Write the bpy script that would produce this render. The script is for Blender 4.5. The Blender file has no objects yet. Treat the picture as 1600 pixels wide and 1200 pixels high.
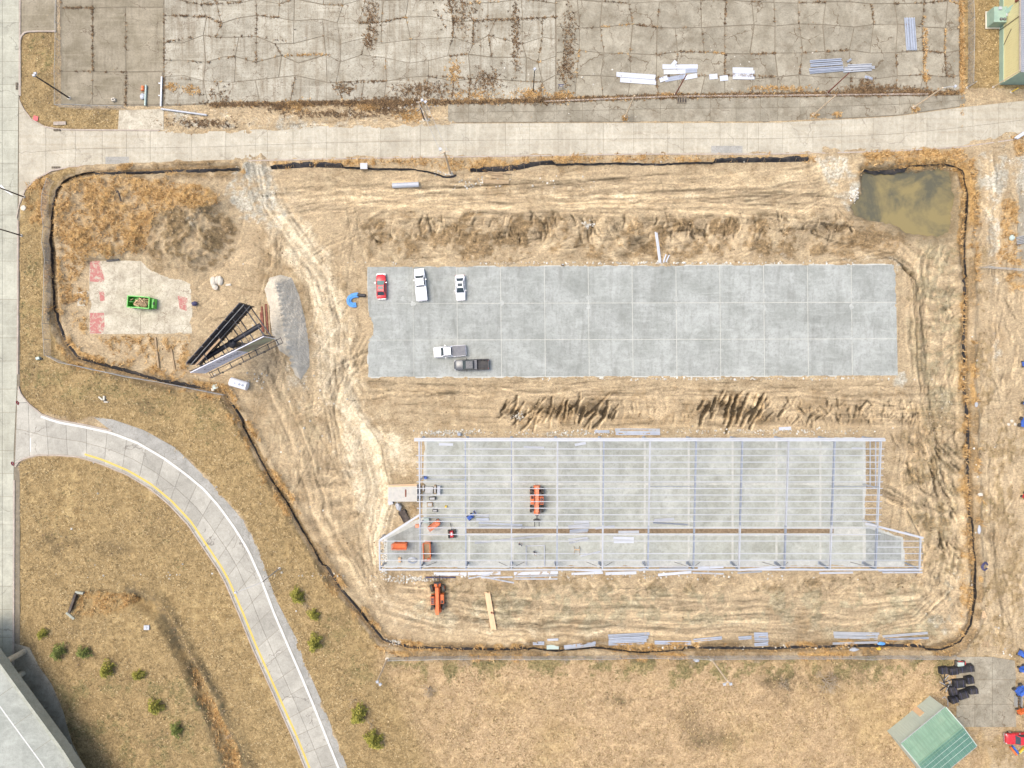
import bpy, math, random
import numpy as np
from mathutils import Vector, Matrix

# ---------------------------------------------------------------- camera, light, exposure
SC = bpy.context.scene
COL = SC.collection
H = 122.0                      # height the drone hovers at, metres
K = 1600 / (1.5 * H)           # survey pixels per metre on the ground
cam = bpy.data.cameras.new('camera')
cam.lens = 24; cam.sensor_width = 36; cam.clip_start = 1; cam.clip_end = 6000
camo = bpy.data.objects.new('camera', cam); COL.objects.link(camo)
camo.location = (0, 0, H)
SC.camera = camo

W = bpy.data.worlds.new('World'); SC.world = W; W.use_nodes = True
nt = W.node_tree
sky = nt.nodes.new('ShaderNodeTexSky'); sky.sky_type = 'NISHITA'; sky.sun_disc = False
SUN_EL, SUN_AZ = 64, 290       # degrees; azimuth clockwise from +Y (top of the photograph)
sky.sun_elevation = math.radians(SUN_EL); sky.sun_rotation = math.radians(SUN_AZ)
sky.air_density = 1.0; sky.dust_density = 4.0; sky.ozone_density = 0.6
bgn = nt.nodes['Background']; nt.links.new(sky.outputs[0], bgn.inputs[0]); bgn.inputs[1].default_value = 0.15
sun = bpy.data.lights.new('sun', 'SUN'); sun.energy = 1.0; sun.angle = math.radians(34); sun.color = (1.0, 0.95, 0.86)
suno = bpy.data.objects.new('sun', sun); COL.objects.link(suno)
_a, _e = math.radians(SUN_AZ), math.radians(SUN_EL)
suno.rotation_euler = Vector((math.sin(_a) * math.cos(_e), math.cos(_a) * math.cos(_e), math.sin(_e))).to_track_quat('Z', 'Y').to_euler()
SC.view_settings.view_transform = 'Standard'; SC.view_settings.look = 'None'
SC.view_settings.gamma = 1; SC.view_settings.use_curve_mapping = False
SC.view_settings.exposure = 0.9
SC.cycles.max_bounces = 5; SC.cycles.diffuse_bounces = 3

R = random.Random(7)
NR = np.random.default_rng(7)

def G(px, py, h=0.0):
    """survey pixel (and height above datum) to metres"""
    s = (H - h) / H / K
    return Vector(((px - 800) * s, (600 - py) * s, h))

# ---------------------------------------------------------------- numpy noise
def _hash(i, j, seed):
    h = (i.astype(np.int64) * 374761393 + j.astype(np.int64) * 668265263 + seed * 974634321) & 0xffffffff
    h = ((h ^ (h >> 13)) * 1274126177) & 0xffffffff
    return ((h ^ (h >> 16)) & 0xffff).astype(np.float32) / 65535.0

def vn(x, y, seed):
    xi = np.floor(x); yi = np.floor(y)
    fx = (x - xi).astype(np.float32); fy = (y - yi).astype(np.float32)
    fx = fx * fx * (3 - 2 * fx); fy = fy * fy * (3 - 2 * fy)
    a = _hash(xi, yi, seed); b = _hash(xi + 1, yi, seed); c = _hash(xi, yi + 1, seed); d = _hash(xi + 1, yi + 1, seed)
    return (a + (b - a) * fx) * (1 - fy) + (c + (d - c) * fx) * fy

def fbm(x, y, scale, octv, seed, gain=0.55):
    t = 0; amp = 1; tot = 0; f = 1.0 / scale
    for o in range(octv):
        t = t + amp * vn(x * f + 17.3 * o, y * f - 9.1 * o, seed + o); tot += amp; amp *= gain; f *= 2.03
    return t / tot

# ---------------------------------------------------------------- terrain grid (survey pixels)
def axis(lo, hi, step, far):
    inner = np.arange(lo, hi + step, step, dtype=np.float64)
    out = []; d = step; p = 0
    while p < far:
        d *= 1.3; p += d; out.append(p)
    out = np.array(out)
    return np.concatenate([(lo - out)[::-1], inner, inner[-1] + out])
GX = axis(-90, 1690, 2, 16000); GY = axis(-90, 1290, 2, 16000)
X, Y = np.meshgrid(GX, GY)
X = X.astype(np.float32); Y = Y.astype(np.float32)
NXg, NYg = len(GX), len(GY)
W1x = fbm(X, Y, 34, 3, 11) * 2 - 1; W1y = fbm(X, Y, 34, 3, 21) * 2 - 1
W2x = fbm(X, Y, 9, 2, 31) * 2 - 1; W2y = fbm(X, Y, 9, 2, 41) * 2 - 1
FN = fbm(X, Y, 6, 2, 51)            # fine
MN = fbm(X, Y, 22, 4, 61)           # medium
LN = fbm(X, Y, 120, 4, 71)          # large
Z = np.zeros_like(X)
M = {k: np.zeros_like(X) for k in ('grass', 'reed', 'mud', 'pale', 'grav', 'green', 'trk', 'wet_dark', 'pink')}

def window(pts, pad):
    p = np.array(pts, float)
    i0, i1 = np.searchsorted(GX, [p[:, 0].min() - pad, p[:, 0].max() + pad])
    j0, j1 = np.searchsorted(GY, [p[:, 1].min() - pad, p[:, 1].max() + pad])
    return (slice(j0, j1), slice(i0, i1))

def field(pts, win, warp=0.0, fine=0.0, closed=False):
    """distance, signed side and arc length to a polyline over a window"""
    x = X[win] + warp * W1x[win] + fine * W2x[win]; y = Y[win] + warp * W1y[win] + fine * W2y[win]
    best = np.full(x.shape, 1e9, np.float32); lat = np.zeros_like(best); arc = np.zeros_like(best); s = 0.0
    q = list(pts) + ([pts[0]] if closed else [])
    for (ax, ay), (bx, by) in zip(q, q[1:]):
        dx, dy = bx - ax, by - ay; L = math.hypot(dx, dy) or 1e-6
        t = ((x - ax) * dx + (y - ay) * dy) / (L * L); tc = np.clip(t, 0, 1)
        d = np.hypot(x - ax - tc * dx, y - ay - tc * dy)
        m = d < best
        best = np.where(m, d, best)
        lat = np.where(m, ((x - ax) * dy - (y - ay) * dx) / L, lat)
        arc = np.where(m, s + tc * L, arc)
        s += L
    return best, lat, arc, x, y

def inside(pts, x, y):
    r = np.zeros(x.shape, bool)
    for (ax, ay), (bx, by) in zip(pts, list(pts[1:]) + [pts[0]]):
        if ay == by: continue
        c = ((ay > y) != (by > y)) & (x < (bx - ax) * (y - ay) / (by - ay) + ax)
        r ^= c
    return r

def area(pts, feather=6, warp=6, fine=3):
    """soft mask of a polygon with ragged edges"""
    win = window(pts, feather + warp + fine + 4)
    d, _, _, x, y = field(pts, win, warp, fine, True)
    sd = np.where(inside(pts, x, y), d, -d)
    return win, np.clip(0.5 + sd / (2 * feather), 0, 1)

def fill(ch, pts, val=1.0, feather=6, warp=6, fine=3, br=0.0):
    win, m = area(pts, feather, warp, fine)
    if br: m = m * np.clip(0.5 + (MN[win] - 0.5) * br * 6 + (FN[win] - .5) * br * 3, 0, 1)
    a = M[ch]; a[win] = a[win] * (1 - m) + val * m

def lift(pts, dz, feather=6, warp=6, fine=2, rough=0.0):
    win, m = area(pts, feather, warp, fine)
    m = m * m * (3 - 2 * m)
    Z[win] += m * (dz + rough * (MN[win] - 0.5) * 2 + rough * (FN[win] - .5))

def stroke(ch, pts, w, val=1.0, feather=3, warp=3, fine=2, br=0.0):
    win = window(pts, w + feather + warp + fine + 4)
    d, *_ = field(pts, win, warp, fine)
    m = np.clip(0.5 + (w - d) / (2 * feather), 0, 1)
    if br: m = m * np.clip(0.5 + (MN[win] - 0.5) * br * 6 + (FN[win] - .5) * br * 3, 0, 1)
    a = M[ch]; a[win] = a[win] * (1 - m) + val * m

def groove(pts, w, dz, feather=3, warp=2):
    win = window(pts, w + feather + warp + 4)
    d, *_ = field(pts, win, warp, 1)
    m = np.clip(0.5 + (w - d) / (2 * feather), 0, 1)
    Z[win] += dz * m

def corridor(pts, w, amp=0.5, dz=0.10, pale=0.3, seed=1, tight=3.2, warp=4):
    """a haul road worn by many tyres: long streaks that follow the line"""
    win = window(pts, w * 1.3 + 14)
    d, lat, arc, x, y = field(pts, win, warp, 0.6)
    wob = (vn(arc / 90, lat / 60, seed + 9) - .5) * 14
    n = vn((lat + wob) / tight, arc / 130, seed) - 0.5 + 0.6 * (vn((lat - wob) / (tight * .55), arc / 60, seed + 3) - 0.5)
    env = np.clip((w - d) / (w * 0.55), 0, 1) * np.clip(0.35 + 1.3 * vn(arc / 70, lat / 22, seed + 5), 0, 1)
    M['trk'][win] += amp * 2 * n * env
    Z[win] += dz * n * env
    if pale: M['pale'][win] = np.maximum(M['pale'][win], pale * env)

def tyre_pair(pts, gauge=15, w=2.0, amp=0.5, dz=-0.07, warp=1.5):
    win = window(pts, gauge + 10)
    d, lat, arc, x, y = field(pts, win, warp, 0.4)
    q = np.where(d > gauge, 99, np.abs(np.abs(lat) - gauge / 2)) if gauge else d
    m = np.clip(1.3 - q / w, 0, 1)
    M['trk'][win] += amp * m * np.clip(.4 + vn(arc / 30, lat / 9, 5), 0, 1)
    Z[win] += dz * m

def furrows(pts, ang, amp=0.9, dz=0.25, sp=9, seed=3):
    """blade and bucket marks, their relief shading painted in along with the height"""
    win, m = area(pts, 8, 8, 3)
    a = math.radians(ang); x = X[win] + 5 * W1x[win] + 3 * W2x[win]; y = Y[win] + 5 * W1y[win] + 3 * W2y[win]
    u = x * math.cos(a) + y * math.sin(a); v = -x * math.sin(a) + y * math.cos(a)
    n = vn(u / sp, v / (sp * 4.5), seed) - .5 + .5 * (vn(u / sp * 2.1, v / (sp * 3), seed + 1) - .5)
    M['trk'][win] += amp * n * m
    Z[win] += dz * n * m

# ---------------------------------------------------------------- object helpers
def tag(o, label=None, cat=None, group=None, kind=None):
    if label: o['label'] = label
    if cat: o['category'] = cat
    if group: o['group'] = group
    if kind: o['kind'] = kind
    return o

def thing(name, label, cat, loc=(0, 0, 0), rz=0.0, group=None):
    o = bpy.data.objects.new(name, None); COL.objects.link(o)
    o.empty_display_size = 0.3
    o.location = loc; o.rotation_euler = (0, 0, rz)
    return tag(o, label, cat, group)

class MB:
    """collects shapes and links them as ONE mesh object"""
    def __init__(s): s.v = []; s.f = []
    def add(s, vs, fs):
        n = len(s.v); s.v += [tuple(p) for p in vs]; s.f += [tuple(i + n for i in f) for f in fs]; return s
    def box(s, c, size, rz=0.0, top=1.0, topy=None):
        cx, cy, cz = c; a, b, h = size[0] / 2, size[1] / 2, size[2] / 2
        ty = top if topy is None else topy
        co, si = math.cos(rz), math.sin(rz); vs = []
        for z, kx, ky in ((-h, 1, 1), (h, top, ty)):
            for x, y in ((-a, -b), (a, -b), (a, b), (-a, b)):
                x *= kx; y *= ky
                vs.append((cx + x * co - y * si, cy + x * si + y * co, cz + z))
        return s.add(vs, [(3, 2, 1, 0), (4, 5, 6, 7), (0, 1, 5, 4), (1, 2, 6, 5), (2, 3, 7, 6), (3, 0, 4, 7)])
    def beam(s, p, q, w, h, up=(0, 0, 1)):
        p, q = Vector(p), Vector(q); d = (q - p).normalized(); u = Vector(up)
        if abs(d.dot(u)) > .98: u = Vector((1, 0, 0))
        a = d.cross(u).normalized(); b = a.cross(d)
        vs = [e + a * (i * w / 2) + b * (j * h / 2) for e in (p, q) for i, j in ((-1, -1), (1, -1), (1, 1), (-1, 1))]
        return s.add(vs, [(0, 1, 2, 3), (7, 6, 5, 4), (0, 4, 5, 1), (1, 5, 6, 2), (2, 6, 7, 3), (3, 7, 4, 0)])
    def tube(s, p, q, r, n=8, r2=None):
        p, q = Vector(p), Vector(q); d = (q - p).normalized(); u = Vector((0, 0, 1)) if abs(d.z) < .9 else Vector((1, 0, 0))
        a = d.cross(u).normalized(); b = a.cross(d); r2 = r if r2 is None else r2; vs = []
        for e, rr in ((p, r), (q, r2)):
            for k in range(n):
                t = 2 * math.pi * k / n; vs.append(e + a * (rr * math.cos(t)) + b * (rr * math.sin(t)))
        fs = [tuple(range(n)), tuple(range(2 * n - 1, n - 1, -1))]
        fs += [(k, n + k, n + (k + 1) % n, (k + 1) % n) for k in range(n)]
        return s.add(vs, fs)
    def pipe(s, pts, r, n=8):
        pts = [Vector(p) for p in pts]; vs = []; m = len(pts)
        for i, p in enumerate(pts):
            d = (pts[min(i + 1, m - 1)] - pts[max(i - 1, 0)]).normalized(); u = Vector((0, 0, 1)) if abs(d.z) < .9 else Vector((1, 0, 0))
            a = d.cross(u).normalized(); b = a.cross(d)
            vs += [p + a * (r * math.cos(2 * math.pi * k / n)) + b * (r * math.sin(2 * math.pi * k / n)) for k in range(n)]
        fs = [tuple(range(n)), tuple(range(m * n - 1, m * n - n - 1, -1))]
        for i in range(m - 1):
            fs += [(i * n + k, (i + 1) * n + k, (i + 1) * n + (k + 1) % n, i * n + (k + 1) % n) for k in range(n)]
        return s.add(vs, fs)
    def prism(s, poly, z0, z1, inset=0.0):
        n = len(poly); a2 = sum(p[0] * q[1] - q[0] * p[1] for p, q in zip(poly, list(poly[1:]) + [poly[0]]))
        if a2 < 0: poly = list(poly)[::-1]
        zt = z1 if isinstance(z1, (list, tuple)) else [z1] * n
        vs = [(p[0], p[1], z0) for p in poly] + [(p[0], p[1], zt[i]) for i, p in enumerate(poly)]
        return s.add(vs, [tuple(range(n - 1, -1, -1)), tuple(range(n, 2 * n))] + [(k, (k + 1) % n, n + (k + 1) % n, n + k) for k in range(n)])
    def sheet(s, poly, z):
        a2 = sum(p[0] * q[1] - q[0] * p[1] for p, q in zip(poly, list(poly[1:]) + [poly[0]]))
        if a2 < 0: poly = list(poly)[::-1]
        return s.add([(p[0], p[1], z) for p in poly], [tuple(range(len(poly)))])
    def ribbon(s, left, right, z, dz=0.0):
        """strip between two lines of points; with dz it is a solid of that thickness"""
        n = len(left); zz = z if hasattr(z, '__len__') else [z] * n
        L = [(p[0], p[1], zz[i]) for i, p in enumerate(left)]; Rr = [(p[0], p[1], zz[i]) for i, p in enumerate(right)]
        if dz:
            Lb = [(p[0], p[1], p[2] - dz) for p in L]; Rb = [(p[0], p[1], p[2] - dz) for p in Rr]
            fs = []
            for i in range(n - 1):
                fs += [(i, i + 1, n + i + 1, n + i), (2 * n + i, i + 2 * n + 1, i + 1, i), (n + i, n + i + 1, 3 * n + i + 1, 3 * n + i)]
            fs += [(0, n, 3 * n, 2 * n), (n - 1, 3 * n - 1, 4 * n - 1, 2 * n - 1)]
            return s.add(L + Rr + Lb + Rb, fs)
        return s.add(L + Rr, [(i, i + 1, n + i + 1, n + i) for i in range(n - 1)])
    def loft(s, rings, cap=True):
        n = len(rings[0]); vs = [p for r in rings for p in r]; fs = []
        for i in range(len(rings) - 1):
            fs += [(i * n + k, i * n + (k + 1) % n, (i + 1) * n + (k + 1) % n, (i + 1) * n + k) for k in range(n)]
        if cap: fs += [tuple(range(n - 1, -1, -1)), tuple((len(rings) - 1) * n + k for k in range(n))]
        return s.add(vs, fs)
    def blob(s, c, r, seed=0, flat=1.0, n=7, m=5):
        rr = random.Random(seed); vs = [(c[0], c[1], c[2] + r[2])]
        for i in range(1, m):
            t = math.pi * i / m
            for k in range(n):
                a = 2 * math.pi * (k + .5 * (i % 2)) / n; q = rr.uniform(.78, 1.15)
                vs.append((c[0] + r[0] * q * math.sin(t) * math.cos(a), c[1] + r[1] * q * math.sin(t) * math.sin(a), c[2] + r[2] * q * math.cos(t)))
        vs.append((c[0], c[1], c[2] - r[2])); fs = []
        for k in range(n): fs.append((0, 1 + k, 1 + (k + 1) % n))
        for i in range(m - 2):
            for k in range(n):
                a = 1 + i * n + k; b = 1 + i * n + (k + 1) % n
                fs.append((a, a + n, b + n, b))
        last = len(vs) - 1; o = 1 + (m - 2) * n
        for k in range(n): fs.append((last, o + (k + 1) % n, o + k))
        return s.add(vs, fs)
    def mesh(s, name, mat, org=None, smooth=False):
        me = bpy.data.meshes.new(name)
        vs = s.v if org is None else [(p[0] - org[0], p[1] - org[1], p[2] - org[2]) for p in s.v]
        me.from_pydata(vs, [], s.f); me.validate(); me.update()
        if mat: me.materials.append(mat)
        if smooth:
            me.polygons.foreach_set('use_smooth', [True] * len(me.polygons))
            try: me.set_sharp_from_angle(angle=math.radians(38))
            except Exception: pass
        return me
    def build(s, name, mat, parent=None, smooth=False, kind=None, world=True):
        """vertices in world metres when the parent sits unrotated (world=True), else in the parent's own frame"""
        org = None
        if parent is not None and world:
            r = parent
            org = Vector((0, 0, 0))
            while r is not None: org = org + r.location; r = r.parent
        o = bpy.data.objects.new(name, s.mesh(name, mat, org, smooth)); COL.objects.link(o)
        if parent is not None: o.parent = parent
        if kind: o['kind'] = kind
        return o

def copy_tree(o, parent=None):
    c = o.copy(); COL.objects.link(c)
    if parent is not None: c.parent = parent
    for ch in list(o.children): copy_tree(ch, c)
    return c

def solo(mb, name, mat, label, cat, loc=None, group=None, smooth=False, kind=None):
    """a thing that is a single mesh, its origin at loc"""
    loc = Vector(loc) if loc is not None else Vector(mb.v[0])
    o = bpy.data.objects.new(name, mb.mesh(name, mat, loc, smooth)); COL.objects.link(o); o.location = loc
    return tag(o, label, cat, group, kind)

# ---------------------------------------------------------------- materials
def nodes_of(name):
    m = bpy.data.materials.new(name); m.use_nodes = True
    return m, m.node_tree.nodes, m.node_tree.links, m.node_tree.nodes['Principled BSDF']

def mixc(N, L, a, b, fac, mode='MIX'):
    n = N.new('ShaderNodeMix'); n.data_type = 'RGBA'; n.blend_type = mode; n.clamp_factor = True
    for i, v in ((0, fac), (6, a), (7, b)):
        if hasattr(v, 'is_linked'): L.new(v, n.inputs[i])
        elif isinstance(v, (int, float)): n.inputs[i].default_value = v if i == 0 else (v, v, v, 1)
        else: n.inputs[i].default_value = (*v, 1)
    return n.outputs[2]

def mth(N, L, op, a, b=0.0, clamp=False):
    n = N.new('ShaderNodeMath'); n.operation = op; n.use_clamp = clamp
    for i, v in enumerate((a, b)):
        if hasattr(v, 'is_linked'): L.new(v, n.inputs[i])
        else: n.inputs[i].default_value = v
    return n.outputs[0]

def noise(N, L, vec, scale, detail=4, rough=.6, dist=0.0, stretch=None):
    n = N.new('ShaderNodeTexNoise'); n.inputs['Scale'].default_value = scale; n.inputs['Detail'].default_value = detail
    n.inputs['Roughness'].default_value = rough; n.inputs['Distortion'].default_value = dist
    if stretch:
        mp = N.new('ShaderNodeMapping'); mp.inputs['Scale'].default_value = stretch; L.new(vec, mp.inputs[0]); vec = mp.outputs[0]
    L.new(vec, n.inputs['Vector']); return n.outputs['Fac']

def span(N, L, v, lo, hi, a=0.0, b=1.0):
    n = N.new('ShaderNodeMapRange'); L.new(v, n.inputs[0])
    for i, q in enumerate((lo, hi, a, b)): n.inputs[i + 1].default_value = q
    return n.outputs[0]

def world_pos(N):
    return N.new('ShaderNodeNewGeometry').outputs['Position']

def bump(N, L, bsdf, h, strength=.5, dist=.05):
    b = N.new('ShaderNodeBump'); b.inputs['Strength'].default_value = strength; b.inputs['Distance'].default_value = dist
    L.new(h, b.inputs['Height']); L.new(b.outputs[0], bsdf.inputs['Normal'])

def paint(name, col, rough=.5, metal=0.0, var=.12, dirt=.25, scale=1.2, each=.0, dcol=(.30, .24, .16)):
    """a solid finish with grime and slight unevenness; each = how much the single piece varies"""
    m, N, L, B = nodes_of(name); P = world_pos(N)
    n1 = noise(N, L, P, scale, 6, .65); n2 = noise(N, L, P, scale * 9, 3, .6)
    c = mixc(N, L, [q * (1 - var) for q in col], [min(1, q * (1 + var)) for q in col], span(N, L, n1, .35, .65))
    c = mixc(N, L, c, dcol, mth(N, L, 'MULTIPLY', span(N, L, mth(N, L, 'ADD', n1, mth(N, L, 'MULTIPLY', n2, .5)), .72, 1.0), dirt))
    if each:
        oi = N.new('ShaderNodeObjectInfo')
        c = mixc(N, L, c, span(N, L, oi.outputs['Random'], 0, 1, 1 - each, 1 + each), 1.0, 'MULTIPLY')
    L.new(c, B.inputs['Base Color']); B.inputs['Metallic'].default_value = metal
    L.new(span(N, L, n2, .3, .7, max(0.05, rough - .08), min(1, rough + .12)), B.inputs['Roughness'])
    return m

def concrete(name, c1, c2, each=.12, scale=.35, stain=(.2, .17, .12), stain_amt=.5, crack=0.0, crack_col=(.12, .08, .05), streak=None, crack_scale=.45, edge_pale=None):
    m, N, L, B = nodes_of(name); P = world_pos(N)
    nb = noise(N, L, P, scale, 6, .62, .4); nf = noise(N, L, P, scale * 11, 6, .7); ng = noise(N, L, P, 9, 3, .7)
    c = mixc(N, L, c1, c2, span(N, L, nb, .36, .64))
    c = mixc(N, L, c, stain, mth(N, L, 'MULTIPLY', span(N, L, nf, .5, .78), stain_amt))
    if streak:
        ns = noise(N, L, P, 1.0, 5, .65, .3, streak)
        c = mixc(N, L, c, stain, mth(N, L, 'MULTIPLY', span(N, L, ns, .5, .75), stain_amt * .8))
        ns2 = noise(N, L, P, 1.3, 4, .6, .2, (streak[1], streak[0], 1))
        c = mixc(N, L, c, [min(1, q * 1.35) for q in c2], mth(N, L, 'MULTIPLY', span(N, L, ns2, .52, .8), .4))
    nq = noise(N, L, P, scale * 3.2, 7, .75, 1.0)
    c = mixc(N, L, c, span(N, L, nq, .3, .7, .86, 1.13), 1.0, 'MULTIPLY')
    c = mixc(N, L, c, span(N, L, ng, .3, .7, .85, 1.13), 1.0, 'MULTIPLY')
    if each:
        oi = N.new('ShaderNodeObjectInfo')
        c = mixc(N, L, c, span(N, L, oi.outputs['Random'], 0, 1, 1 - each, 1 + each), 1.0, 'MULTIPLY')
    hgt = mth(N, L, 'ADD', mth(N, L, 'MULTIPLY', nf, .6), mth(N, L, 'MULTIPLY', ng, .3))
    if crack:
        va = N.new('ShaderNodeTexVoronoi'); va.feature = 'DISTANCE_TO_EDGE'; va.inputs['Scale'].default_value = crack_scale
        wp = N.new('ShaderNodeVectorMath'); wp.operation = 'ADD'
        nw = N.new('ShaderNodeTexNoise'); nw.inputs['Scale'].default_value = .9; nw.inputs['Detail'].default_value = 5; L.new(P, nw.inputs['Vector'])
        sc = N.new('ShaderNodeVectorMath'); sc.operation = 'SCALE'; sc.inputs['Scale'].default_value = 1.5; L.new(nw.outputs['Color'], sc.inputs[0])
        L.new(P, wp.inputs[0]); L.new(sc.outputs[0], wp.inputs[1]); L.new(wp.outputs[0], va.inputs['Vector'])
        w = span(N, L, noise(N, L, P, .22, 3, .6), .44, .66, 0.0, .011 if crack < .7 else .016)
        line = mth(N, L, 'LESS_THAN', va.outputs['Distance'], w)
        c = mixc(N, L, c, crack_col, mth(N, L, 'MULTIPLY', line, crack))
    L.new(c, B.inputs['Base Color']); B.inputs['Roughness'].default_value = .88
    B.inputs['Specular IOR Level'].default_value = .25
    bump(N, L, B, hgt, .35, .03)
    return m

MAT = {}
MAT['road'] = concrete('road_concrete', (.385, .345, .26), (.48, .44, .34), .04, .18, (.31, .25, .16), .6, .45, (.2, .17, .13), (.06, 1.3, 1), .12)
MAT['street'] = concrete('street_concrete', (.35, .34, .265), (.44, .43, .335), .05, .15, (.27, .25, .185), .45, .45, (.12, .11, .09), (1.3, .06, 1), .12)
MAT['ramp'] = concrete('ramp_concrete', (.335, .315, .26), (.43, .405, .335), .11, .2, (.22, .2, .16), .35, .6, (.14, .12, .1), None, .12)
MAT['joint'] = concrete('joint_filler', (.17, .145, .10), (.24, .20, .14), 0, 1.0)
MAT['lot'] = concrete('lot_concrete', (.275, .245, .18), (.42, .39, .305), .07, .3, (.165, .12, .07), .95, .8, (.13, .09, .055), (1.5, .1, 1), .42)
MAT['lot_dark'] = concrete('worn_lot_concrete', (.20, .17, .112), (.30, .26, .185), .08, .25, (.145, .12, .08), .7, .6, (.1, .07, .045), (1.3, .09, 1), .16)
MAT['lot_grey'] = concrete('old_lot_concrete', (.235, .207, .148), (.355, .32, .24), .08, .3, (.16, .125, .08), .8, .75, (.12, .085, .05), (.4, .4, 1), .22)
MAT['slab'] = concrete('new_slab_concrete', (.275, .285, .252), (.375, .385, .348), .05, .2, (.19, .19, .165), .75, 0, (.1, .1, .1), (1.0, .16, 1))
MAT['slab_pale'] = concrete('saw_cut_slurry', (.42, .42, .365), (.52, .515, .455), .03, .8, (.35, .30, .21), .6)
MAT['slab_yellow'] = concrete('framed_slab_concrete', (.345, .352, .295), (.465, .472, .41), .05, .2, (.25, .245, .19), .6, 0, (.1, .1, .1), (.5, .3, 1))
MAT['slurry'] = concrete('dried_slurry', (.32, .33, .295), (.46, .465, .42), 0, 1.2, (.25, .25, .22), .8)
MAT['old_slab'] = concrete('demolished_floor_slab', (.42, .37, .27), (.55, .50, .38), 0, .35, (.20, .16, .11), .95, .6, (.2, .15, .1), (.5, .5, 1), .25)
MAT['kerb'] = concrete('kerb_concrete', (.36, .30, .24), (.45, .38, .31), 0, .8)
MAT['white_line'] = paint('white_road_paint', (.60, .60, .55), .6, 0, .08, .45, 1.0)
MAT['yellow_line'] = paint('yellow_road_paint', (.60, .42, .07), .6, 0, .1, .5, 1.0)
MAT['deck'] = concrete('bridge_deck_concrete', (.30, .31, .265), (.39, .40, .345), .03, .15, (.2, .2, .17), .5, 0, (.1, .1, .1), (.6, .2, 1))
MAT['parapet'] = concrete('parapet_concrete', (.31, .32, .255), (.39, .39, .315), 0, .5, (.22, .2, .14), .5)
MAT['shoulder'] = concrete('broken_shoulder', (.27, .26, .225), (.37, .355, .31), 0, .4, (.2, .18, .13), .7, .7, (.15, .12, .08), None, .5)
# ================================================================ TERRAIN: what covers the ground, where
LOT_B = [(95, 166), (256, 166), (330, 163), (500, 161), (700, 159), (850, 157), (950, 153), (1060, 149), (1200, 148), (1500, 145)]
FENCE_A = [(373, 263), (300, 265), (240, 268), (140, 272), (115, 280), (94, 300), (86, 340), (83, 400), (85, 450), (88, 500), (100, 535), (120, 560), (160, 571),
           (250, 596), (350, 614), (370, 645), (395, 690), (420, 740), (450, 785), (478, 835), (505, 880), (530, 920), (560, 955), (598, 1002), (640, 1013), (700, 1015),
           (770, 1016), (812, 1016), (832, 1010), (850, 1013), (870, 1015), (930, 1010), (1000, 1018), (1060, 1014), (1100, 1014), (1200, 1015), (1300, 1012), (1380, 1010), (1470, 1013), (1498, 1003), (1516, 975),
           (1521, 930), (1523, 890), (1519, 850), (1516, 760), (1513, 700), (1514, 660), (1509, 600), (1507, 540), (1510, 470), (1507, 420), (1505, 380), (1508, 340), (1509, 300), (1500, 268), (1478, 259), (1420, 262), (1360, 267), (1348, 264)]
FENCE_B = [(425, 264), (480, 261), (560, 262), (640, 263), (672, 268), (700, 275), (712, 271)]
FENCE_C = [(735, 268), (790, 268), (820, 263), (845, 257), (900, 255), (1000, 254), (1100, 254), (1180, 253), (1262, 252)]
SITE = FENCE_A + [(1270, 252), (845, 256), (712, 270), (640, 262), (425, 262)]
POND = [(1346, 270), (1400, 268), (1470, 264), (1488, 268), (1491, 300), (1489, 335), (1484, 364), (1465, 372), (1440, 367), (1420, 364), (1398, 352), (1376, 346), (1352, 340), (1334, 332), (1333, 318), (1350, 300)]
VERGE = [(27, 350), (40, 297), (60, 278), (75, 268), (120, 262), (125, 275), (92, 300), (80, 400), (82, 520), (110, 565), (352, 618), (372, 650), (420, 745), (480, 840), (540, 935), (598, 1010), (605, 1032), (640, 1080), (720, 1180), (780, 1300), (560, 1300),
         (540, 1200), (500, 1090), (425, 925), (385, 815), (300, 720), (225, 672), (150, 652), (110, 657), (65, 646), (40, 628), (28, 600)]
INNER = [(20, 735), (30, 722), (60, 712), (125, 715), (200, 742), (265, 788), (315, 850), (345, 890), (395, 1010), (430, 1086), (478, 1200), (520, 1300), (130, 1300), (125, 1200), (100, 1120), (60, 1050), (20, 1005)]
FIELD = [(605, 1030), (900, 1026), (1500, 1026), (1494, 1090), (1540, 1145), (1560, 1300), (730, 1300), (690, 1190), (640, 1085)]
EASTSTRIP = [(1512, 235), (1540, 240), (1548, 300), (1552, 420), (1552, 560), (1600, 640), (1720, 640), (1720, 1300), (1500, 1300), (1490, 1020), (1520, 980), (1526, 880), (1518, 700), (1512, 560), (1510, 400)]

rt = random.Random(5)
# base: broken tan soil with slow unevenness
Z += (LN - .5) * 0.35 + (MN - .5) * 0.16 + (FN - .5) * 0.05
M['mud'] += np.clip((fbm(X, Y, 60, 4, 81) - .5) * 1.6, 0, .5)
M['trk'] += (fbm(X, Y, 14, 3, 91) - .5) * .35

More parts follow.
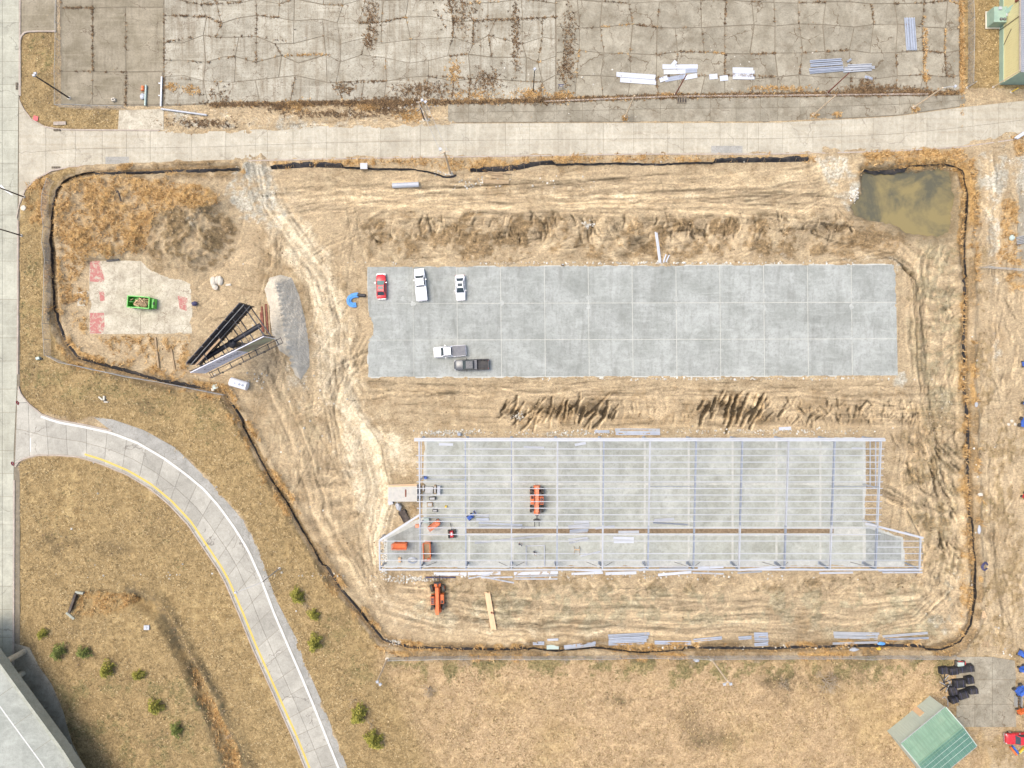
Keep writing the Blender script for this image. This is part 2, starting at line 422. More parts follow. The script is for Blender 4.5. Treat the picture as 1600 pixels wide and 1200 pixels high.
# grassland outside and around the works
fill('grass', VERGE, 1, 5, 5, 4); fill('grass', INNER, 1, 3, 2, 2); fill('grass', FIELD, 1, 6, 6, 4)
fill('pink', FIELD, .75, 20, 14, 4); fill('pink', [(590, 1020), (640, 1035), (780, 1260), (700, 1260), (640, 1110)], .6, 16, 10, 3)
fill('grass', EASTSTRIP, .5, 10, 10, 5, .7); fill('mud', EASTSTRIP, .5, 14, 10, 5, .3)
fill('grass', [(30, 50), (90, 46), (92, 168), (186, 172), (184, 206), (90, 206), (50, 192), (30, 160)], 1, 2, 1, 1)
fill('grass', [(1507, -60), (1720, -60), (1720, 140), (1507, 138)], 1, 3, 2, 2)
fill('grass', [(-400, -400), (-70, -400), (-70, 1600), (-400, 1600)], 1, 20, 10, 3)
for poly, g in (([(30, 50), (92, 46), (90, 130), (34, 120)], .55), ([(60, 690), (200, 745), (300, 850), (330, 900), (120, 900), (30, 800)], .2), ([(60, 1050), (330, 1060), (400, 1230), (130, 1240)], .55),
                ([(100, 590), (340, 620), (420, 745), (330, 700), (250, 660)], .45), ([(28, 400), (75, 400), (80, 560), (200, 600), (120, 640), (30, 610)], .5), ([(480, 960), (560, 960), (600, 1060), (560, 1080), (500, 1020)], .5),
                ([(620, 1032), (1500, 1030), (1480, 1075), (1250, 1085), (900, 1060), (660, 1070)], .55), ([(1070, 1140), (1170, 1150), (1160, 1175), (1080, 1165)], .5), ([(940, 1075), (1000, 1080), (980, 1110), (930, 1105)], .35), ([(605, 1028), (1500, 1026), (1495, 1050), (1250, 1055), (900, 1048), (650, 1050)], 1)):
    fill('green', poly, g, 14, 12, 5, .6)
# dark bare patches in the fields
for cx, cy, rx, ry in ((1120, 1158, 46, 14), (960, 1095, 40, 16), (90, 850, 40, 22), (165, 860, 26, 14), (1240, 1065, 70, 22), (1030, 1198, 60, 10), (225, 632, 20, 10), (90, 700, 0, 0)):
    if rx: fill('mud', [(cx + rx * math.cos(t), cy + ry * math.sin(t)) for t in np.linspace(0, 6.28, 12)[:-1]], 1, 12, 6, 4, .15)

# tall orange reed grass
REEDS = [([(92, 300), (112, 281), (180, 275), (262, 281), (335, 297), (354, 318), (330, 332), (300, 330), (255, 342), (240, 380), (225, 398), (160, 404), (126, 398), (88, 372)], 1),
         ([(90, 380), (140, 400), (138, 520), (300, 524), (290, 600), (160, 566), (108, 540), (92, 500)], .6),
         ([(1344, 238), (1420, 231), (1500, 233), (1522, 250), (1532, 330), (1530, 440), (1518, 445), (1508, 330), (1492, 268), (1400, 265), (1348, 266)], .95),
         ([(425, 250), (700, 246), (1000, 241), (1270, 241), (1270, 251), (1000, 253), (840, 256), (700, 270), (640, 261), (425, 261)], .95),
         ([(1497, 280), (1508, 275), (1508, 520), (1516, 760), (1522, 900), (1517, 960), (1500, 995), (1494, 985), (1500, 880), (1496, 660)], .7),
         ([(118, 926), (160, 921), (207, 929), (216, 942), (182, 958), (125, 966), (110, 955)], 1), ([(290, 1042), (308, 1052), (330, 1090), (372, 1160), (385, 1230), (355, 1230), (325, 1130), (300, 1080)], .9),
         ([(955, 1006), (1036, 1006), (1040, 1020), (955, 1022)], 1), ([(600, 1003), (720, 1008), (720, 1017), (640, 1018), (600, 1012)], .7), ([(1180, 1007), (1500, 1003), (1490, 1022), (1180, 1022)], .45),
         ([(1576, 212), (1620, 208), (1620, 244), (1585, 242)], .9), ([(1566, 312), (1592, 312), (1594, 412), (1555, 414)], .95), ([(1572, 420), (1640, 420), (1640, 470), (1572, 460)], .7),
         ([(1496, -60), (1508, -60), (1510, 140), (1499, 140)], .9), ([(40, 285), (78, 268), (76, 350), (42, 350)], .8), ([(560, 152), (730, 158), (690, 190), (610, 192), (540, 172)], .35),
         ([(800, 138), (890, 140), (900, 158), (790, 162)], .7), ([(1180, 132), (1260, 134), (1260, 146), (1180, 146)], .6)]
for poly, v in REEDS: fill('reed', poly, v, 4, 4, 4, .35 if v < .9 else .15)
lift(REEDS[0][0], 1.7, 26, 5, 4, .6); fill('mud', [(86, 366), (130, 385), (160, 380), (235, 370), (246, 384), (225, 404), (160, 410), (126, 402)], .8, 8, 6, 4, .3)  # mud colour paints the dark shading along the mound's south rim
for poly, v in (([(1405, 385), (1505, 380), (1512, 700), (1518, 900), (1480, 1005), (1300, 1008), (1300, 985), (1440, 960), (1430, 830), (1385, 700), (1430, 640)], .8), ([(640, 905), (1440, 905), (1440, 985), (640, 990)], .75), ([(245, 330), (345, 320), (372, 400), (330, 430), (235, 425)], .8), ([(500, 420), (572, 420), (572, 500), (500, 500)], .5), ([(1530, 400), (1600, 400), (1600, 980), (1525, 980)], .25), ([(420, 590), (500, 620), (520, 760), (460, 760)], .45), ([(380, 620), (450, 620), (500, 860), (450, 790)], .4), ([(1090, 255), (1330, 250), (1330, 330), (1150, 330)], .4)): fill('green', poly, v, 20, 16, 5, .6)

# the site's bare clay: churned bands, slurry, ruts
for poly, v in (([(560, 345), (700, 326), (850, 333), (1000, 340), (1200, 328), (1330, 335), (1420, 366), (1420, 395), (1300, 404), (1000, 411), (800, 408), (575, 405)], .75),
                ([(575, 600), (780, 603), (1000, 602), (1420, 602), (1452, 640), (1400, 668), (1000, 670), (780, 668), (650, 640)], .5),
                ([(1405, 390), (1500, 390), (1508, 700), (1512, 900), (1480, 990), (1440, 940), (1440, 830), (1385, 760), (1385, 690), (1440, 640)], .62),
                ([(600, 896), (1440, 896), (1440, 925), (1000, 930), (640, 935)], .55), ([(500, 420), (572, 420), (572, 520), (540, 545), (510, 480)], .5),
                ([(245, 330), (300, 318), (345, 322), (370, 350), (372, 410), (300, 435), (240, 420), (235, 380)], .85), ([(600, 780), (650, 785), (655, 805), (600, 838), (590, 830)], .7),
                ([(500, 690), (545, 690), (540, 750), (505, 745)], .6), ([(120, 522), (300, 526), (300, 590), (200, 575)], .45),
                ([(1425, 380), (1500, 380), (1505, 640), (1450, 640)], .35), ([(640, 605), (780, 610), (790, 660), (650, 640)], .35)):
    fill('mud', poly, v, 10, 10, 5, .5)
for poly, v in (([(395, 255), (425, 262), (440, 330), (470, 370), (520, 410), (560, 520), (545, 560), (575, 640), (640, 690), (650, 760), (600, 860), (560, 800), (520, 700), (500, 620), (480, 430), (430, 370)], .6),
                ([(430, 300), (700, 292), (1000, 282), (1250, 282), (1330, 250), (1338, 300), (1200, 318), (900, 318), (600, 320), (440, 340)], .45),
                ([(590, 900), (640, 950), (800, 972), (1300, 972), (1440, 960), (1440, 985), (1300, 990), (800, 998), (640, 990), (580, 950), (560, 900)], .6),
                ([(780, 920), (1350, 925), (1350, 985), (780, 985)], .35), ([(640, 930), (760, 930), (800, 985), (660, 985)], .45),
                ([(150, 530), (290, 528), (296, 560), (180, 560)], .55), ([(250, 528), (292, 528), (286, 585), (256, 575)], .6)):
    fill('pale', poly, v, 14, 14, 5, .35)
for poly, v in (([(1265, 242), (1345, 238), (1340, 300), (1322, 330), (1290, 290)], .65), ([(372, 256), (424, 256), (432, 320), (400, 350), (366, 340), (352, 300)], 1), ([(385, 256), (426, 258), (452, 330), (440, 360), (400, 360), (372, 330)], .8), ([(1330, 285), (1345, 290), (1336, 322), (1324, 325)], 1),
                ([(1440, 900), (1508, 890), (1512, 970), (1480, 1000), (1440, 960)], .6), ([(1405, 402), (1398, 415), (1300, 410), (1180, 405), (1000, 412), (570, 414), (566, 402), (1000, 402), (1200, 396)], .5),
                ([(655, 684), (1390, 676), (1386, 668), (1100, 672), (800, 672), (650, 675)], .6), ([(1398, 405), (1410, 405), (1408, 440), (1398, 440)], .9), ([(1395, 585), (1420, 580), (1416, 602), (1390, 602)], .9),
                ([(1526, 232), (1570, 228), (1572, 300), (1556, 400), (1548, 400), (1536, 330)], .9), ([(1535, 330), (1560, 330), (1566, 560), (1560, 700), (1545, 700), (1548, 560), (1540, 420)], .6),
                ([(1560, 245), (1720, 240), (1720, 300), (1560, 300)], .7), ([(1450, 620), (1495, 600), (1495, 720), (1470, 740), (1440, 680)], .35), ([(130, 545), (280, 530), (290, 545), (150, 572)], .4),
                ([(430, 440), (470, 430), (490, 580), (465, 640), (450, 600), (410, 500)], .5), ([(1590, 240), (1720, 240), (1720, 400), (1590, 400)], .8), ([(300, 340), (330, 335), (326, 362), (304, 362)], .6),
                ([(90, 170), (256, 168), (330, 182), (256, 204), (190, 205)], .3), ([(440, 590), (480, 580), (478, 650), (462, 650)], .5)):
    fill('grav', poly, v, 6, 7, 4, .3)
corridor([(400, 250), (420, 320), (460, 380), (505, 440), (520, 520), (525, 590), (548, 650), (585, 700), (600, 770), (585, 840), (590, 900)], 40, .5, .12, .35, 3)
corridor([(425, 320), (600, 305), (800, 300), (1000, 296), (1200, 292), (1310, 268)], 30, .55, .10, .3, 7)
corridor([(500, 400), (600, 340), (800, 325), (1000, 320), (1200, 330), (1340, 345)], 20, .5, .12, .1, 8)
corridor([(560, 880), (600, 945), (680, 972), (850, 985), (1100, 985), (1330, 985), (1430, 968), (1480, 920), (1490, 850)], 30, .55, .14, .25, 11)
corridor([(640, 930), (760, 945), (900, 950), (1100, 948), (1300, 950), (1420, 940)], 26, .5, .06, .25, 13)
corridor([(1385, 770), (1425, 790), (1448, 830), (1455, 880), (1445, 930)], 20, .6, .14, .25, 17, 2.6)
corridor([(1440, 420), (1430, 520), (1445, 640), (1460, 720), (1475, 820)], 24, .45, .14, .1, 19)
corridor([(560, 540), (520, 620), (470, 640), (440, 560), (420, 470), (430, 380)], 26, .4, .1, .25, 23)
corridor([(575, 560), (535, 580), (520, 640), (530, 700)], 22, .5, .12, .2, 29)
corridor([(572, 620), (700, 612), (900, 612), (1100, 612), (1300, 615), (1440, 640), (1450, 700)], 14, .5, .10, .15, 31)
corridor([(600, 680), (700, 660), (900, 665), (1200, 662), (1390, 662)], 9, .4, .08, .2, 37)
corridor([(420, 590), (445, 650), (475, 720), (500, 800), (560, 900)], 26, .45, .12, .1, 41)
corridor([(1300, 410), (1400, 390), (1430, 420), (1435, 500)], 18, .5, .14, .1, 43)
corridor([(1550, 250), (1556, 400), (1555, 560), (1550, 700), (1555, 860), (1560, 980)], 14, .5, .10, .15, 47)
corridor([(1275, 250), (1290, 300), (1340, 360), (1430, 390)], 22, .4, .12, .1, 53)
for poly in ([(785, 638), (830, 628), (950, 625), (962, 655), (880, 662), (795, 664)], [(1090, 632), (1130, 622), (1190, 622), (1192, 656), (1140, 663), (1096, 654)]): fill('mud', poly, .65, 6, 6, 4, .3)
fill('pale', [(410, 300), (440, 330), (480, 400), (505, 450), (515, 520), (520, 600), (560, 660), (600, 690), (640, 700), (640, 712), (590, 705), (540, 665), (500, 610), (490, 520), (485, 460), (450, 390), (420, 340)], .95, 10, 8, 4, .2)
fill('pale', [(392, 256), (432, 262), (470, 330), (525, 405), (542, 470), (548, 560), (585, 650), (655, 688), (645, 760), (595, 860), (555, 780), (500, 650), (482, 560), (490, 470), (446, 400), (405, 330)], .85, 18, 14, 6, .25)
fill('pale', [(575, 690), (605, 760), (600, 840), (585, 900), (575, 880), (585, 800), (560, 700)], .7, 10, 8, 4, .3)
for i, (poly, ang, a, dz, sp) in enumerate(([([(780, 635), (830, 628), (950, 625), (960, 655), (880, 662), (790, 662)]), 118, 2.0, .9, 9], [([(1092, 630), (1130, 622), (1188, 622), (1190, 655), (1140, 662), (1098, 652)]), 112, 2.2, .9, 9],
                  [([(950, 625), (1092, 625), (1092, 662), (960, 662)]), 96, .7, .3, 8], [([(1190, 620), (1440, 630), (1430, 665), (1190, 660)]), 100, .7, .35, 9], [([(560, 346), (850, 333), (1000, 340), (1330, 337), (1340, 390), (1000, 408), (575, 402)]), 35, .7, .35, 10],
                  [([(700, 350), (1320, 345), (1320, 368), (700, 372)]), 80, .8, .4, 7], [([(500, 728), (545, 728), (545, 770), (500, 770)]), 85, .9, .3, 6], [([(655, 900), (720, 900), (720, 930), (655, 930)]), 88, .8, .3, 5],
                  [([(1390, 690), (1500, 680), (1505, 850), (1460, 860)]), 60, .7, .4, 11], [([(1450, 390), (1500, 400), (1500, 560), (1450, 560)]), 88, .7, .4, 6], [([(440, 690), (560, 690), (560, 880), (480, 830)]), 75, .6, .25, 8],
                  [([(720, 910), (1440, 905), (1440, 925), (720, 930)]), 40, .5, .2, 10], [([(960, 335), (1080, 320), (1090, 400), (960, 405)]), 140, .7, .3, 8], [([(1450, 880), (1505, 880), (1500, 980), (1440, 960)]), 130, .7, .3, 8])):
    furrows(poly, ang, a, dz, sp, 100 + i * 3)
for k in range(40):
    x0 = rt.uniform(1400, 1500); y0 = rt.uniform(390, 800); Ln = rt.uniform(60, 180); q = rt.uniform(-.25, .25)
    tyre_pair([(x0 + Ln * t * q + 8 * math.sin(t * 2 + k), y0 + Ln * t) for t in np.linspace(0, 1, 6)], 14 if k % 2 else 0, 1.5, rt.uniform(-.5, .5), -.08)
for k in range(60):
    x0 = rt.uniform(580, 1400); y0 = rt.uniform(598, 668); a = rt.uniform(-.1, .1); Ln = rt.uniform(60, 200)
    tyre_pair([(x0 + Ln * t, y0 + Ln * t * a) for t in np.linspace(0, 1, 4)], 13 if k % 2 else 0, 1.3, rt.uniform(-.5, .45), -.06)
for k in range(46):
    x0 = rt.uniform(570, 1350); y0 = rt.uniform(340, 405); a = rt.uniform(-.5, .5); Ln = rt.uniform(30, 120)
    tyre_pair([(x0 + Ln * t, y0 + Ln * t * a * .6 + 5 * math.sin(3 * t + k)) for t in np.linspace(0, 1, 5)], 0, 1.5, rt.uniform(-.6, .4), -.09)
for k in range(40):
    x0 = rt.uniform(300, 420); y0 = rt.uniform(380, 640); a = rt.uniform(-1, 1.2); Ln = rt.uniform(30, 110)
    tyre_pair([(x0 + Ln * t, y0 + Ln * t * a) for t in np.linspace(0, 1, 5)], 0, 1.4, rt.uniform(-.45, .45), -.05)
def scribble(poly, n, ang, da, ln, amp, dz, w=1.5, seed=0):
    """short gouges left by buckets, blades and boots, painted with a shaded cut and a pale lip"""
    k_ = .82 if seed in (1, 2) else .8 if seed in (4, 5, 8) else .5; amp *= k_; dz *= k_; w *= .8 + .2 * k_; ln *= 1 if k_ > .6 else 1.5; rs = random.Random(seed); xs = [p[0] for p in poly]; ys = [p[1] for p in poly]
    for k in range(n):
        x, y = rs.uniform(min(xs), max(xs)), rs.uniform(min(ys), max(ys))
        if not inside(poly, np.array([x]), np.array([y]))[0]: continue
        t = math.radians(ang + rs.uniform(-da, da)); L = ln * rs.uniform(.4, 1.3) / 2; c, s = math.cos(t), math.sin(t); bow = rs.uniform(-.2, .2) * L; q = rs.uniform(.6, 1.2)
        pts = [(x - c * L, y - s * L), (x - s * bow, y + c * bow), (x + c * L, y + s * L)]
        sg = 1 if k_ > .6 or rs.random() < .6 else -.8; tyre_pair(pts, 0, w * 1.25 * q, -amp * 1.35 * q * sg, -dz * 1.2); tyre_pair([(px + 3.2 * q, py + 1) for px, py in pts], 0, w * 1.0, amp * .8, dz * .8)
scribble([(782, 632), (840, 627), (955, 625), (962, 655), (880, 662), (788, 664)], 60, 118, 22, 26, 1.1, .3, 1.6, 1)
scribble([(1092, 630), (1130, 622), (1190, 622), (1190, 656), (1140, 663), (1098, 654)], 36, 112, 14, 30, 1.2, .35, 1.8, 2)
scribble([(950, 626), (1092, 628), (1092, 660), (955, 660)], 50, 80, 40, 12, .6, .12, 1.2, 3)
scribble([(1190, 625), (1440, 632), (1430, 662), (1190, 658)], 130, 95, 50, 14, .7, .15, 1.3, 4)
scribble([(565, 345), (850, 333), (1000, 338), (1330, 337), (1340, 372), (1000, 372), (580, 380)], 320, 60, 60, 13, .7, .15, 1.3, 5)
scribble([(580, 375), (1000, 372), (1390, 380), (1380, 408), (580, 410)], 120, 5, 30, 24, .55, .10, 1.1, 6)
scribble([(1405, 390), (1500, 385), (1510, 700), (1512, 960), (1450, 960), (1440, 830), (1390, 740), (1440, 640)], 420, 80, 60, 14, .6, .15, 1.3, 7)
scribble([(1385, 690), (1510, 680), (1510, 860), (1460, 860), (1440, 790)], 120, 55, 30, 22, .8, .2, 1.5, 8)
scribble([(640, 900), (1440, 900), (1440, 930), (640, 930)], 220, 20, 60, 12, .6, .1, 1.1, 9)
scribble([(300, 340), (420, 320), (560, 400), (560, 640), (600, 900), (520, 880), (380, 640), (300, 560)], 380, 70, 70, 16, .45, .08, 1.2, 10)
scribble([(1528, 300), (1600, 300), (1600, 1000), (1524, 1000)], 260, 88, 30, 20, .6, .12, 1.4, 11)
scribble([(205, 918), (245, 930), (300, 1030), (400, 1200), (360, 1200), (290, 1060), (240, 960)], 90, 60, 30, 12, .8, .1, 1.2, 15)
scribble([(430, 268), (1270, 258), (1300, 330), (440, 336)], 260, 2, 18, 26, .5, .07, 1.1, 12)
scribble([(580, 598), (1400, 598), (1420, 625), (580, 625)], 140, 3, 25, 18, .5, .08, 1.1, 13)
scribble([(260, 170), (700, 165), (700, 194), (500, 198), (260, 204)], 120, 8, 25, 16, .6, .06, 1.1, 14)
# turning circles of the lifts on the south strip, and single tracks
for cx, cy, r, a0, a1 in ((822, 955, 24, 0, 6.2), (790, 958, 34, 3.3, 6.6), (905, 930, 22, -.6, 1.7), (960, 935, 26, -.5, 1.6), (1045, 930, 30, 1.2, 3.3), (1065, 940, 34, -.6, 2), (1110, 935, 30, -.5, 1.8), (1170, 940, 34, 1, 3.2), (1190, 930, 20, 0, 4),
                          (1250, 950, 24, 0, 6.2), (1300, 950, 16, .5, 5), (700, 955, 26, -1, 2.2), (1040, 950, 12, 0, 6), (760, 950, 20, 2, 5), (1230, 930, 30, 1, 3), (860, 950, 16, 0, 4)):
    tyre_pair([(cx + r * math.cos(t), cy + r * .8 * math.sin(t)) for t in np.linspace(a0, a1, 14)], 0, 1.3, .45, -.04)
for k in range(90):
    x0 = rt.uniform(640, 1400); y0 = rt.uniform(925, 985); a = rt.uniform(-.25, .25); Ln = rt.uniform(60, 220)
    tyre_pair([(x0 + Ln * t, y0 + Ln * t * a * .5 + 6 * math.sin(t * 3 + k)) for t in np.linspace(0, 1, 6)], 13 if k % 2 else 0, 1.2, rt.uniform(-.4, .45), -.05)
for k in range(110):
    x0 = rt.uniform(420, 560); y0 = rt.uniform(330, 780); a = rt.uniform(.9, 2.0); Ln = rt.uniform(50, 160)
    tyre_pair([(x0 + Ln * t * math.cos(a) + 14 * t * t * math.sin(k), y0 + Ln * t * math.sin(a)) for t in np.linspace(0, 1, 6)], 14 if k % 3 else 0, 1.4, rt.uniform(-.45, .4), -.06)
for k in range(100):
    x0 = rt.uniform(430, 1240); y0 = rt.uniform(285, 335); a = rt.uniform(-.16, .12); Ln = rt.uniform(80, 260)
    tyre_pair([(x0 + Ln * t, y0 + Ln * t * a) for t in np.linspace(0, 1, 5)], 14 if k % 2 else 0, 1.4, rt.uniform(-.45, .45), -.06)
for k in range(22):
    x0 = rt.uniform(1330, 1420); y0 = rt.uniform(380, 400); q = rt.uniform(20, 70)
    tyre_pair([(1255 + q * .3, 345 + q * .4), (1330, 372 + q * .3), (1400, 392 + q * .3), (1420 + q * .3, 440), (1424 + q * .5, 560), (1430 + q * .5, 640)], 0, 1.2, rt.uniform(-.4, .4), -.06)
for k in range(26):
    y0 = rt.uniform(760, 800); r = rt.uniform(0, 26)
    tyre_pair([(1385, 768 + r * .7), (1420, 782 + r * .7), (1444 - r * .2, 815 + r), (1452 - r * .3, 850 + r), (1455 - r, 900)], 0, 1.1, rt.uniform(-.45, .5), -.07)
for k in range(14):                                      # fan of tracks at the gate by the pond
    q = rt.uniform(0, 1)
    tyre_pair([(1285 + 45 * q, 244), (1290 + 30 * q, 275), (1260 + 50 * q, 310), (1200 + 60 * q, 335)], 0, 1.2, rt.uniform(-.3, .6), -.05)
for pts in ([(420, 818), (450, 830), (468, 848), (486, 895)], [(424, 828), (446, 838), (460, 856), (474, 895)], [(330, 690), (370, 740), (420, 800)], [(336, 684), (376, 732), (424, 790)], [(560, 1010), (600, 1060), (660, 1150), (700, 1220)], [(566, 1000), (610, 1056), (672, 1150), (712, 1220)]):
    tyre_pair(pts, 0, 1.3, -.5, -.08, 1)
# mown stripes in the south field
_w = window([(600, 1030), (1500, 1200)], 10); M['trk'][_w] += .25 * (vn(X[_w] * .8 / 4 + Y[_w] * .5 / 4, Y[_w] / 60 - X[_w] / 90, 55) - .5)

# verge of the north street: rubble strip between road and lot, weeds in the lot's edge
fill('grav', [(255, 168), (420, 172), (700, 163), (720, 192), (560, 198), (420, 204), (260, 205)], .75, 6, 8, 5, .3); fill('mud', [(250, 172), (420, 178), (560, 172), (720, 166), (720, 190), (560, 196), (420, 203), (260, 203)], .55, 6, 8, 5, .4)
stroke('mud', [(330, 164), (500, 162), (700, 160), (850, 157), (1000, 152), (1200, 148), (1500, 145)], 4, 1, 3, 3, 3, .2)
stroke('reed', [(760, 159), (850, 158), (1000, 152), (1100, 149)], 2, .5, 3, 3, 3, .6)

# levels: fence ditch, pond, reed channel, humps
_win = window(FENCE_A, 20); _d, _lat, _arc, *_ = field(FENCE_A, _win, 1, 1)
Z[_win] += .55 * np.exp(-((_d - 11) / 5) ** 2) * (.5 + MN[_win]) - .35 * np.clip(1 - _d / 6, 0, 1)
M['mud'][_win] = np.maximum(M['mud'][_win], .75 * np.clip(1.2 - np.abs(_d - 9) / 9, 0, 1) * np.clip((MN[_win] - .32) * 4, 0, 1)); M['reed'][_win] = np.maximum(M['reed'][_win], .7 * np.clip(1.3 - np.abs(_d - 9) / 6, 0, 1) * np.clip((fbm(X[_win], Y[_win], 30, 3, 501) - .5) * 7, 0, 1)); M['grass'][_win] *= np.clip(_d / 9 - .3, 0, 1)
M['mud'][_win] = np.maximum(M['mud'][_win], .9 * np.clip(1.3 - _d / 6, 0, 1))
lift([(1340, 262), (1500, 258), (1500, 375), (1400, 375), (1325, 335)], 0.15, 8, 4, 2)
win, m = area(POND, 5, 3, 3); Z[win] = Z[win] * (1 - m) + (-.9) * m
M['wet_dark'][win] = np.maximum(M['wet_dark'][win], m); M['mud'][win] = np.maximum(M['mud'][win], m * .7)
win, m = area(POND, 13, 8, 4); M['wet_dark'][win] = np.maximum(M['wet_dark'][win], m * .75); M['mud'][win] = np.maximum(M['mud'][win], m * .9); M['reed'][win] *= 1 - m * .6
fill('wet_dark', [(1380, 330), (1495, 330), (1495, 380), (1450, 384), (1390, 366)], .5, 8, 6, 3)
lift([(118, 928), (160, 922), (207, 929), (216, 944), (182, 958), (125, 966), (108, 955)], -.8, 5, 3, 2, .1)
groove([(212, 940), (250, 960), (275, 1000), (300, 1050), (325, 1105), (350, 1160), (372, 1230)], 9, -1.3, 6); groove([(222, 918), (252, 934), (282, 985), (310, 1035), (345, 1100), (380, 1160), (402, 1230)], 5, .7, 5)
stroke('mud', [(205, 922), (240, 934), (268, 972), (292, 1015), (312, 1060), (345, 1120), (385, 1200), (400, 1240)], 15, 1, 6, 5, 4, .2); stroke('grass', [(205, 925), (236, 938), (262, 975), (285, 1015), (300, 1045), (325, 1105), (360, 1230)], 11, .15, 5, 4, 3, .1); stroke('wet_dark', [(205, 930), (232, 950), (256, 985), (280, 1022)], 6, .7, 4, 5, 4, .4); stroke('wet_dark', [(205, 926), (236, 942), (262, 980), (285, 1020), (302, 1050)], 9, .95, 4, 5, 4, .25); stroke('wet_dark', [(292, 1046), (312, 1110), (332, 1152), (352, 1230)], 5, 1, 3, 4, 4, .2); stroke('wet_dark', [(318, 1040), (348, 1105), (380, 1175), (398, 1230)], 3, .8, 3, 3, 3, .3); stroke('pale', [(215, 935), (240, 952), (262, 985), (280, 1020)], 4, .5, 4, 4, 3, .5)  # gully bed drawn darker, using the pond mud's dark tone
stroke('grav', [(222, 926), (246, 950), (272, 990), (292, 1030)], 5, .45, 4, 4, 3, .4)
stroke('mud', [(292, 1040), (314, 1110), (334, 1150), (354, 1230)], 5, 1, 4, 4, 3, .2); stroke('mud', [(318, 1040), (340, 1090), (372, 1160), (392, 1230)], 3, .9, 3, 4, 3, .2)
lift([(248, 335), (300, 320), (340, 325), (352, 350), (340, 395), (300, 425), (250, 400)], 2.4, 24, 6, 3, .8)
lift([(236, 372), (256, 374), (256, 392), (238, 392)], .6, 6, 2, 1, .1); lift([(302, 338), (326, 336), (328, 362), (304, 362)], .5, 7, 2, 1, .1)
for q, r, a in (((560, 330), (850, 330), .5), ((1100, 336), (1340, 350), .6), ((780, 640), (960, 640), .5), ((1092, 640), (1190, 640), .7), ((1190, 645), (1440, 650), .4)):
    groove([q, r], 8, a * .7, 9, 4)
Z += np.where(M['reed'] > .4, (FN - .5) * .4, 0)
Z += M['mud'] * (FN - .5) * .22 + M['mud'] * (MN - .5) * .15

Z += (FN - .5) * .10 * (1 - M['grass'])
# everything paved sits level: flatten the soil below it
def level(poly, z=-.06, feather=2.0):
    win, m = area(poly, feather, 0, 0); Z[win] = Z[win] * (1 - m) + z * m
XS = [(30, 150), (32, 160), (38, 172), (50, 188), (70, 199), (90, 203), (118, 204), (250, 205), (350, 205), (500, 197), (700, 193), (1000, 192), (1200, 192), (1310, 187), (1400, 182), (1500, 168), (1760, 140)]
XB = [(26, 340), (30, 320), (40, 295), (55, 280), (80, 266), (105, 261), (120, 259), (250, 255), (400, 250), (600, 246), (800, 243), (1000, 240), (1200, 240), (1300, 238), (1400, 235), (1500, 229), (1600, 215), (1760, 196)]
LO = [(28, 604), (32, 616), (45, 632), (65, 648), (90, 657), (130, 664), (175, 674), (215, 689), (255, 712), (290, 737), (320, 762), (345, 790), (370, 825), (390, 858), (411, 905), (430, 955), (450, 1002), (468, 1043), (490, 1095), (510, 1145), (530, 1195), (552, 1250), (590, 1345)]
LI = [(23.5, 729), (30, 719), (42, 714), (60, 710), (90, 710), (125, 713), (160, 724), (200, 741), (235, 762), (265, 787), (295, 819), (315, 849), (340, 886), (352, 907), (375, 960), (395, 1010), (413, 1050), (430, 1088), (460, 1155), (478, 1200), (498, 1250), (536, 1345)]
SH = [(147, 652), (175, 655), (225, 672), (275, 700), (330, 755), (360, 790), (384, 817), (394, 838), (404, 858), (420, 905), (432, 938), (466, 1003), (474, 1030), (500, 1090), (520, 1140), (541, 1195), (563, 1250), (600, 1345)]
SLAB1 = [(574, 421), (640, 416), (1000, 414), (1398, 412), (1400, 500), (1403, 588), (900, 590), (575, 591), (573, 540), (582, 522), (580, 500), (574, 480)]
SLAB2 = [(663, 686), (1000, 684), (1352, 683), (1353, 818), (1413, 838), (1413, 884), (600, 888), (600, 838), (660, 806)]
OLD = [(140, 407), (180, 405), (222, 407), (232, 420), (252, 430), (286, 438), (298, 444), (301, 480), (300, 521), (220, 522), (140, 522)]
APRON = [(1492, 1024), (1560, 1024), (1586, 1032), (1592, 1060), (1588, 1090), (1590, 1137), (1520, 1136), (1494, 1090)]
LOTP = [(92, -80), (1500, -80), (1500, 145)] + LOT_B[::-1]
level([(-400, -900), (30, -900), (30, 3000), (-400, 3000)]); level(XS + XB[::-1]); level(LO + LI[::-1]); level(SH + LO[::-1][:18]); level(LOTP, -.02); level([(90, 166), (1510, 140), (1510, 200), (90, 206)], -.02, 4)
level(SLAB1, -.05); level(SLAB2, -.05); level(OLD, -.05); level(APRON, -.05); level([(1560, -80), (1700, -80), (1700, 135), (1560, 135)], 0)
level([(0, 1000), (60, 1010), (130, 1200), (160, 1300), (-100, 1300)], -.06)

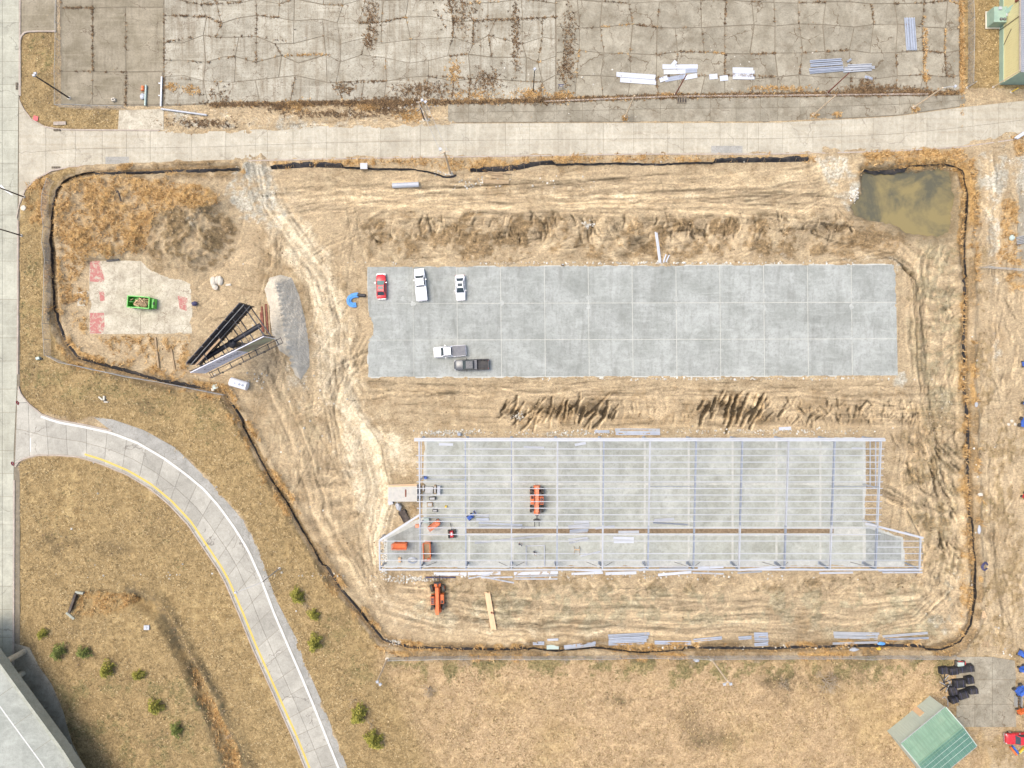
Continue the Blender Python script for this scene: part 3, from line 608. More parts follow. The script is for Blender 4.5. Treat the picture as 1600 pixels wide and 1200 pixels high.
def spill(line, top, w_in=4, w_out=7, cover=.5, seed=0, closed=False):
    """soil pushed and washed over the edge of paving"""
    win = window(line, w_in + w_out + 6); d, lat, arc, x, y = field(line, win, 2, 1, closed)
    n = fbm(X[win], Y[win], 14, 4, 400 + seed); f = fbm(X[win], Y[win], 4, 2, 430 + seed)
    ins = inside(line, X[win], Y[win]) if closed else lat > 0
    rel = np.where(ins, d / w_in, d / w_out)
    h = top + .07 * (n - (1 - cover)) * 2.2 + .035 * (f - .5) - .085 * rel
    Z[win] = np.where(rel < 1.6, np.maximum(Z[win], np.minimum(h, top + .07)), Z[win])
for pl, k in ((SLAB1, .5), (SLAB2, .46), (OLD, .55)): spill(pl, .125 if pl is not OLD else .08, 4, 8, k, 1, True)
spill(XB[6:], .06, 5, 8, .55, 2); spill([(250, 205), (350, 205), (500, 197), (700, 193)], .06, 9, 9, .6, 3); spill(LOT_B[2:5], .04, 8, 8, .62, 4); spill([(1290, 238), (1345, 236)], .06, 14, 10, .7, 5); spill([(372, 251), (425, 250)], .06, 14, 10, .7, 6); spill([(1520, 226), (1600, 215)], .06, 14, 10, .65, 7)
spill([(1000, 192), (1200, 192), (1310, 187)], .06, 4, 4, .4, 8); spill(SH[3:], .04, 4, 6, .5, 9); spill(LI[5:], .06, 1.5, 4, .2, 10)
def zt(px, py):
    i = min(max(np.searchsorted(GX, px) - 1, 0), NXg - 2); j = min(max(np.searchsorted(GY, py) - 1, 0), NYg - 2)
    fx = (px - GX[i]) / (GX[i + 1] - GX[i]); fy = (py - GY[j]) / (GY[j + 1] - GY[j])
    return float((Z[j, i] * (1 - fx) + Z[j, i + 1] * fx) * (1 - fy) + (Z[j + 1, i] * (1 - fx) + Z[j + 1, i + 1] * fx) * fy)
def GT(px, py, h=0.0):
    p = G(px, py); p.z = zt(px, py) + h; return p
def samp(ch, px, py):
    i = min(max(np.searchsorted(GX, px) - 1, 0), NXg - 2); j = min(max(np.searchsorted(GY, py) - 1, 0), NYg - 2)
    return float(M[ch][j, i])

def ground_material():
    m, N, L, B = nodes_of('ground_cover'); P = world_pos(N)
    at = {}
    for nm, keys in (('cover_a', ('reed', 'grass', 'mud', 'pale')), ('cover_b', ('grav', 'green', 'trk', 'wet_dark'))):
        a = N.new('ShaderNodeAttribute'); a.attribute_name = nm; s = N.new('ShaderNodeSeparateColor'); L.new(a.outputs['Color'], s.inputs[0])
        for i, k in enumerate(keys): at[k] = s.outputs[i] if i < 3 else a.outputs['Alpha']
    a = N.new('ShaderNodeAttribute'); a.attribute_name = 'cover_c'; at['pink'] = a.outputs['Fac']
    nL = noise(N, L, P, .06, 4, .6); nM = noise(N, L, P, .5, 6, .65, .3); nF = noise(N, L, P, 2.6, 6, .72, .4); nX = noise(N, L, P, 8, 3, .7)
    def edge(k, s=.55): return span(N, L, mth(N, L, 'ADD', at[k], mth(N, L, 'MULTIPLY', mth(N, L, 'SUBTRACT', nF, .5), s)), .3, .7)
    nV = noise(N, L, P, 1.5, 5, .62, 1.8, (.4, 1, 1)); vein = mth(N, L, 'ABSOLUTE', mth(N, L, 'SUBTRACT', nV, .5))       # scribbled dark and pale lines painted in for local contrast
    nW = noise(N, L, P, 1.9, 4, .6, 2.2); vein2 = mth(N, L, 'ABSOLUTE', mth(N, L, 'SUBTRACT', nW, .5))
    soil = mixc(N, L, (.305, .222, .125), (.505, .395, .24), span(N, L, nM, .34, .66))
    soil = mixc(N, L, soil, (.46, .35, .21), span(N, L, nL, .4, .65))
    soil = mixc(N, L, soil, mixc(N, L, (.24, .20, .115), (.42, .36, .225), span(N, L, nM, .36, .64)), mth(N, L, 'MULTIPLY', edge('green', .7), .85))
    soil = mixc(N, L, soil, mixc(N, L, (.125, .08, .035), (.30, .20, .095), span(N, L, nF, .35, .65)), mth(N, L, 'MULTIPLY', edge('mud', .9), .8))
    soil = mixc(N, L, soil, mixc(N, L, (.49, .385, .24), (.68, .57, .39), span(N, L, nM, .35, .65)), edge('pale', .5))
    soil = mixc(N, L, soil, mixc(N, L, (.36, .335, .255), (.52, .49, .395), span(N, L, nF, .35, .65)), mth(N, L, 'MULTIPLY', edge('grav', .7), .8))
    soil = mixc(N, L, soil, span(N, L, at['trk'], -1, 1, .25, 1.75), 1.0, 'MULTIPLY')  # track tone, with the shading of ruts and gouges painted into it
    soil = mixc(N, L, soil, span(N, L, vein, 0, .03, .55, 1.0), 1.0, 'MULTIPLY')
    soil = mixc(N, L, soil, span(N, L, vein2, 0, .04, 1.3, 1.0), 1.0, 'MULTIPLY')
    soil = mixc(N, L, soil, span(N, L, nF, .28, .72, .70, 1.28), 1.0, 'MULTIPLY')
    gs = noise(N, L, P, 1.5, 8, .8, 1.6)
    grass = mixc(N, L, (.16, .108, .045), (.465, .335, .16), span(N, L, gs, .37, .63))
    grass = mixc(N, L, grass, mixc(N, L, (.27, .175, .09), (.66, .48, .28), span(N, L, gs, .37, .63)), at['pink'])
    grass = mixc(N, L, grass, mixc(N, L, (.085, .075, .028), (.33, .27, .115), span(N, L, gs, .37, .63)), mth(N, L, 'MULTIPLY', edge('green', .6), .75))
    grass = mixc(N, L, grass, (.125, .092, .048), mth(N, L, 'MULTIPLY', edge('mud', .9), .75))
    grass = mixc(N, L, grass, mixc(N, L, (.30, .195, .08), (.50, .37, .17), span(N, L, nM, .4, .6)), mth(N, L, 'MULTIPLY', span(N, L, nL, .52, .66), .45))
    grass = mixc(N, L, grass, span(N, L, nM, .3, .7, .8, 1.2), 1.0, 'MULTIPLY')
    grass = mixc(N, L, grass, span(N, L, at['trk'], -1, 1, .6, 1.4), 1.0, 'MULTIPLY')
    reed = mixc(N, L, (.30, .18, .065), (.64, .41, .165), span(N, L, noise(N, L, P, 2.2, 7, .75, 1.5), .35, .65))
    col = mixc(N, L, soil, grass, edge('grass', .7)); col = mixc(N, L, col, reed, edge('reed', .8))
    col = mixc(N, L, col, (.095, .082, .045), mth(N, L, 'MULTIPLY', at['wet_dark'], .85))
    col = mixc(N, L, col, span(N, L, nX, .25, .75, .86, 1.14), 1.0, 'MULTIPLY')
    L.new(col, B.inputs['Base Color']); B.inputs['Specular IOR Level'].default_value = .15
    L.new(span(N, L, at['wet_dark'], 0, 1, .95, .4), B.inputs['Roughness'])
    bump(N, L, B, mth(N, L, 'ADD', nF, mth(N, L, 'MULTIPLY', gs, .6)), 1.0, .22)
    return m

_zz = Z.copy()
_far = np.clip((np.maximum(np.abs(X - 800) - 900, np.abs(Y - 600) - 700)) / 400, 0, 1); _zz *= (1 - _far)
me = bpy.data.meshes.new('ground')
nv = NXg * NYg
co = np.empty((nv, 3), np.float32); co[:, 0] = ((X - 800) / K).ravel(); co[:, 1] = ((600 - Y) / K).ravel(); co[:, 2] = _zz.ravel()
me.vertices.add(nv); me.vertices.foreach_set('co', co.ravel())
ii, jj = np.meshgrid(np.arange(NXg - 1), np.arange(NYg - 1)); a0 = (jj * NXg + ii).ravel()
quads = np.stack([a0 + NXg, a0 + NXg + 1, a0 + 1, a0], 1).astype(np.int32)
nq = len(quads)
me.loops.add(nq * 4); me.loops.foreach_set('vertex_index', quads.ravel())
me.polygons.add(nq); me.polygons.foreach_set('loop_start', np.arange(0, nq * 4, 4, dtype=np.int32)); me.polygons.foreach_set('use_smooth', np.ones(nq, bool))
me.update(calc_edges=True)
for nm, keys in (('cover_a', ('reed', 'grass', 'mud', 'pale')), ('cover_b', ('grav', 'green', 'trk', 'wet_dark'))):
    at = me.attributes.new(nm, 'FLOAT_COLOR', 'POINT'); at.data.foreach_set('color', np.stack([M[k].ravel() for k in keys], 1).astype(np.float32).ravel())
at = me.attributes.new('cover_c', 'FLOAT', 'POINT'); at.data.foreach_set('value', M['pink'].astype(np.float32).ravel())
me.materials.append(ground_material())
go = bpy.data.objects.new('ground', me); COL.objects.link(go); tag(go, 'bare tan clay and dry grass ground of the building site', kind='structure')

# pond water
m, N, L, B = nodes_of('pond_water'); P = world_pos(N)
n1 = noise(N, L, P, .12, 5, .6, .6); n2 = noise(N, L, P, 1.2, 4, .6)
ramp = span(N, L, mth(N, L, 'ADD', n1, mth(N, L, 'MULTIPLY', n2, .15)), .5, .66)
L.new(mixc(N, L, (.10, .092, .055), (.235, .185, .075), ramp), B.inputs['Base Color']); B.inputs['Roughness'].default_value = .16
bump(N, L, B, noise(N, L, P, 3, 3, .6), .12, .03); MAT['water'] = m
mb = MB(); mb.sheet([G(x, y)[:2] for x, y in [(1322, 258), (1500, 254), (1502, 384), (1390, 384), (1318, 345)]], -.42)
tag(mb.build('pond_water', MAT['water']), 'shallow olive brown pond water in the corner of the site', kind='structure')

# ================================================================ PAVEMENTS
def P2(px, py): return G(px, py)[:2]
def structure(name, label):
    o = bpy.data.objects.new(name, None); COL.objects.link(o); return tag(o, label, kind='structure')
def shrink(poly, g):
    """move every edge of a polygon inwards by g metres"""
    n = len(poly); a2 = sum(p[0] * q[1] - q[0] * p[1] for p, q in zip(poly, poly[1:] + poly[:1]))
    if a2 < 0: poly = poly[::-1]
    out = []
    for i in range(n):
        p0, p1, p2 = Vector(poly[i - 1]), Vector(poly[i]), Vector(poly[(i + 1) % n])
        e1 = (p1 - p0).normalized(); e2 = (p2 - p1).normalized()
        n1 = Vector((-e1.y, e1.x)); n2 = Vector((-e2.y, e2.x)); b = n1 + n2
        k = g / max(.3, 1 + n1.dot(n2)) if b.length > 1e-4 else 0
        out.append((p1.x + b.x * k, p1.y + b.y * k))
    return out
def panel(parent, name, poly, z0, z1, mat, gap=.05, kind=None):
    mb = MB(); mb.prism(shrink([tuple(p) for p in poly], gap / 2), z0, z1)
    return mb.build(name, mat, parent, kind=kind)

# --- west street
st = structure('west_street', 'pale concrete street running along the west edge')
mb = MB(); mb.prism([P2(*p) for p in [(-260, -400), (31, -400), (31, 1600), (-260, 1600)]], -.2, .02); mb.build('road_bed', MAT['joint'], st)
ys = [-60]
while ys[-1] < 1270: ys.append(ys[-1] + R.choice([36, 44, 52, 60]))
for a, b in zip(ys, ys[1:]):
    if a >= 1040: xe = 20
    for x0, x1 in ((-230, -100), (-100, 4), (4, None)):
        def xr(y): return float(np.interp(y, [150, 160, 335, 600, 700, 1000, 1300], [30, 29, 28, 27, 22, 21, 20]))
        panel(st, 'road_panel', [P2(x0, a), P2(x1 if x1 is not None else xr(a), a), P2(x1 if x1 is not None else xr(b), b), P2(x0, b)], -.1, .06, MAT['street'], .05)
mb = MB()
for seg in ([(31, 150), (30.5, 60), (31, -100)], [(27.5, 345), (27.5, 450), (27, 585)], [(21.5, 750), (21, 900), (20.5, 1005), (20, 1060)]):
    mb.ribbon([P2(x, y) for x, y in seg], [P2(x + 2.4, y) for x, y in seg], .16, .2)
mb.build('kerb', MAT['kerb'], st)
mb = MB(); mb.ribbon([P2(x, y) for x, y in [(2, 288), (9, 296), (20, 304)]], [P2(x, y) for x, y in [(0, 291), (8, 298.5), (20, 306)]], .066); mb.build('stop_line', MAT['white_line'], st)

# --- cross street
cs = structure('cross_street', 'wide concrete street crossing above the site')
xt = lambda x: float(np.interp(x, [p[0] for p in XS], [p[1] for p in XS])); xb = lambda x: float(np.interp(x, [p[0] for p in XB], [p[1] for p in XB]))
xs_all = sorted(set([30, 34, 40, 50, 60, 70, 80, 90, 105, 118] + list(range(130, 1761, 30))))
mb = MB(); mb.prism([P2(x, xt(x)) for x in xs_all] + [P2(x, xb(x)) for x in xs_all[::-1]], -.2, .02); mb.build('road_bed', MAT['joint'], cs)
stn = [30, 72, 118, 160, 198, 235, 300, 353, 400, 418, 458, 510, 558, 595, 657, 700, 728, 790, 827, 872, 917, 943, 990, 1043, 1068, 1125, 1168, 1185, 1223, 1270, 1315, 1364, 1412, 1448, 1520, 1560, 1600, 1660, 1720, 1760]
for a, b in zip(stn, stn[1:]):
    sub = [a] + [x for x in xs_all if a + 3 < x < b - 3] + [b]
    dy = R.uniform(-4, 4) if R.random() < .4 else 0
    for lo, hi in ((0, .52), (.52, 1)):
        f = lambda x, t: xt(x) + (xb(x) - xt(x)) * t
        sk = R.uniform(-2, 2)
        panel(cs, 'road_panel', [P2(x, f(x, lo)) for x in sub] + [P2(x, f(x, hi)) for x in sub[::-1]], -.1, .06, MAT['road'], .045)
mb = MB()
for x0, x1, y0, y1 in ((1111, 1160, 228, 239), (165, 202, 245, 257)): mb.sheet([P2(x0, y0), P2(x1, y0), P2(x1, y1), P2(x0, y1)], .065)
mb.build('repair_patch', MAT['shoulder'], cs)
mb = MB(); mb.ribbon([P2(x, y) for x, y in XB[5:]], [P2(x, y + 2) for x, y in XB[5:]], .1, .2); mb.ribbon([P2(x, y - 2) for x, y in XS[:8]], [P2(x, y) for x, y in XS[:8]], .15, .25); mb.ribbon([P2(x, y) for x, y in XB[:6]], [P2(x + 1, y + 2) for x, y in XB[:6]], .15, .25); mb.build('kerb', MAT['kerb'], cs)
# drain inlets
for i, (x, y, w, d, lab) in enumerate(((108 / 4, 135, 3, 11, 'iron kerb inlet grate beside the grass island on the west street'), (90, 203.5, 11, 3, 'iron kerb inlet grate at the south tip of the grass island'), (88, 262, 13, 3, 'iron kerb inlet grate at the corner of the orange reed bank'), (1065, 157, 15, 9, 'heavy iron grate inlet in the apron below the red pole'))):
    t = thing('drain_grate', lab, 'drain', G(x, y), 0, 'kerb inlets'); c = G(x, y)
    mb = MB(); mb.box((c.x, c.y, .12), (w / K, d / K, .12)); mb.build('frame', MAT['joint'], t)
    mb = MB()
    n = 4
    for k in range(n):
        if w > d: mb.box((c.x + (k - 1.5) * w / K / n, c.y, .19), (w / K / n * .55, d / K * .8, .03))
        else: mb.box((c.x, c.y + (k - 1.5) * d / K / n, .19), (w / K * .8, d / K / n * .55, .03))
    MAT.setdefault('iron', paint('rusty_iron', (.07, .055, .045), .7, .3, .3, .4)); mb.build('bar', MAT['iron'], t, kind='stuff')

# --- curved ramp
def resample(pts, n):
    p = np.array(pts, float); s = np.concatenate([[0], np.cumsum(np.hypot(*np.diff(p, axis=0).T))]); t = np.linspace(0, s[-1], n)
    return np.stack([np.interp(t, s, p[:, 0]), np.interp(t, s, p[:, 1])], 1)
rp = structure('curved_ramp', 'curved one lane concrete ramp with a yellow and a white edge line')
NS = 30
lo = resample(LO, NS * 4 + 1); li = resample(LI, NS * 4 + 1)
mb = MB(); mb.ribbon([P2(*p) for p in li], [P2(*p) for p in lo], .02, .25); mb.build('road_bed', MAT['joint'], rp)
for i in range(NS):
    for t0, t1 in ((0, .47), (.47, 1)):
        sub = range(i * 4, i * 4 + 5)
        A = [P2(*(li[k] + (lo[k] - li[k]) * t0)) for k in sub]; Bq = [P2(*(li[k] + (lo[k] - li[k]) * t1)) for k in sub]
        panel(rp, 'road_panel', A + Bq[::-1], -.1, .06, MAT['ramp'], .05)
def off_line(pts, d, n=60):
    q = resample(pts, n); out = []
    for i in range(n):
        t = q[min(i + 1, n - 1)] - q[max(i - 1, 0)]; t = t / (np.hypot(*t) or 1); out.append((q[i][0] - t[1] * d, q[i][1] + t[0] * d))
    return out
yl = LI[4:]
mb = MB(); mb.ribbon([P2(*p) for p in off_line(yl, -7)][3:], [P2(*p) for p in off_line(yl, -4)][3:], .068); mb.build('yellow_edge_line', MAT['yellow_line'], rp)
mb = MB(); mb.ribbon([P2(*p) for p in off_line(LO[3:], 1.2)], [P2(*p) for p in off_line(LO[3:], 4.4)], .068); mb.ribbon([P2(47, 684), P2(47, 706)], [P2(48.6, 684), P2(48.6, 706)], .068); mb.build('white_edge_line', MAT['white_line'], rp)
mb = MB(); mb.ribbon([P2(*p) for p in off_line(LI, -.2, 90)], [P2(*p) for p in off_line(LI, 2, 90)], .17, .3); mb.build('inner_kerb', MAT['kerb'], rp)
mb = MB(); mb.ribbon([P2(*p) for p in off_line(LO[:7], -2, 30)], [P2(*p) for p in off_line(LO[:7], -.1, 30)], .16, .3); mb.build('outer_kerb', MAT['kerb'], rp)
so = resample(SH, 90); wl = resample(LO[6:], 90)
mb = MB(); mb.ribbon([P2(*p) for p in wl], [P2(*p) for p in so], .035, .2); mb.build('shoulder', MAT['shoulder'], rp)

# --- the cracked lot north of the cross street
lot = structure('parking_lot', 'cracked abandoned concrete lot with weeds in its joints')
mb = MB(); mb.prism([P2(*p) for p in [(92, -140), (1500, -140), (1500, 146)] + LOT_B[::-1]], -.2, -.012); mb.build('lot_bed', MAT['joint'], lot)
ylot = lambda x: float(np.interp(x, [p[0] for p in LOT_B], [p[1] for p in LOT_B]))
CRACKS = []                                               # joints that weeds grow in
def cell_grid(xs, ys, jit, mat, gap, bottom=None, merge=0.0):
    nx, ny = len(xs), len(ys)
    V = [[(xs[i] + (R.uniform(-jit, jit) if 0 < i < nx - 1 else 0), (ys[j] + (R.uniform(-jit, jit) if 0 < j < ny - 1 else 0)) if j < ny - 1 or bottom is None else bottom(xs[i]) - 2) for i in range(nx)] for j in range(ny)]
    for j in range(ny - 1):
        i = 0
        while i < nx - 1:
            k = i + 1
            if R.random() < merge and k < nx - 1: k += 1
            poly = [V[j][q] for q in range(i, k + 1)] + [V[j + 1][q] for q in range(k, i - 1, -1)]
            panel(lot, 'concrete_panel', [P2(*p) for p in poly], -.1, .03 + R.uniform(-.008, .012), mat, gap * R.choice([.6, 1, 1, 1.5]))
            if R.random() < .55: CRACKS.append((V[j][i], V[j + 1][i]))
            if R.random() < .55: CRACKS.append((V[j + 1][i], V[j + 1][k]))
            i = k
cell_grid([95, 145, 197, 256], [-90, 12, 112, 166], 1, MAT['lot_dark'], .22, ylot, .1)
cell_grid([257, 290, 321, 343, 372, 404, 437, 460, 505, 530, 566, 600, 640, 668, 705, 735, 770, 816, 847, 868], [-90, -40, 2, 30, 62, 92, 124, 160], 7, MAT['lot'], .13, ylot, .45)
cell_grid([869, 902, 940, 985, 1028, 1058, 1098, 1135, 1175, 1213, 1250, 1288, 1331, 1362, 1400, 1440, 1478, 1499], [-90, -40, 3, 41, 82, 121, 150], 4, MAT['lot_grey'], .16, ylot, .25)
# apron between lot and street: broken walk
wk = structure('sidewalk', 'old concrete walk and kerb strip between the lot and the cross street')
mb = MB(); mb.prism([P2(*p) for p in [(700, 162), (950, 156), (1200, 152), (1510, 148), (1512, 163)]] + [P2(x, xt(x) - 1) for x in (1500, 1400, 1310, 1200, 1000, 700)], -.2, -.012); mb.build('walk_bed', MAT['joint'], wk)
wx = [700, 732, 762, 800, 836, 870, 910, 952, 990, 1032, 1070, 1110, 1150, 1188, 1215, 1250, 1290, 1331, 1364, 1405, 1440, 1475, 1508]
for a, b in zip(wx, wx[1:]):
    f = lambda x: ylot(x) + 4 if x < 1500 else 149
    mid = lambda x: f(x) + (xt(x) - f(x)) * .42
    panel(wk, 'walk_panel', [P2(a, f(a)), P2(b, f(b)), P2(b, mid(b)), P2(a, mid(a))], -.1, .03, MAT['lot_grey'], .08)
    panel(wk, 'walk_panel', [P2(a, mid(a)), P2(b, mid(b)), P2(b, xt(b) - 2), P2(a, xt(a) - 2)], -.1, .03, MAT['lot_grey'], .06)
panel(wk, 'walk_panel', [P2(*p) for p in [(186, 172), (256, 170), (256, 204), (184, 203)]], -.1, .03, MAT['old_slab'], .06)
mb = MB(); ptsk = [(x, ylot(x) + .5) for x in range(850, 1500, 50)]; mb.ribbon([P2(*p) for p in ptsk], [P2(x, y + 2.2) for x, y in ptsk], .16, .3); mb.build('kerb', MAT['kerb'], wk)
# island kerb
mb = MB(); isl = [(30, 150), (30, 110), (30.2, 72), (31, 62), (33.5, 55), (38, 50.5), (44, 48.5), (60, 48), (88, 48)]; isr = [(32, 150), (32, 110), (32.2, 72), (33, 63), (35.2, 57), (39, 52.8), (44.5, 50.8), (60, 50.2), (88, 50.2)]; mb.ribbon([P2(*p) for p in isl], [P2(*p) for p in isr], .15, .25)
tag(mb.build('island_kerb', MAT['kerb']), 'rounded concrete kerb round the grass island', kind='structure')
mb = MB(); mb.prism([P2(*p) for p in [(32, -140), (88, -140), (88, 47.6), (44, 48), (38, 50), (33.5, 54.5), (32.5, 58)]], -.2, .03); tag(mb.build('driveway', MAT['lot_dark']), 'worn concrete driveway beside the cracked lot', kind='structure')

# --- new slabs
s1 = structure('foundation_slab', 'new grey concrete slab with pale saw cut joints, cars parked on it')
mb = MB(); mb.prism([P2(*p) for p in SLAB1], -.3, .10); mb.build('slab_base', MAT['slab_pale'], s1)
cx1 = [574] + [645 + 68.45 * k for k in range(11)] + [1399]
ry1 = [417, 474.5, 531.5, 589]
for i in range(12):
    for j in range(3):
        def q(i, j):
            return (cx1[i] + (2 if i == 12 else 0) * (j / 3) + j * .6, ry1[j] - (i / 12) * (3.4 if j == 0 else 2.2 if j < 3 else 2))
        poly = [q(i, j), q(i + 1, j), q(i + 1, j + 1), q(i, j + 1)]
        if i == 0 and j == 1: poly = [(575, 474), q(1, 1), q(1, 2), (576, 531.5), (583, 522), (584, 508), (577, 494)]
        panel(s1, 'slab_panel', [P2(*p) for p in poly], -.1, .125, MAT['slab'], .11 if i > 1 else .06)
for k, (x, y) in enumerate(((645, 474), (785, 474), (919.5, 466), (919.5, 480), (1056, 467), (1056, 481), (1193, 463), (1193, 480), (1330, 463), (1329.5, 479), (630, 468), (1330, 530))):
    mb = MB(); n_ = 11; p = G(x, y); mb.sheet([(p.x + R.uniform(.2, .62) * math.cos(2 * math.pi * q / n_), p.y + R.uniform(.2, .7) * math.sin(2 * math.pi * q / n_)) for q in range(n_)], .1295); mb.build('slurry_spot', MAT['slurry'], s1)
s2 = structure('building_slab', 'new concrete slab below the steel frame')
mb = MB(); mb.prism([P2(*p) for p in SLAB2], -.3, .10); mb.build('slab_base', MAT['slab_pale'], s2)
cx2 = [665] + [733 + 68.55 * k for k in range(9)] + [1349]
for i in range(10):
    for y0, y1 in ((687, 756), (756, 824), (836, 876)):
        panel(s2, 'slab_panel', [P2(cx2[i], y0), P2(cx2[i + 1], y0), P2(cx2[i + 1], y1), P2(cx2[i], y1)], -.1, .125, MAT['slab_yellow'], .38)
panel(s2, 'slab_panel', [P2(*p) for p in [(663, 812), (663, 876), (604, 876), (604, 841)]], -.1, .125, MAT['slab'], .3); panel(s2, 'slab_panel', [P2(*p) for p in [(1351, 822), (1409, 841), (1409, 878), (1351, 878)]], -.1, .125, MAT['slab'], .3)
mb = MB(); mb.prism([P2(*p) for p in [(728, 826), (1302, 826), (1302, 833), (728, 833)]], .10, .128); mb.build('trench_fill', None, s2).data.materials.append(paint('trench_soil', (.235, .165, .095), .95, 0, .3, .6, 3))
os_ = structure('old_floor_slab', 'pale demolished building floor slab with red paint, green dumpster on it')
mb = MB(); mb.prism([P2(*p) for p in OLD], -.3, .08); mb.prism([P2(*p) for p in [(121, 455), (139.5, 455), (139.5, 478), (121, 478)]], -.3, .05); mb.build('floor_slab', MAT['old_slab'], os_)
m, N, L, B = nodes_of('worn_red_floor_paint'); P = world_pos(N); L.new(mixc(N, L, (.40, .15, .125), (.44, .39, .29), span(N, L, noise(N, L, P, 1.3, 8, .8, .6), .5, .57)), B.inputs['Base Color']); B.inputs['Roughness'].default_value = .85
for poly in ([(141, 408), (156, 407), (164, 438), (158, 441), (141, 440)], [(141, 489), (163, 489), (164, 512), (160, 521), (141, 521)], [(155, 455), (163, 454), (164, 470), (157, 471)], [(278, 462), (294, 466), (292, 486), (281, 482)]):
    mb = MB(); mb.sheet([P2(*p) for p in poly], .085); mb.build('red_paint', m, os_)
mb = MB()
for q, r in (((220, 410), (220, 458)), ((220, 488), (219, 521))): mb.ribbon([P2(*q), P2(*r)], [P2(q[0] + .8, q[1]), P2(r[0] + .8, r[1])], .084)
mb.build('floor_crack', MAT['joint'], os_)
ap = structure('yard_apron', 'worn grey concrete yard apron beside the green roofed shed')
xs_, ys_ = [1494, 1523, 1550, 1588], [1026, 1062, 1100, 1136]
for i in range(3):
    for j in range(3): panel(ap, 'concrete_panel', [P2(xs_[i], ys_[j]), P2(xs_[i + 1] - (R.uniform(0, 6) if i == 2 else 0), ys_[j] + (6 if i == 2 and j == 0 else 0)), P2(xs_[i + 1], ys_[j + 1]), P2(xs_[i], ys_[j + 1])], -.2, .05, MAT['lot_grey'], .06)
up = structure('underpass_pavement', 'stained pavement below the overpass')
mb = MB(); mb.prism([P2(*p) for p in [(18, 1004), (46, 1012), (60, 1040), (80, 1068), (98, 1108), (106, 1140), (112, 1160), (140, 1215), (165, 1300), (-80, 1300), (-60, 1004)]], -.2, .04); mb.build('pavement', MAT['lot_grey'], up)
ey = structure('east_yard_pavement', 'pale concrete yard at the east edge')
mb = MB(); mb.prism([P2(*p) for p in [(1592, 305), (1720, 300), (1720, 410), (1588, 405)]], -.2, .05); mb.build('pavement', MAT['lot_grey'], ey)
# ================================================================ OBJECT MATERIALS
MAT['steel'] = paint('galvanised_steel', (.42, .455, .51), .42, .35, .10, .08, 1.0, .06)
MAT['primer'] = paint('pale_primed_steel', (.43, .445, .46), .5, .1, .08, .1, 1.0, .06)
MAT['blue_steel'] = paint('blue_grey_rafter_steel', (.285, .315, .36), .5, .2, .12, .1, 1.0, .08)
MAT['sheet'] = paint('white_steel_sheet', (.55, .57, .60), .45, .05, .05, .08, 1.0, .05)
MAT['purlin'] = paint('purlin_steel', (.455, .465, .475), .5, .1, .06, .06, 1.0, .05)
MAT['sheet_grey'] = paint('grey_sheet_underside', (.33, .36, .42), .5, .1, .1, .15, 1.0)
MAT['white'] = paint('white_car_paint', (.78, .78, .79), .22, 0, .03, .06, .8)
MAT['red'] = paint('red_car_paint', (.52, .028, .035), .22, 0, .05, .06, .8)
MAT['charcoal'] = paint('charcoal_car_paint', (.095, .10, .105), .25, .4, .08, .1, .8)
MAT['glass'] = paint('tinted_car_glass', (.035, .05, .055), .08, 0, .1, .05, .8)
MAT['green_glass'] = paint('green_windscreen', (.13, .22, .19), .1, 0, .1, .1, .8)
MAT['black'] = paint('black_plastic', (.022, .022, .024), .55, 0, .2, .15, 2)
MAT['tyre'] = paint('dusty_tyre_rubber', (.05, .046, .04), .85, 0, .2, .4, 3)
MAT['chrome'] = paint('bright_trim', (.6, .6, .62), .25, .8, .05, .05, 1)
MAT['lamp'] = paint('lamp_lens', (.62, .62, .6), .15, 0, .05, .05, 1)
MAT['tail'] = paint('red_lamp_lens', (.35, .02, .02), .2, 0, .05, .05, 1)
MAT['cover'] = paint('grey_vinyl_cover', (.17, .17, .175), .65, 0, .12, .2, 1.5)
MAT['orange'] = paint('orange_machine_paint', (.68, .145, .03), .4, 0, .1, .18, 1.5, .05)
MAT['orange_pale'] = paint('sun_bleached_orange', (.74, .27, .14), .5, 0, .12, .15, 1.5)
MAT['blue'] = paint('blue_machine_paint', (.045, .13, .48), .4, 0, .15, .12, 1.5)
MAT['blue_pipe'] = paint('blue_plastic_pipe', (.10, .30, .62), .35, 0, .15, .1, 1.5)
MAT['green'] = paint('green_dumpster_paint', (.09, .46, .05), .4, 0, .15, .18, 1.2)
MAT['wood'] = paint('weathered_planks', (.36, .255, .14), .85, 0, .25, .4, 1.5, .12)
MAT['lumber'] = paint('fresh_lumber', (.68, .46, .26), .75, 0, .1, .2, 1.2, .08)
MAT['rust'] = paint('rusty_pole_steel', (.22, .07, .045), .8, .2, .3, .4, 2)
MAT['pole'] = paint('wooden_pole', (.58, .46, .31), .85, 0, .15, .3, 2)
MAT['galv'] = paint('galvanised_fence_steel', (.42, .42, .40), .5, .3, .12, .25, 2)
MAT['fabric'] = paint('black_silt_fabric', (.018, .018, .02), .85, 0, .4, .3, .7, 0, (.2, .15, .09))
MAT['sign_white'] = paint('billboard_sheet', (.66, .67, .74), .5, 0, .04, .08, 1)
MAT['board_back'] = paint('black_billboard_steel', (.028, .032, .045), .5, .3, .3, .15, 1.2)
MAT['bark'] = paint('bark', (.15, .11, .075), .9, 0, .3, .3, 4)
MAT['twig'] = paint('pale_bare_twigs', (.36, .29, .20), .9, 0, .2, .3, 2)
MAT['yellow_wall'] = paint('yellow_wall_cladding', (.66, .60, .32), .5, 0, .04, .1, .6)
MAT['green_metal'] = paint('pale_green_metal', (.30, .42, .33), .5, .1, .1, .15, .8)
MAT['grey_roof'] = paint('grey_ribbed_roof', (.36, .37, .38), .5, .2, .08, .15, .8)
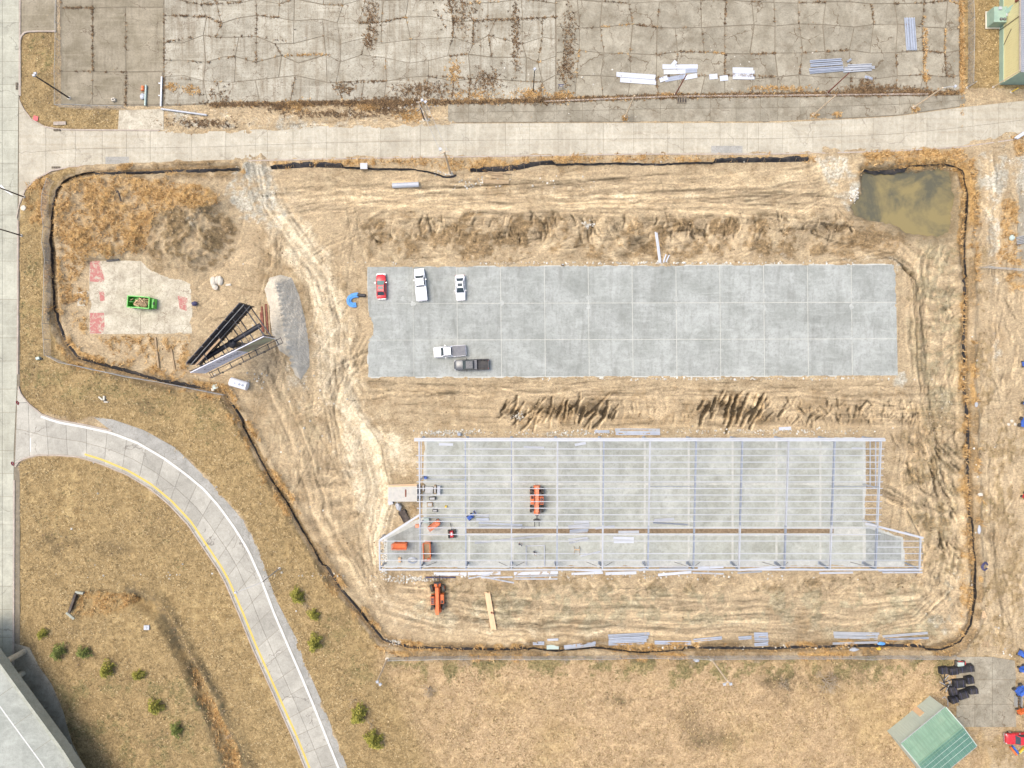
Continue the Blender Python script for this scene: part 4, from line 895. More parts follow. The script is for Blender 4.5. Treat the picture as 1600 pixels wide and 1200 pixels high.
MAT['roof_green'] = paint('green_roof_sheet', (.175, .285, .185), .5, .1, .10, .14, .5, .07)
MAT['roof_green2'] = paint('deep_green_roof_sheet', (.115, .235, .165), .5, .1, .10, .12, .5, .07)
MAT['roof_pale'] = paint('faded_roof_sheet', (.47, .53, .45), .5, .1, .06, .15, .4, .04)
MAT['stone'] = paint('pale_limestone', (.58, .53, .43), .9, 0, .15, .3, 2)
MAT['gravel_pile'] = concrete('crushed_stone', (.47, .42, .33), (.58, .525, .42), 0, .5, (.28, .25, .20), .6)
MAT['hose'] = paint('dark_blue_hose', (.05, .05, .12), .6, 0, .2, .3, 2)
MAT['skin'] = paint('skin', (.42, .25, .17), .6, 0, .05, 0, 2)
MAT['vest'] = paint('dark_work_clothes', (.06, .06, .075), .85, 0, .2, .2, 3)
MAT['jeans'] = paint('faded_jeans', (.10, .12, .17), .9, 0, .2, .2, 3)
MAT['hat'] = paint('pale_hard_hat', (.62, .6, .55), .4, 0, .05, .1, 2)
MAT['yellow'] = paint('yellow_paint', (.72, .5, .05), .5, 0, .1, .2, 2)
MAT['teal_box'] = paint('pale_green_box', (.42, .5, .44), .5, 0, .1, .15, 1)
MAT['red_sign'] = paint('red_sign_face', (.5, .03, .04), .4, 0, .05, .05, 1)

def R2(a, p): return (p[0] * math.cos(a) - p[1] * math.sin(a), p[0] * math.sin(a) + p[1] * math.cos(a))

# ================================================================ STEEL FRAME
GXK = [662 + 68.6 * k for k in range(11)]
def roof_h(gy): return 6.3 + (4.5 - 6.3) * (gy - 684) / (879 - 684)
def FP(gx, gy, dz=0.0):
    p = G(gx, gy); p.z = roof_h(gy) + dz; return p
def gy_of(py):
    gy = py
    for _ in range(6): gy = 600 + (py - 600) * (H - roof_h(gy)) / H
    return gy
fr = thing('unfinished_building', 'open white steel building frame of rafters and purlins standing over a concrete slab', 'building frame', G(1005, 780))
for k, gx in enumerate(GXK):
    ys_ = [684, 744, 812, 879]
    for y0, y1 in zip(ys_, ys_[1:]):
        mb = MB(); a, b = FP(gx, y0, -.35), FP(gx, y1, -.35)
        mb.beam(a, b, .04, .5); up = Vector((0, 0, .26)); mb.beam(a + up, b + up, .2, .04); mb.beam(a - up, b - up, .2, .04)
        mb.build('rafter', MAT['blue_steel'] if (k * 3 + int(y0)) % 5 < 3 else MAT['primer'], fr)
    for gy in (684, 879):
        mb = MB(); b = G(gx, gy); t = FP(gx, gy, -.6); b.z = .1
        mb.beam(b, t, .05, .34); mb.beam(b + Vector((0, .17, 0)), t + Vector((0, .17, 0)), .22, .03); mb.beam(b - Vector((0, .17, 0)), t - Vector((0, .17, 0)), .22, .03)
        mb.build('column', MAT['blue_steel'], fr)
        mb = MB(); mb.box((b.x, b.y, .14), (.5, .55, .06)); mb.build('base_plate', MAT['blue_steel'], fr)
for py in [701.5 + 10.28 * i for i in range(15)] + [855, 865, 875.3, 885]:
    gy = gy_of(py); wing = py > 833
    if py == 855: x0, x1 = GXK[10], 1416
    else:
        x0 = 600 if py > 842 else 660 - (2 if py < 800 else 0); x1 = 1417 if py > 845 else 1352
    cut = [x0] + [g for g in GXK if x0 + 5 < g < x1 - 5][::2] + [x1]
    for a, b in zip(cut, cut[1:]):
        if py < 703 and a < 700: a = 728
        p, q = FP(a, gy, .02), FP(b, gy, .02)
        mb = MB(); mb.beam(p, q, .02, .2); mb.beam(p + Vector((0, .04, .1)), q + Vector((0, .04, .1)), .10, .02); mb.beam(p + Vector((0, -.05, -.1)), q + Vector((0, -.05, -.1)), .08, .02)
        mb.build('purlin', MAT['purlin'], fr)
for gy, x0, x1, w in ((683.4, 655, 1353, .34), (879, 600, 1417, .2)):
    cut = [x0] + GXK[1:-1] + [x1]
    for a, b in zip(cut, cut[1:]):
        mb = MB(); mb.beam(FP(a, gy, .05), FP(b, gy, .05), w, .16); mb.beam(FP(a, gy, -.12) + Vector((0, .3 if gy < 800 else -.1, 0)), FP(b, gy, -.12) + Vector((0, .3 if gy < 800 else -.1, 0)), .22, .1)
        mb.build('eave_beam', MAT['purlin'], fr)
for pts in (((662, 796), (601, 835)), ((1330, 809), (1417, 831))):
    mb = MB(); p, q = FP(*pts[0]), FP(*pts[1]); p.z = q.z = 4.8; mb.beam(p, q, .34, .3); mb.build('wing_eave_beam', MAT['purlin'], fr)
for gx, y0 in ((601, 835), (1413.5, 831)):
    mb = MB(); p, q = FP(gx, y0, -.1), FP(gx, 879, -.1); p.z = 4.75; mb.beam(p, q, .22, .3); mb.build('wing_rafter', MAT['primer'], fr)
    for gy in (y0, 879):
        mb = MB(); b = G(gx, gy); b.z = .1; t = FP(gx, gy, -.2); t.z = min(t.z, 4.7); mb.beam(b, t, .2, .25); mb.build('wing_column', MAT['blue_steel'], fr)
for gx, ylist in ((662, (744, 812)), (1348, (756, 812))):
    for gy in ylist:
        mb = MB(); b = G(gx, gy); b.z = .1; mb.beam(b, FP(gx, gy, -.6), .2, .25); mb.build('end_column', MAT['primer'], fr)
for gx, z, y0, y1 in ((1349.5, 4.0, 684, 756), (1349.5, 2.2, 684, 756), (661, 2.4, 684, 744)):
    mb = MB(); p, q = G(gx, y0), G(gx, y1); p.z = q.z = z; mb.beam(p, q, .12, .2); mb.build('girt', MAT['primer'], fr)
for (x0, y0), (x1, y1) in (((GXK[0], 742), (GXK[1], 742)), ((GXK[5], 753), (GXK[6], 753)), ((GXK[9], 753), (GXK[10], 753)), ((GXK[0], 800), (GXK[1], 800))):
    mb = MB(); mb.tube(FP(x0, y0, -.3), FP(x1, y1, -.3), .05, 6); mb.build('strut', MAT['blue_steel'], fr)
for k in range(11):
    for s in (-1, 1):
        gx = GXK[k]
        if not 0 <= k + s <= 10: continue
        mb = MB(); b = G(gx + s * 20, 878); b.z = .1; mb.tube(b, FP(gx + s * 1, 879, -1.1), .035, 5)
        if (k + s) % 2: mb.build('brace', MAT['iron'], fr)

# ================================================================ STEEL STOCK LYING ABOUT
def stock(kind, label, p, q, w, z=0.0, mat='sheet', group=None, hgt=.18):
    """one member lying on the ground; w in survey pixels"""
    a, b = GT(*p), GT(*q); zz = max(a.z, b.z, .13 if z >= .13 else -9)
    a.z = b.z = max(zz, z) + .02; w = w / K
    mb = MB(); c = (a + b) / 2
    if kind == 'purlin':
        mb.beam(a, b, w * .98, .03); s = (b - a).cross(Vector((0, 0, 1))).normalized() * (w / 2 - .015)
        for sg in (1, -1): mb.beam(a + s * sg + Vector((0, 0, hgt / 2 + .02)), b + s * sg + Vector((0, 0, hgt / 2 + .02)), .03, hgt)
        up = Vector((0, 0, hgt)); mb.beam(a + s * .72 + up, b + s * .72 + up, w * .26, .025); mb.beam(a - s * .72 + up, b - s * .72 + up, w * .26, .025)
    elif kind == 'sheet':
        mb.beam(a, b, w, .04); s = (b - a).cross(Vector((0, 0, 1))).normalized()
        n = max(2, int(w / .28))
        for i in range(n + 1): o = s * ((i / n - .5) * (w - .05)); mb.beam(a + o + Vector((0, 0, .035)), b + o + Vector((0, 0, .035)), .05, .04)
    else:
        up = Vector((0, 0, hgt / 2)); mb.beam(a + up, b + up, w, hgt)
    nm = {'purlin': 'steel_purlin', 'sheet': 'steel_sheet', 'beam': 'steel_beam'}[kind]
    return solo(mb, nm, MAT[mat], label, {'purlin': 'purlin', 'sheet': 'metal sheet', 'beam': 'steel beam'}[kind], c, group)
ORD = ['first', 'second', 'third', 'fourth', 'fifth']
for i in range(4):
    stock('purlin', f'{ORD[i]} from the west of four upright pale purlins on the cracked lot', (1414 + i * 4, 28.5), (1417.5 + i * 4, 79), 3.9, .05, 'steel', 'four upright purlins on the lot')
for i, (p, q, w) in enumerate((((1265, 97), (1314, 94), 4), ((1266, 103), (1316, 99.5), 4.4), ((1264, 110), (1317, 106), 4.4), ((1265, 114.5), (1318, 110), 3))):
    stock('purlin', f'{ORD[i]} from the top of the blue grey purlins west of the rusty lot pole', p, q, w, .05, 'steel', 'purlins beside the rusty lot pole')
for i, (p, q, w) in enumerate((((1324, 103.5), (1361, 102), 3.6), ((1319, 107.5), (1366, 106), 4), ((1317, 112), (1361, 109), 4))):
    stock('purlin', f'{ORD[i]} from the top of the pale purlins fanned out east of the rusty lot pole', p, q, w, .05, 'primer', 'purlins fanned out east of the rusty pole')
stock('sheet', 'small bent blue grey sheet offcut lying alone on the lot', (1351, 120), (1363, 123.5), 4, .05, 'steel'); stock('beam', 'short dark offcut lying above the fanned purlins', (1323, 97.5), (1329, 93), 3, .05, 'blue_steel')
for i, (p, q, w) in enumerate((((963, 116.5), (1024, 121), 7.4), ((969, 125), (1025, 129), 7.4))):
    stock('sheet', ('upper' if i == 0 else 'lower') + ' of two long tilted white sheets west of the red pole', p, q, w, .05, 'sheet', 'two tilted white sheets on the lot')
for lab, p, q, w, mt, z in (('long white sheet at the top of the scattered pile by the red pole', (1035, 104.5), (1090, 104.5), 7, 'sheet', .06), ('white sheet in the middle of the scattered pile by the red pole', (1037, 113), (1071, 112), 7, 'sheet', .06),
                            ('grey sheet turned face down in the middle of the scattered pile', (1070, 111), (1089, 110), 7, 'sheet_grey', .05), ('grey face down sheet at the bottom of the scattered pile', (1039, 125), (1071, 119.5), 7, 'sheet_grey', .05),
                            ('crumpled white sheet end at the west of the scattered pile', (1030.5, 126), (1043, 121.5), 7, 'sheet', .09), ('white sheet under the red pole tip in the scattered pile', (1069, 122), (1089, 118), 7, 'sheet', .06), ('pointed white offcut sticking up out of the scattered pile', (1050, 103), (1056, 96), 6, 'sheet', .12)):
    stock('sheet', lab, p, q, w, z, mt, 'scattered white sheets by the red pole')
for i, (x, y) in enumerate(((1114.5, 120), (1131, 122.5))): stock('sheet', ('upper' if i == 0 else 'lower') + ' of two small square white sheets on the cracked lot', (x - 6.3, y + .6), (x + 6.3, y - .6), 8, .05, 'sheet', 'two small square white sheets')
for i in range(4): stock('sheet', f'{ORD[i]} from the top of four white sheets stacked beside the two square ones', (1144.5, 108 + 4.6 * i), (1176.5 + (i % 2) * 2, 108.5 + 4.6 * i), 4.6, .05 + .03 * (i % 2), 'sheet', 'four stacked white sheets on the lot')
# beside the south silt fence
for lab, kd, p, q, w, mt in (('short pale beam lying alone at the west end of the south stock row', 'purlin', (832.5, 1002.5), (850, 1002.5), 5, 'steel'), ('thin white channel propped on two short blocks', 'purlin', (855, 998.5), (872, 997.5), 3, 'sheet'),
                            ('short greenish bundle of sheets touching the silt fence', 'sheet', (854, 1009.8), (873, 1009.3), 8.5, 'teal_box'), ('upper of two narrow purlins leaning at an angle by the silt fence', 'purlin', (881, 1009.5), (930.5, 1003), 4, 'steel'),
                            ('lower of two narrow purlins leaning at an angle by the silt fence', 'purlin', (882, 1013), (930, 1007.5), 2.6, 'primer'), ('single long purlin east of the stack of four', 'purlin', (1022, 1002), (1078.5, 1002.5), 5.4, 'steel'),
                            ('single tilted purlin resting on two short legs', 'purlin', (1083, 999.5), (1127, 995.5), 4.4, 'steel'), ('short single purlin beside the stack of three short ones', 'purlin', (1153.5, 996.5), (1173.5, 995), 5, 'steel'), ('short purlin below the stack of three short ones', 'purlin', (1177, 1005), (1198, 1003.5), 4.8, 'steel'),
                            ('thin long purlin lying closest to the fence at the southeast', 'purlin', (1298, 1003), (1368, 1001), 2.8, 'primer'), ('upper of two splayed purlins at the southeast corner', 'purlin', (1378, 993.5), (1448, 988), 3.2, 'primer'), ('lower of two splayed purlins at the southeast corner', 'purlin', (1381, 997.3), (1448, 995), 2.6, 'steel')):
    stock(kd, lab, p, q, w, 0, mt, 'steel stock along the south silt fence')
for i, (p, q) in enumerate((((950, 993), (1014.5, 989.5)), ((950.5, 997), (1012, 994)), ((950, 1001), (1009, 998.3)), ((950.5, 1005), (1006, 1002.6)))): stock('purlin', f'{ORD[i]} from the top of four long blue grey purlins stacked by the south fence', p, q, 4.1, 0, 'steel', 'stack of four purlins by the south fence')
for i in range(3): stock('purlin', f'{ORD[i]} from the top of three short pale purlins stacked by the south fence', (1178, 990 + 4.4 * i), (1199.5, 990 + 4.4 * i), 4.3, 0, 'steel', 'stack of three short purlins')
for i in range(3): stock('purlin', f'{ORD[i]} from the top of three very long pale purlins at the southeast corner', (1302, 988 + 3 * i), (1373 - 2 * i, 989.5 + 3.2 * i), 3.1, 0, 'primer', 'three very long purlins at the southeast corner')
for lab, kd, p, q, w, mt in (('upper of two wide pale purlins between the two slabs', 'purlin', (961, 671.8), (1031, 672.2), 5, 'primer'), ('lower of two wide pale purlins between the two slabs', 'purlin', (962, 677), (1031, 677), 5, 'steel'), ('short grey offcut west of the two wide purlins', 'purlin', (929, 674), (952, 674), 4, 'steel'),
                            ('short white sheet on the mud above the frame', 'sheet', (1217, 670), (1236, 669), 5, 'sheet')): stock(kd, lab, p, q, w, 0, mt, 'steel between the slabs')
# on the floor below the frame
for i, (lab, kd, p, q, w, mt) in enumerate((('topmost pale sheet of the heap over the floor trench', 'sheet', (897, 815.5), (920, 815), 4.5, 'primer'), ('wide pale sheet second in the heap over the floor trench', 'sheet', (888, 823), (921, 820), 5.5, 'primer'), ('third pale sheet of the heap lying in the trench', 'purlin', (890, 828.5), (919, 827), 3, 'steel'),
                            ('lowest crooked sheet of the heap lying in the trench', 'purlin', (890, 832), (918, 829.5), 2.6, 'primer'), ('upper of two thin bars crossing below the trench heap', 'purlin', (888, 842.5), (918, 839.5), 2.4, 'sheet'), ('lower of two thin bars crossing below the trench heap', 'purlin', (889, 848), (920, 841.5), 2.2, 'primer'),
                            ('thin pale sheet east of the trench heap', 'sheet', (930, 825), (960, 822), 3.6, 'primer'), ('pale sheet lying across the trench in the sixth bay', 'sheet', (966, 831), (998, 830.6), 4, 'primer'), ('upper wide sheet of the pair below the trench', 'sheet', (958, 840), (990, 841), 4.4, 'sheet'), ('lower wide sheet of the pair below the trench', 'sheet', (959, 846), (990, 846), 4.4, 'sheet'),
                            ('pale sheet above the trench in the seventh bay', 'sheet', (1022, 812.5), (1053, 810.5), 4, 'primer'), ('long grey bar under the pale sheet in the seventh bay', 'purlin', (1020, 816), (1074, 819), 2.2, 'blue_steel'), ('thin bar beside the tripod frame on the lower floor', 'purlin', (907, 868), (938, 861), 2, 'sheet'),
                            ('upper pale sheet beside the blue lift', 'sheet', (744, 805), (764, 805), 4, 'primer'), ('lower pale sheet beside the blue lift', 'sheet', (744, 811), (764, 811), 4, 'steel'), ('upper of two long thin bars west of the orange telehandler', 'purlin', (748, 816.5), (816, 820), 2.6, 'steel'), ('lower of two long thin bars west of the orange telehandler', 'purlin', (748, 822), (836, 823.5), 2.4, 'primer'),
                            ('long slanting bar below the floor trench', 'purlin', (742, 848), (848, 836), 2.6, 'primer'), ('torn white sheet at the northwest corner of the framed slab', 'sheet', (686, 694), (708, 694.5), 4, 'sheet'), ('narrow white bar at the north edge of the third bay', 'purlin', (818, 698), (850, 699), 2.6, 'sheet'), ('small slanted white sheet at the north edge of the fourth bay', 'sheet', (898, 695), (915, 692), 4, 'sheet'), ('white bar in the northeast corner of the framed slab', 'purlin', (1330, 700), (1350, 700.5), 2.4, 'sheet'))):
    stock(kd, lab, p, q, w, .15 + .03 * (i % 3), mt, 'steel members on the framed floor')
for i, (lab, p, q, w, mt) in enumerate((('wide white sheet under the first bay of the south eave', (678, 896.5), (729, 896.5), 5, 'sheet'), ('dark blue bar beside the telehandler at the south eave', (665, 901.5), (712, 901.5), 2, 'hose'), ('wide white sheet under the second bay of the south eave', (731, 896), (782, 895), 5, 'sheet'),
                            ('thin white bar slanting up under the second bay', (732, 903), (765, 897.5), 1.7, 'sheet'), ('thin white bar lying level under the second bay', (752, 902), (801, 901), 1.9, 'sheet'), ('thin white bar slanting down into the mud', (755, 901), (803, 910), 1.9, 'sheet'), ('wide white sheet under the third bay of the south eave', (803, 896), (872, 894.5), 5, 'sheet'),
                            ('narrow bar close below the third bay sheet', (804, 900.5), (870, 898.5), 2.2, 'primer'), ('thin outer bar below the third bay', (804, 904.3), (871, 904), 1.7, 'sheet'), ('upper sheet under the fourth bay of the south eave', (893, 889.5), (940, 892), 3, 'sheet'), ('lower sheet under the fourth bay of the south eave', (893, 896.5), (942, 894.5), 3.6, 'sheet'),
                            ('wide white sheet under the fifth bay of the south eave', (946, 896), (994, 894.5), 4.6, 'sheet'), ('short pale sheet at the east end of the fifth bay', (998, 890.5), (1013, 888), 4, 'primer'), ('slanting sheet under the sixth bay of the south eave', (1028, 898), (1080, 893.5), 4, 'sheet'), ('bar on the slab edge of the sixth bay', (1030, 887.5), (1075, 886.5), 2.2, 'primer'),
                            ('sheet on the slab edge of the seventh bay', (1090, 887.5), (1130, 885.5), 3, 'sheet'), ('thin bar under the seventh bay of the south eave', (1082, 894.5), (1130, 896), 2, 'sheet'), ('slanting sheet under the eighth bay of the south eave', (1152, 890.5), (1218, 885.5), 3.2, 'sheet'), ('thin bar under the eighth bay of the south eave', (1152, 895), (1190, 892.5), 2, 'primer'),
                            ('sheet under the ninth bay of the south eave', (1233, 889), (1285, 890), 3.2, 'primer'), ('bar lying in the mud below the ninth bay', (1280, 895), (1332, 894), 2.6, 'sheet'), ('blue sheet under the east wing eave', (1372, 890.5), (1437, 889.5), 4, 'steel'), ('thin white bar below the blue wing sheet', (1378, 894), (1440, 893.8), 2, 'sheet'))):
    stock('sheet' if w > 2.9 else 'purlin', lab, p, q, w, .05 + .05 * (i % 2), mt, 'sheets and bars along the south eave')
# standing door frame and a small tripod on the lower floor
t = thing('door_frame', 'tall steel door frame lying flat on the lower floor of the frame', 'door frame', G(836, 866))
for (p, q), nm in ((((822, 852.5), (822, 884)), 'post'), (((850.5, 851.5), (850.5, 884)), 'post'), (((821, 852.5), (851.5, 851.5)), 'header')):
    mb = MB(); a, b = G(*p), G(*q); a.z = b.z = .24; mb.beam(a, b, .16, .18); mb.build(nm, MAT['primer'], t)
t = thing('sawhorse', 'small tan sawhorse standing on the lower floor beside a thin bar', 'sawhorse', G(901, 861)); c = G(901, 861)
mb = MB(); mb.beam((c.x - .45, c.y + .5, .95), (c.x + .45, c.y + .45, .95), .16, .16); mb.build('rail', MAT['lumber'], t)
for sx in (-1, 1):
    for sy in (-1, 1): mb = MB(); mb.beam((c.x + sx * .4, c.y + .45, .9), (c.x + sx * .5, c.y + .45 + sy * .75 - .3, .13), .08, .08); mb.build('leg', MAT['wood'], t)

# ================================================================ VEHICLES
def quad_on(a, b, c, d, u0, u1, v0, v1, off=.012):
    """a patch on the bilinear face a b c d (a-b bottom, d-c top), pushed out a little"""
    a, b, c, d = map(Vector, (a, b, c, d)); n = (b - a).cross(d - a).normalized() * off
    f = lambda u, v: (a * (1 - u) + b * u) * (1 - v) + (d * (1 - u) + c * u) * v + n
    return [f(u0, v0), f(u1, v0), f(u1, v1), f(u0, v1)]
def slabq(mb, q, th=.02):
    a, b, c, d = q; n = (b - a).cross(d - a).normalized() * th
    mb.add([p - n for p in q] + list(q), [(3, 2, 1, 0), (4, 5, 6, 7), (0, 1, 5, 4), (1, 2, 6, 5), (2, 3, 7, 6), (3, 0, 4, 7)])
def body_loft(st):
    mb = MB(); rings = []
    for x, w, zb, zt_, cr in st:
        rings.append([(x, -w * .9, zb), (x, -w, zb + .18), (x, -w, zt_ - .16), (x, -w * .93, zt_ - .03), (x, -w * .6, zt_ + cr * .75), (x, 0, zt_ + cr),
                      (x, w * .6, zt_ + cr * .75), (x, w * .93, zt_ - .03), (x, w, zt_ - .16), (x, w, zb + .18), (x, w * .9, zb)])
    return mb.loft(rings)
def wheels(t, xs, y, r=.33, w=.22):
    for x in xs:
        for s in (-1, 1):
            mb = MB(); mb.tube((x, s * y - w / 2, r), (x, s * y + w / 2, r), r, 16); wh = mb.build('wheel', MAT['tyre'], t, True, world=False)
            mb = MB(); mb.tube((x, s * (y + w / 2), r), (x, s * (y + w / 2 + .012), r), r * .62, 12); mb.build('rim', MAT['chrome'], wh, world=False)
def cabin(t, mat, x0b, x0t, x1t, x1b, wb, wt, zb, ztop, glass, front='windscreen', sunroof=None, rear_glass=True, pillars=1):
    B0 = [(x0b, -wb, zb), (x1b, -wb, zb), (x1b, wb, zb), (x0b, wb, zb)]; T0 = [(x0t, -wt, ztop), (x1t, -wt, ztop), (x1t, wt, ztop), (x0t, wt, ztop)]
    mid = [(p[0] * .96 + .04 * (x0t + x1t) / 2, p[1] * .94, ztop + .05) for p in T0]
    mb = MB(); mb.loft([B0, T0, mid]); mb.build('cabin', mat, t, False, world=False)
    def gl(nm, f, u0, u1, v0, v1, m=glass): mb = MB(); slabq(mb, quad_on(*f, u0, u1, v0, v1)); mb.build(nm, m, t, world=False)
    gl(front, (B0[1], B0[2], T0[2], T0[1]), .06, .94, .06, .95, MAT['green_glass'] if glass is MAT['green_glass'] else glass)
    if rear_glass: gl('rear_window', (B0[3], B0[0], T0[0], T0[3]), .08, .92, .1, .93, MAT['glass'])
    for f in ((B0[0], B0[1], T0[1], T0[0]), (B0[2], B0[3], T0[3], T0[2])):
        gl('side_window', f, .1, .485, .12, .88, MAT['glass']); gl('side_window', f, .515, .9, .12, .88, MAT['glass'])
    if sunroof:
        mb = MB(); mb.box((sunroof, 0, ztop + .055), (.55, .85, .02)); mb.build('sunroof', MAT['glass'], t, world=False)
def trims(t, L, w, zl, lampmat='lamp'):
    for s in (-1, 1):
        mb = MB(); mb.box((L / 2 - .12, s * w * .72, zl), (.22, .36, .12)); mb.build('headlight', MAT['lamp'], t, world=False)
        mb = MB(); mb.box((-L / 2 + .05, s * w * .78, zl + .05), (.12, .28, .16)); mb.build('tail_light', MAT['tail'], t, world=False)
        mb = MB(); mb.box((L * .14, s * (w + .10), zl + .42), (.16, .22, .14), 0, .85); mb.build('mirror', MAT['black'] if lampmat == 'dark' else MAT['chrome'], t, world=False)
    for x, nm in ((L / 2 + .02, 'front_bumper'), (-L / 2 - .02, 'rear_bumper')): mb = MB(); mb.box((x, 0, .45), (.14, w * 1.8, .2), 0, .92); mb.build(nm, MAT['black'] if lampmat == 'dark' else MAT['chrome'], t, world=False)
def heading(p, q):
    a, b = G(*p), G(*q); return math.atan2(b.y - a.y, b.x - a.x)
def sedan(label, mat, rear, front, glass):
    c = G((rear[0] + front[0]) / 2, (rear[1] + front[1]) / 2); c.z = .125
    t = thing('parked_sedan', label, 'car', c, heading(rear, front), 'cars parked on the new slab')
    L, w = 4.35, .89
    body_loft([(-2.17, .66, .42, .82, .02), (-2.1, .78, .32, .92, .03), (-1.8, .87, .26, .98, .04), (-1.0, w, .24, .98, .03), (.4, w, .24, .95, .03), (1.1, .88, .24, .90, .06), (1.7, .84, .26, .82, .07), (2.05, .74, .3, .72, .05), (2.18, .58, .4, .62, .02)]).build('body', mat, t, True, world=False)
    cabin(t, mat, -1.72, -1.0, .12, 1.0, .80, .60, .93, 1.40, glass, 'windscreen', -.36)
    trims(t, L, w, .66); wheels(t, (-1.3, 1.32), w - .11); return t
def pickup(label, mat, rear, front, bed, big=0.0, group='cars parked on the new slab', z=.125):
    c = G((rear[0] + front[0]) / 2, (rear[1] + front[1]) / 2); c.z = z
    t = thing('pickup_truck', label, 'pickup truck', c, heading(rear, front), group)
    L, w = 5.6 + big, .97; h = L / 2; dark = mat is MAT['charcoal']
    body_loft([(-.35, w, .4, 1.10, .0), (-.3, w, .36, 1.12, .02), (.6, w, .36, 1.12, .03), (1.2, w, .36, 1.12, .06), (h - .55, w * .96, .38, 1.08, .08), (h - .15, w * .88, .42, 1.0, .06), (h, w * .74, .5, .9, .02)]).build('body', mat, t, True, world=False)
    cabin(t, mat, -.42, -.25, 1.0, 1.62, .88, .70, 1.08, 1.78, MAT['glass'], 'windscreen')
    mb = MB(); x0, x1 = -h, -.40
    mb.box(((x0 + x1) / 2, w - .06, .78), (x1 - x0, .12, .72)); mb.box(((x0 + x1) / 2, -w + .06, .78), (x1 - x0, .12, .72)); mb.box((x1 - .03, 0, .78), (.06, 2 * w - .26, .72)); mb.box(((x0 + x1) / 2, 0, .47), (x1 - x0 - .1, 2 * w - .24, .1))
    mb.build('bed', mat, t, world=False)
    mb = MB(); mb.box((x0 + .03, 0, .80), (.07, 2 * w - .26, .62)); mb.build('tailgate', mat, t, world=False)
    if bed == 'open':
        mb = MB(); mb.box(((x0 + x1) / 2, 0, .535), (x1 - x0 - .2, 2 * w - .3, .02)); mb.build('bed_liner', MAT['black'], t, world=False)
        for s in (-1, 1): mb = MB(); mb.box(((x0 + x1) / 2, s * (w - .06), 1.155), (x1 - x0, .15, .03)); mb.build('bed_rail', MAT['black'], t, world=False)
        mb = MB(); mb.box((x1 - .3, 0, .9), (.45, 2 * w - .3, .5)); mb.build('tool_box', MAT['cover'], t, world=False)
    else:
        mb = MB(); mb.box(((x0 + x1) / 2 - .02, 0, 1.16), (x1 - x0 - .05, 2 * w - .1, .05), 0, .97); mb.build('bed_cover', mat if bed == 'hard' else MAT['cover'], t, world=False)
        if bed == 'hard':
            for k in (-1, 0, 1): mb = MB(); mb.box(((x0 + x1) / 2 + k * .55, 0, 1.19), (.03, 2 * w - .3, .02)); mb.build('cover_rib', MAT['chrome'], t, world=False)
    trims(t, L, w, .85, 'dark' if dark else ''); wheels(t, (-h + 1.1, h - 1.05), w - .12, .39, .26)
    mb = MB(); mb.box((-.1, 0, .42), (L - .9, 1.2, .16)); mb.build('underbody', MAT['black'], t, world=False)
    return t
sedan('red sedan with green tinted windscreen at the west end of the new slab', MAT['red'], (597.5, 466.5), (596.5, 430.5), MAT['green_glass'])
sedan('white sedan with dark sunroof parked nose down on the new slab', MAT['white'], (719, 432), (720.5, 468.5), MAT['glass'])
pickup('white pickup with a white ribbed bed cover between the red and white sedans', MAT['white'], (660.5, 468.5), (656, 423.5), 'hard')
pickup('white pickup with a grey bed cover beside the charcoal pickup', MAT['white'], (726.5, 548), (681, 551), 'soft')
pickup('charcoal pickup with an open black bed on the new slab', MAT['charcoal'], (763.5, 569.5), (711.5, 571), 'open', .5)
pickup('red pickup nosing in from the east edge beside the yard apron', MAT['red'], (1618, 1149.5), (1567, 1150.5), 'open', .5, None, .05)

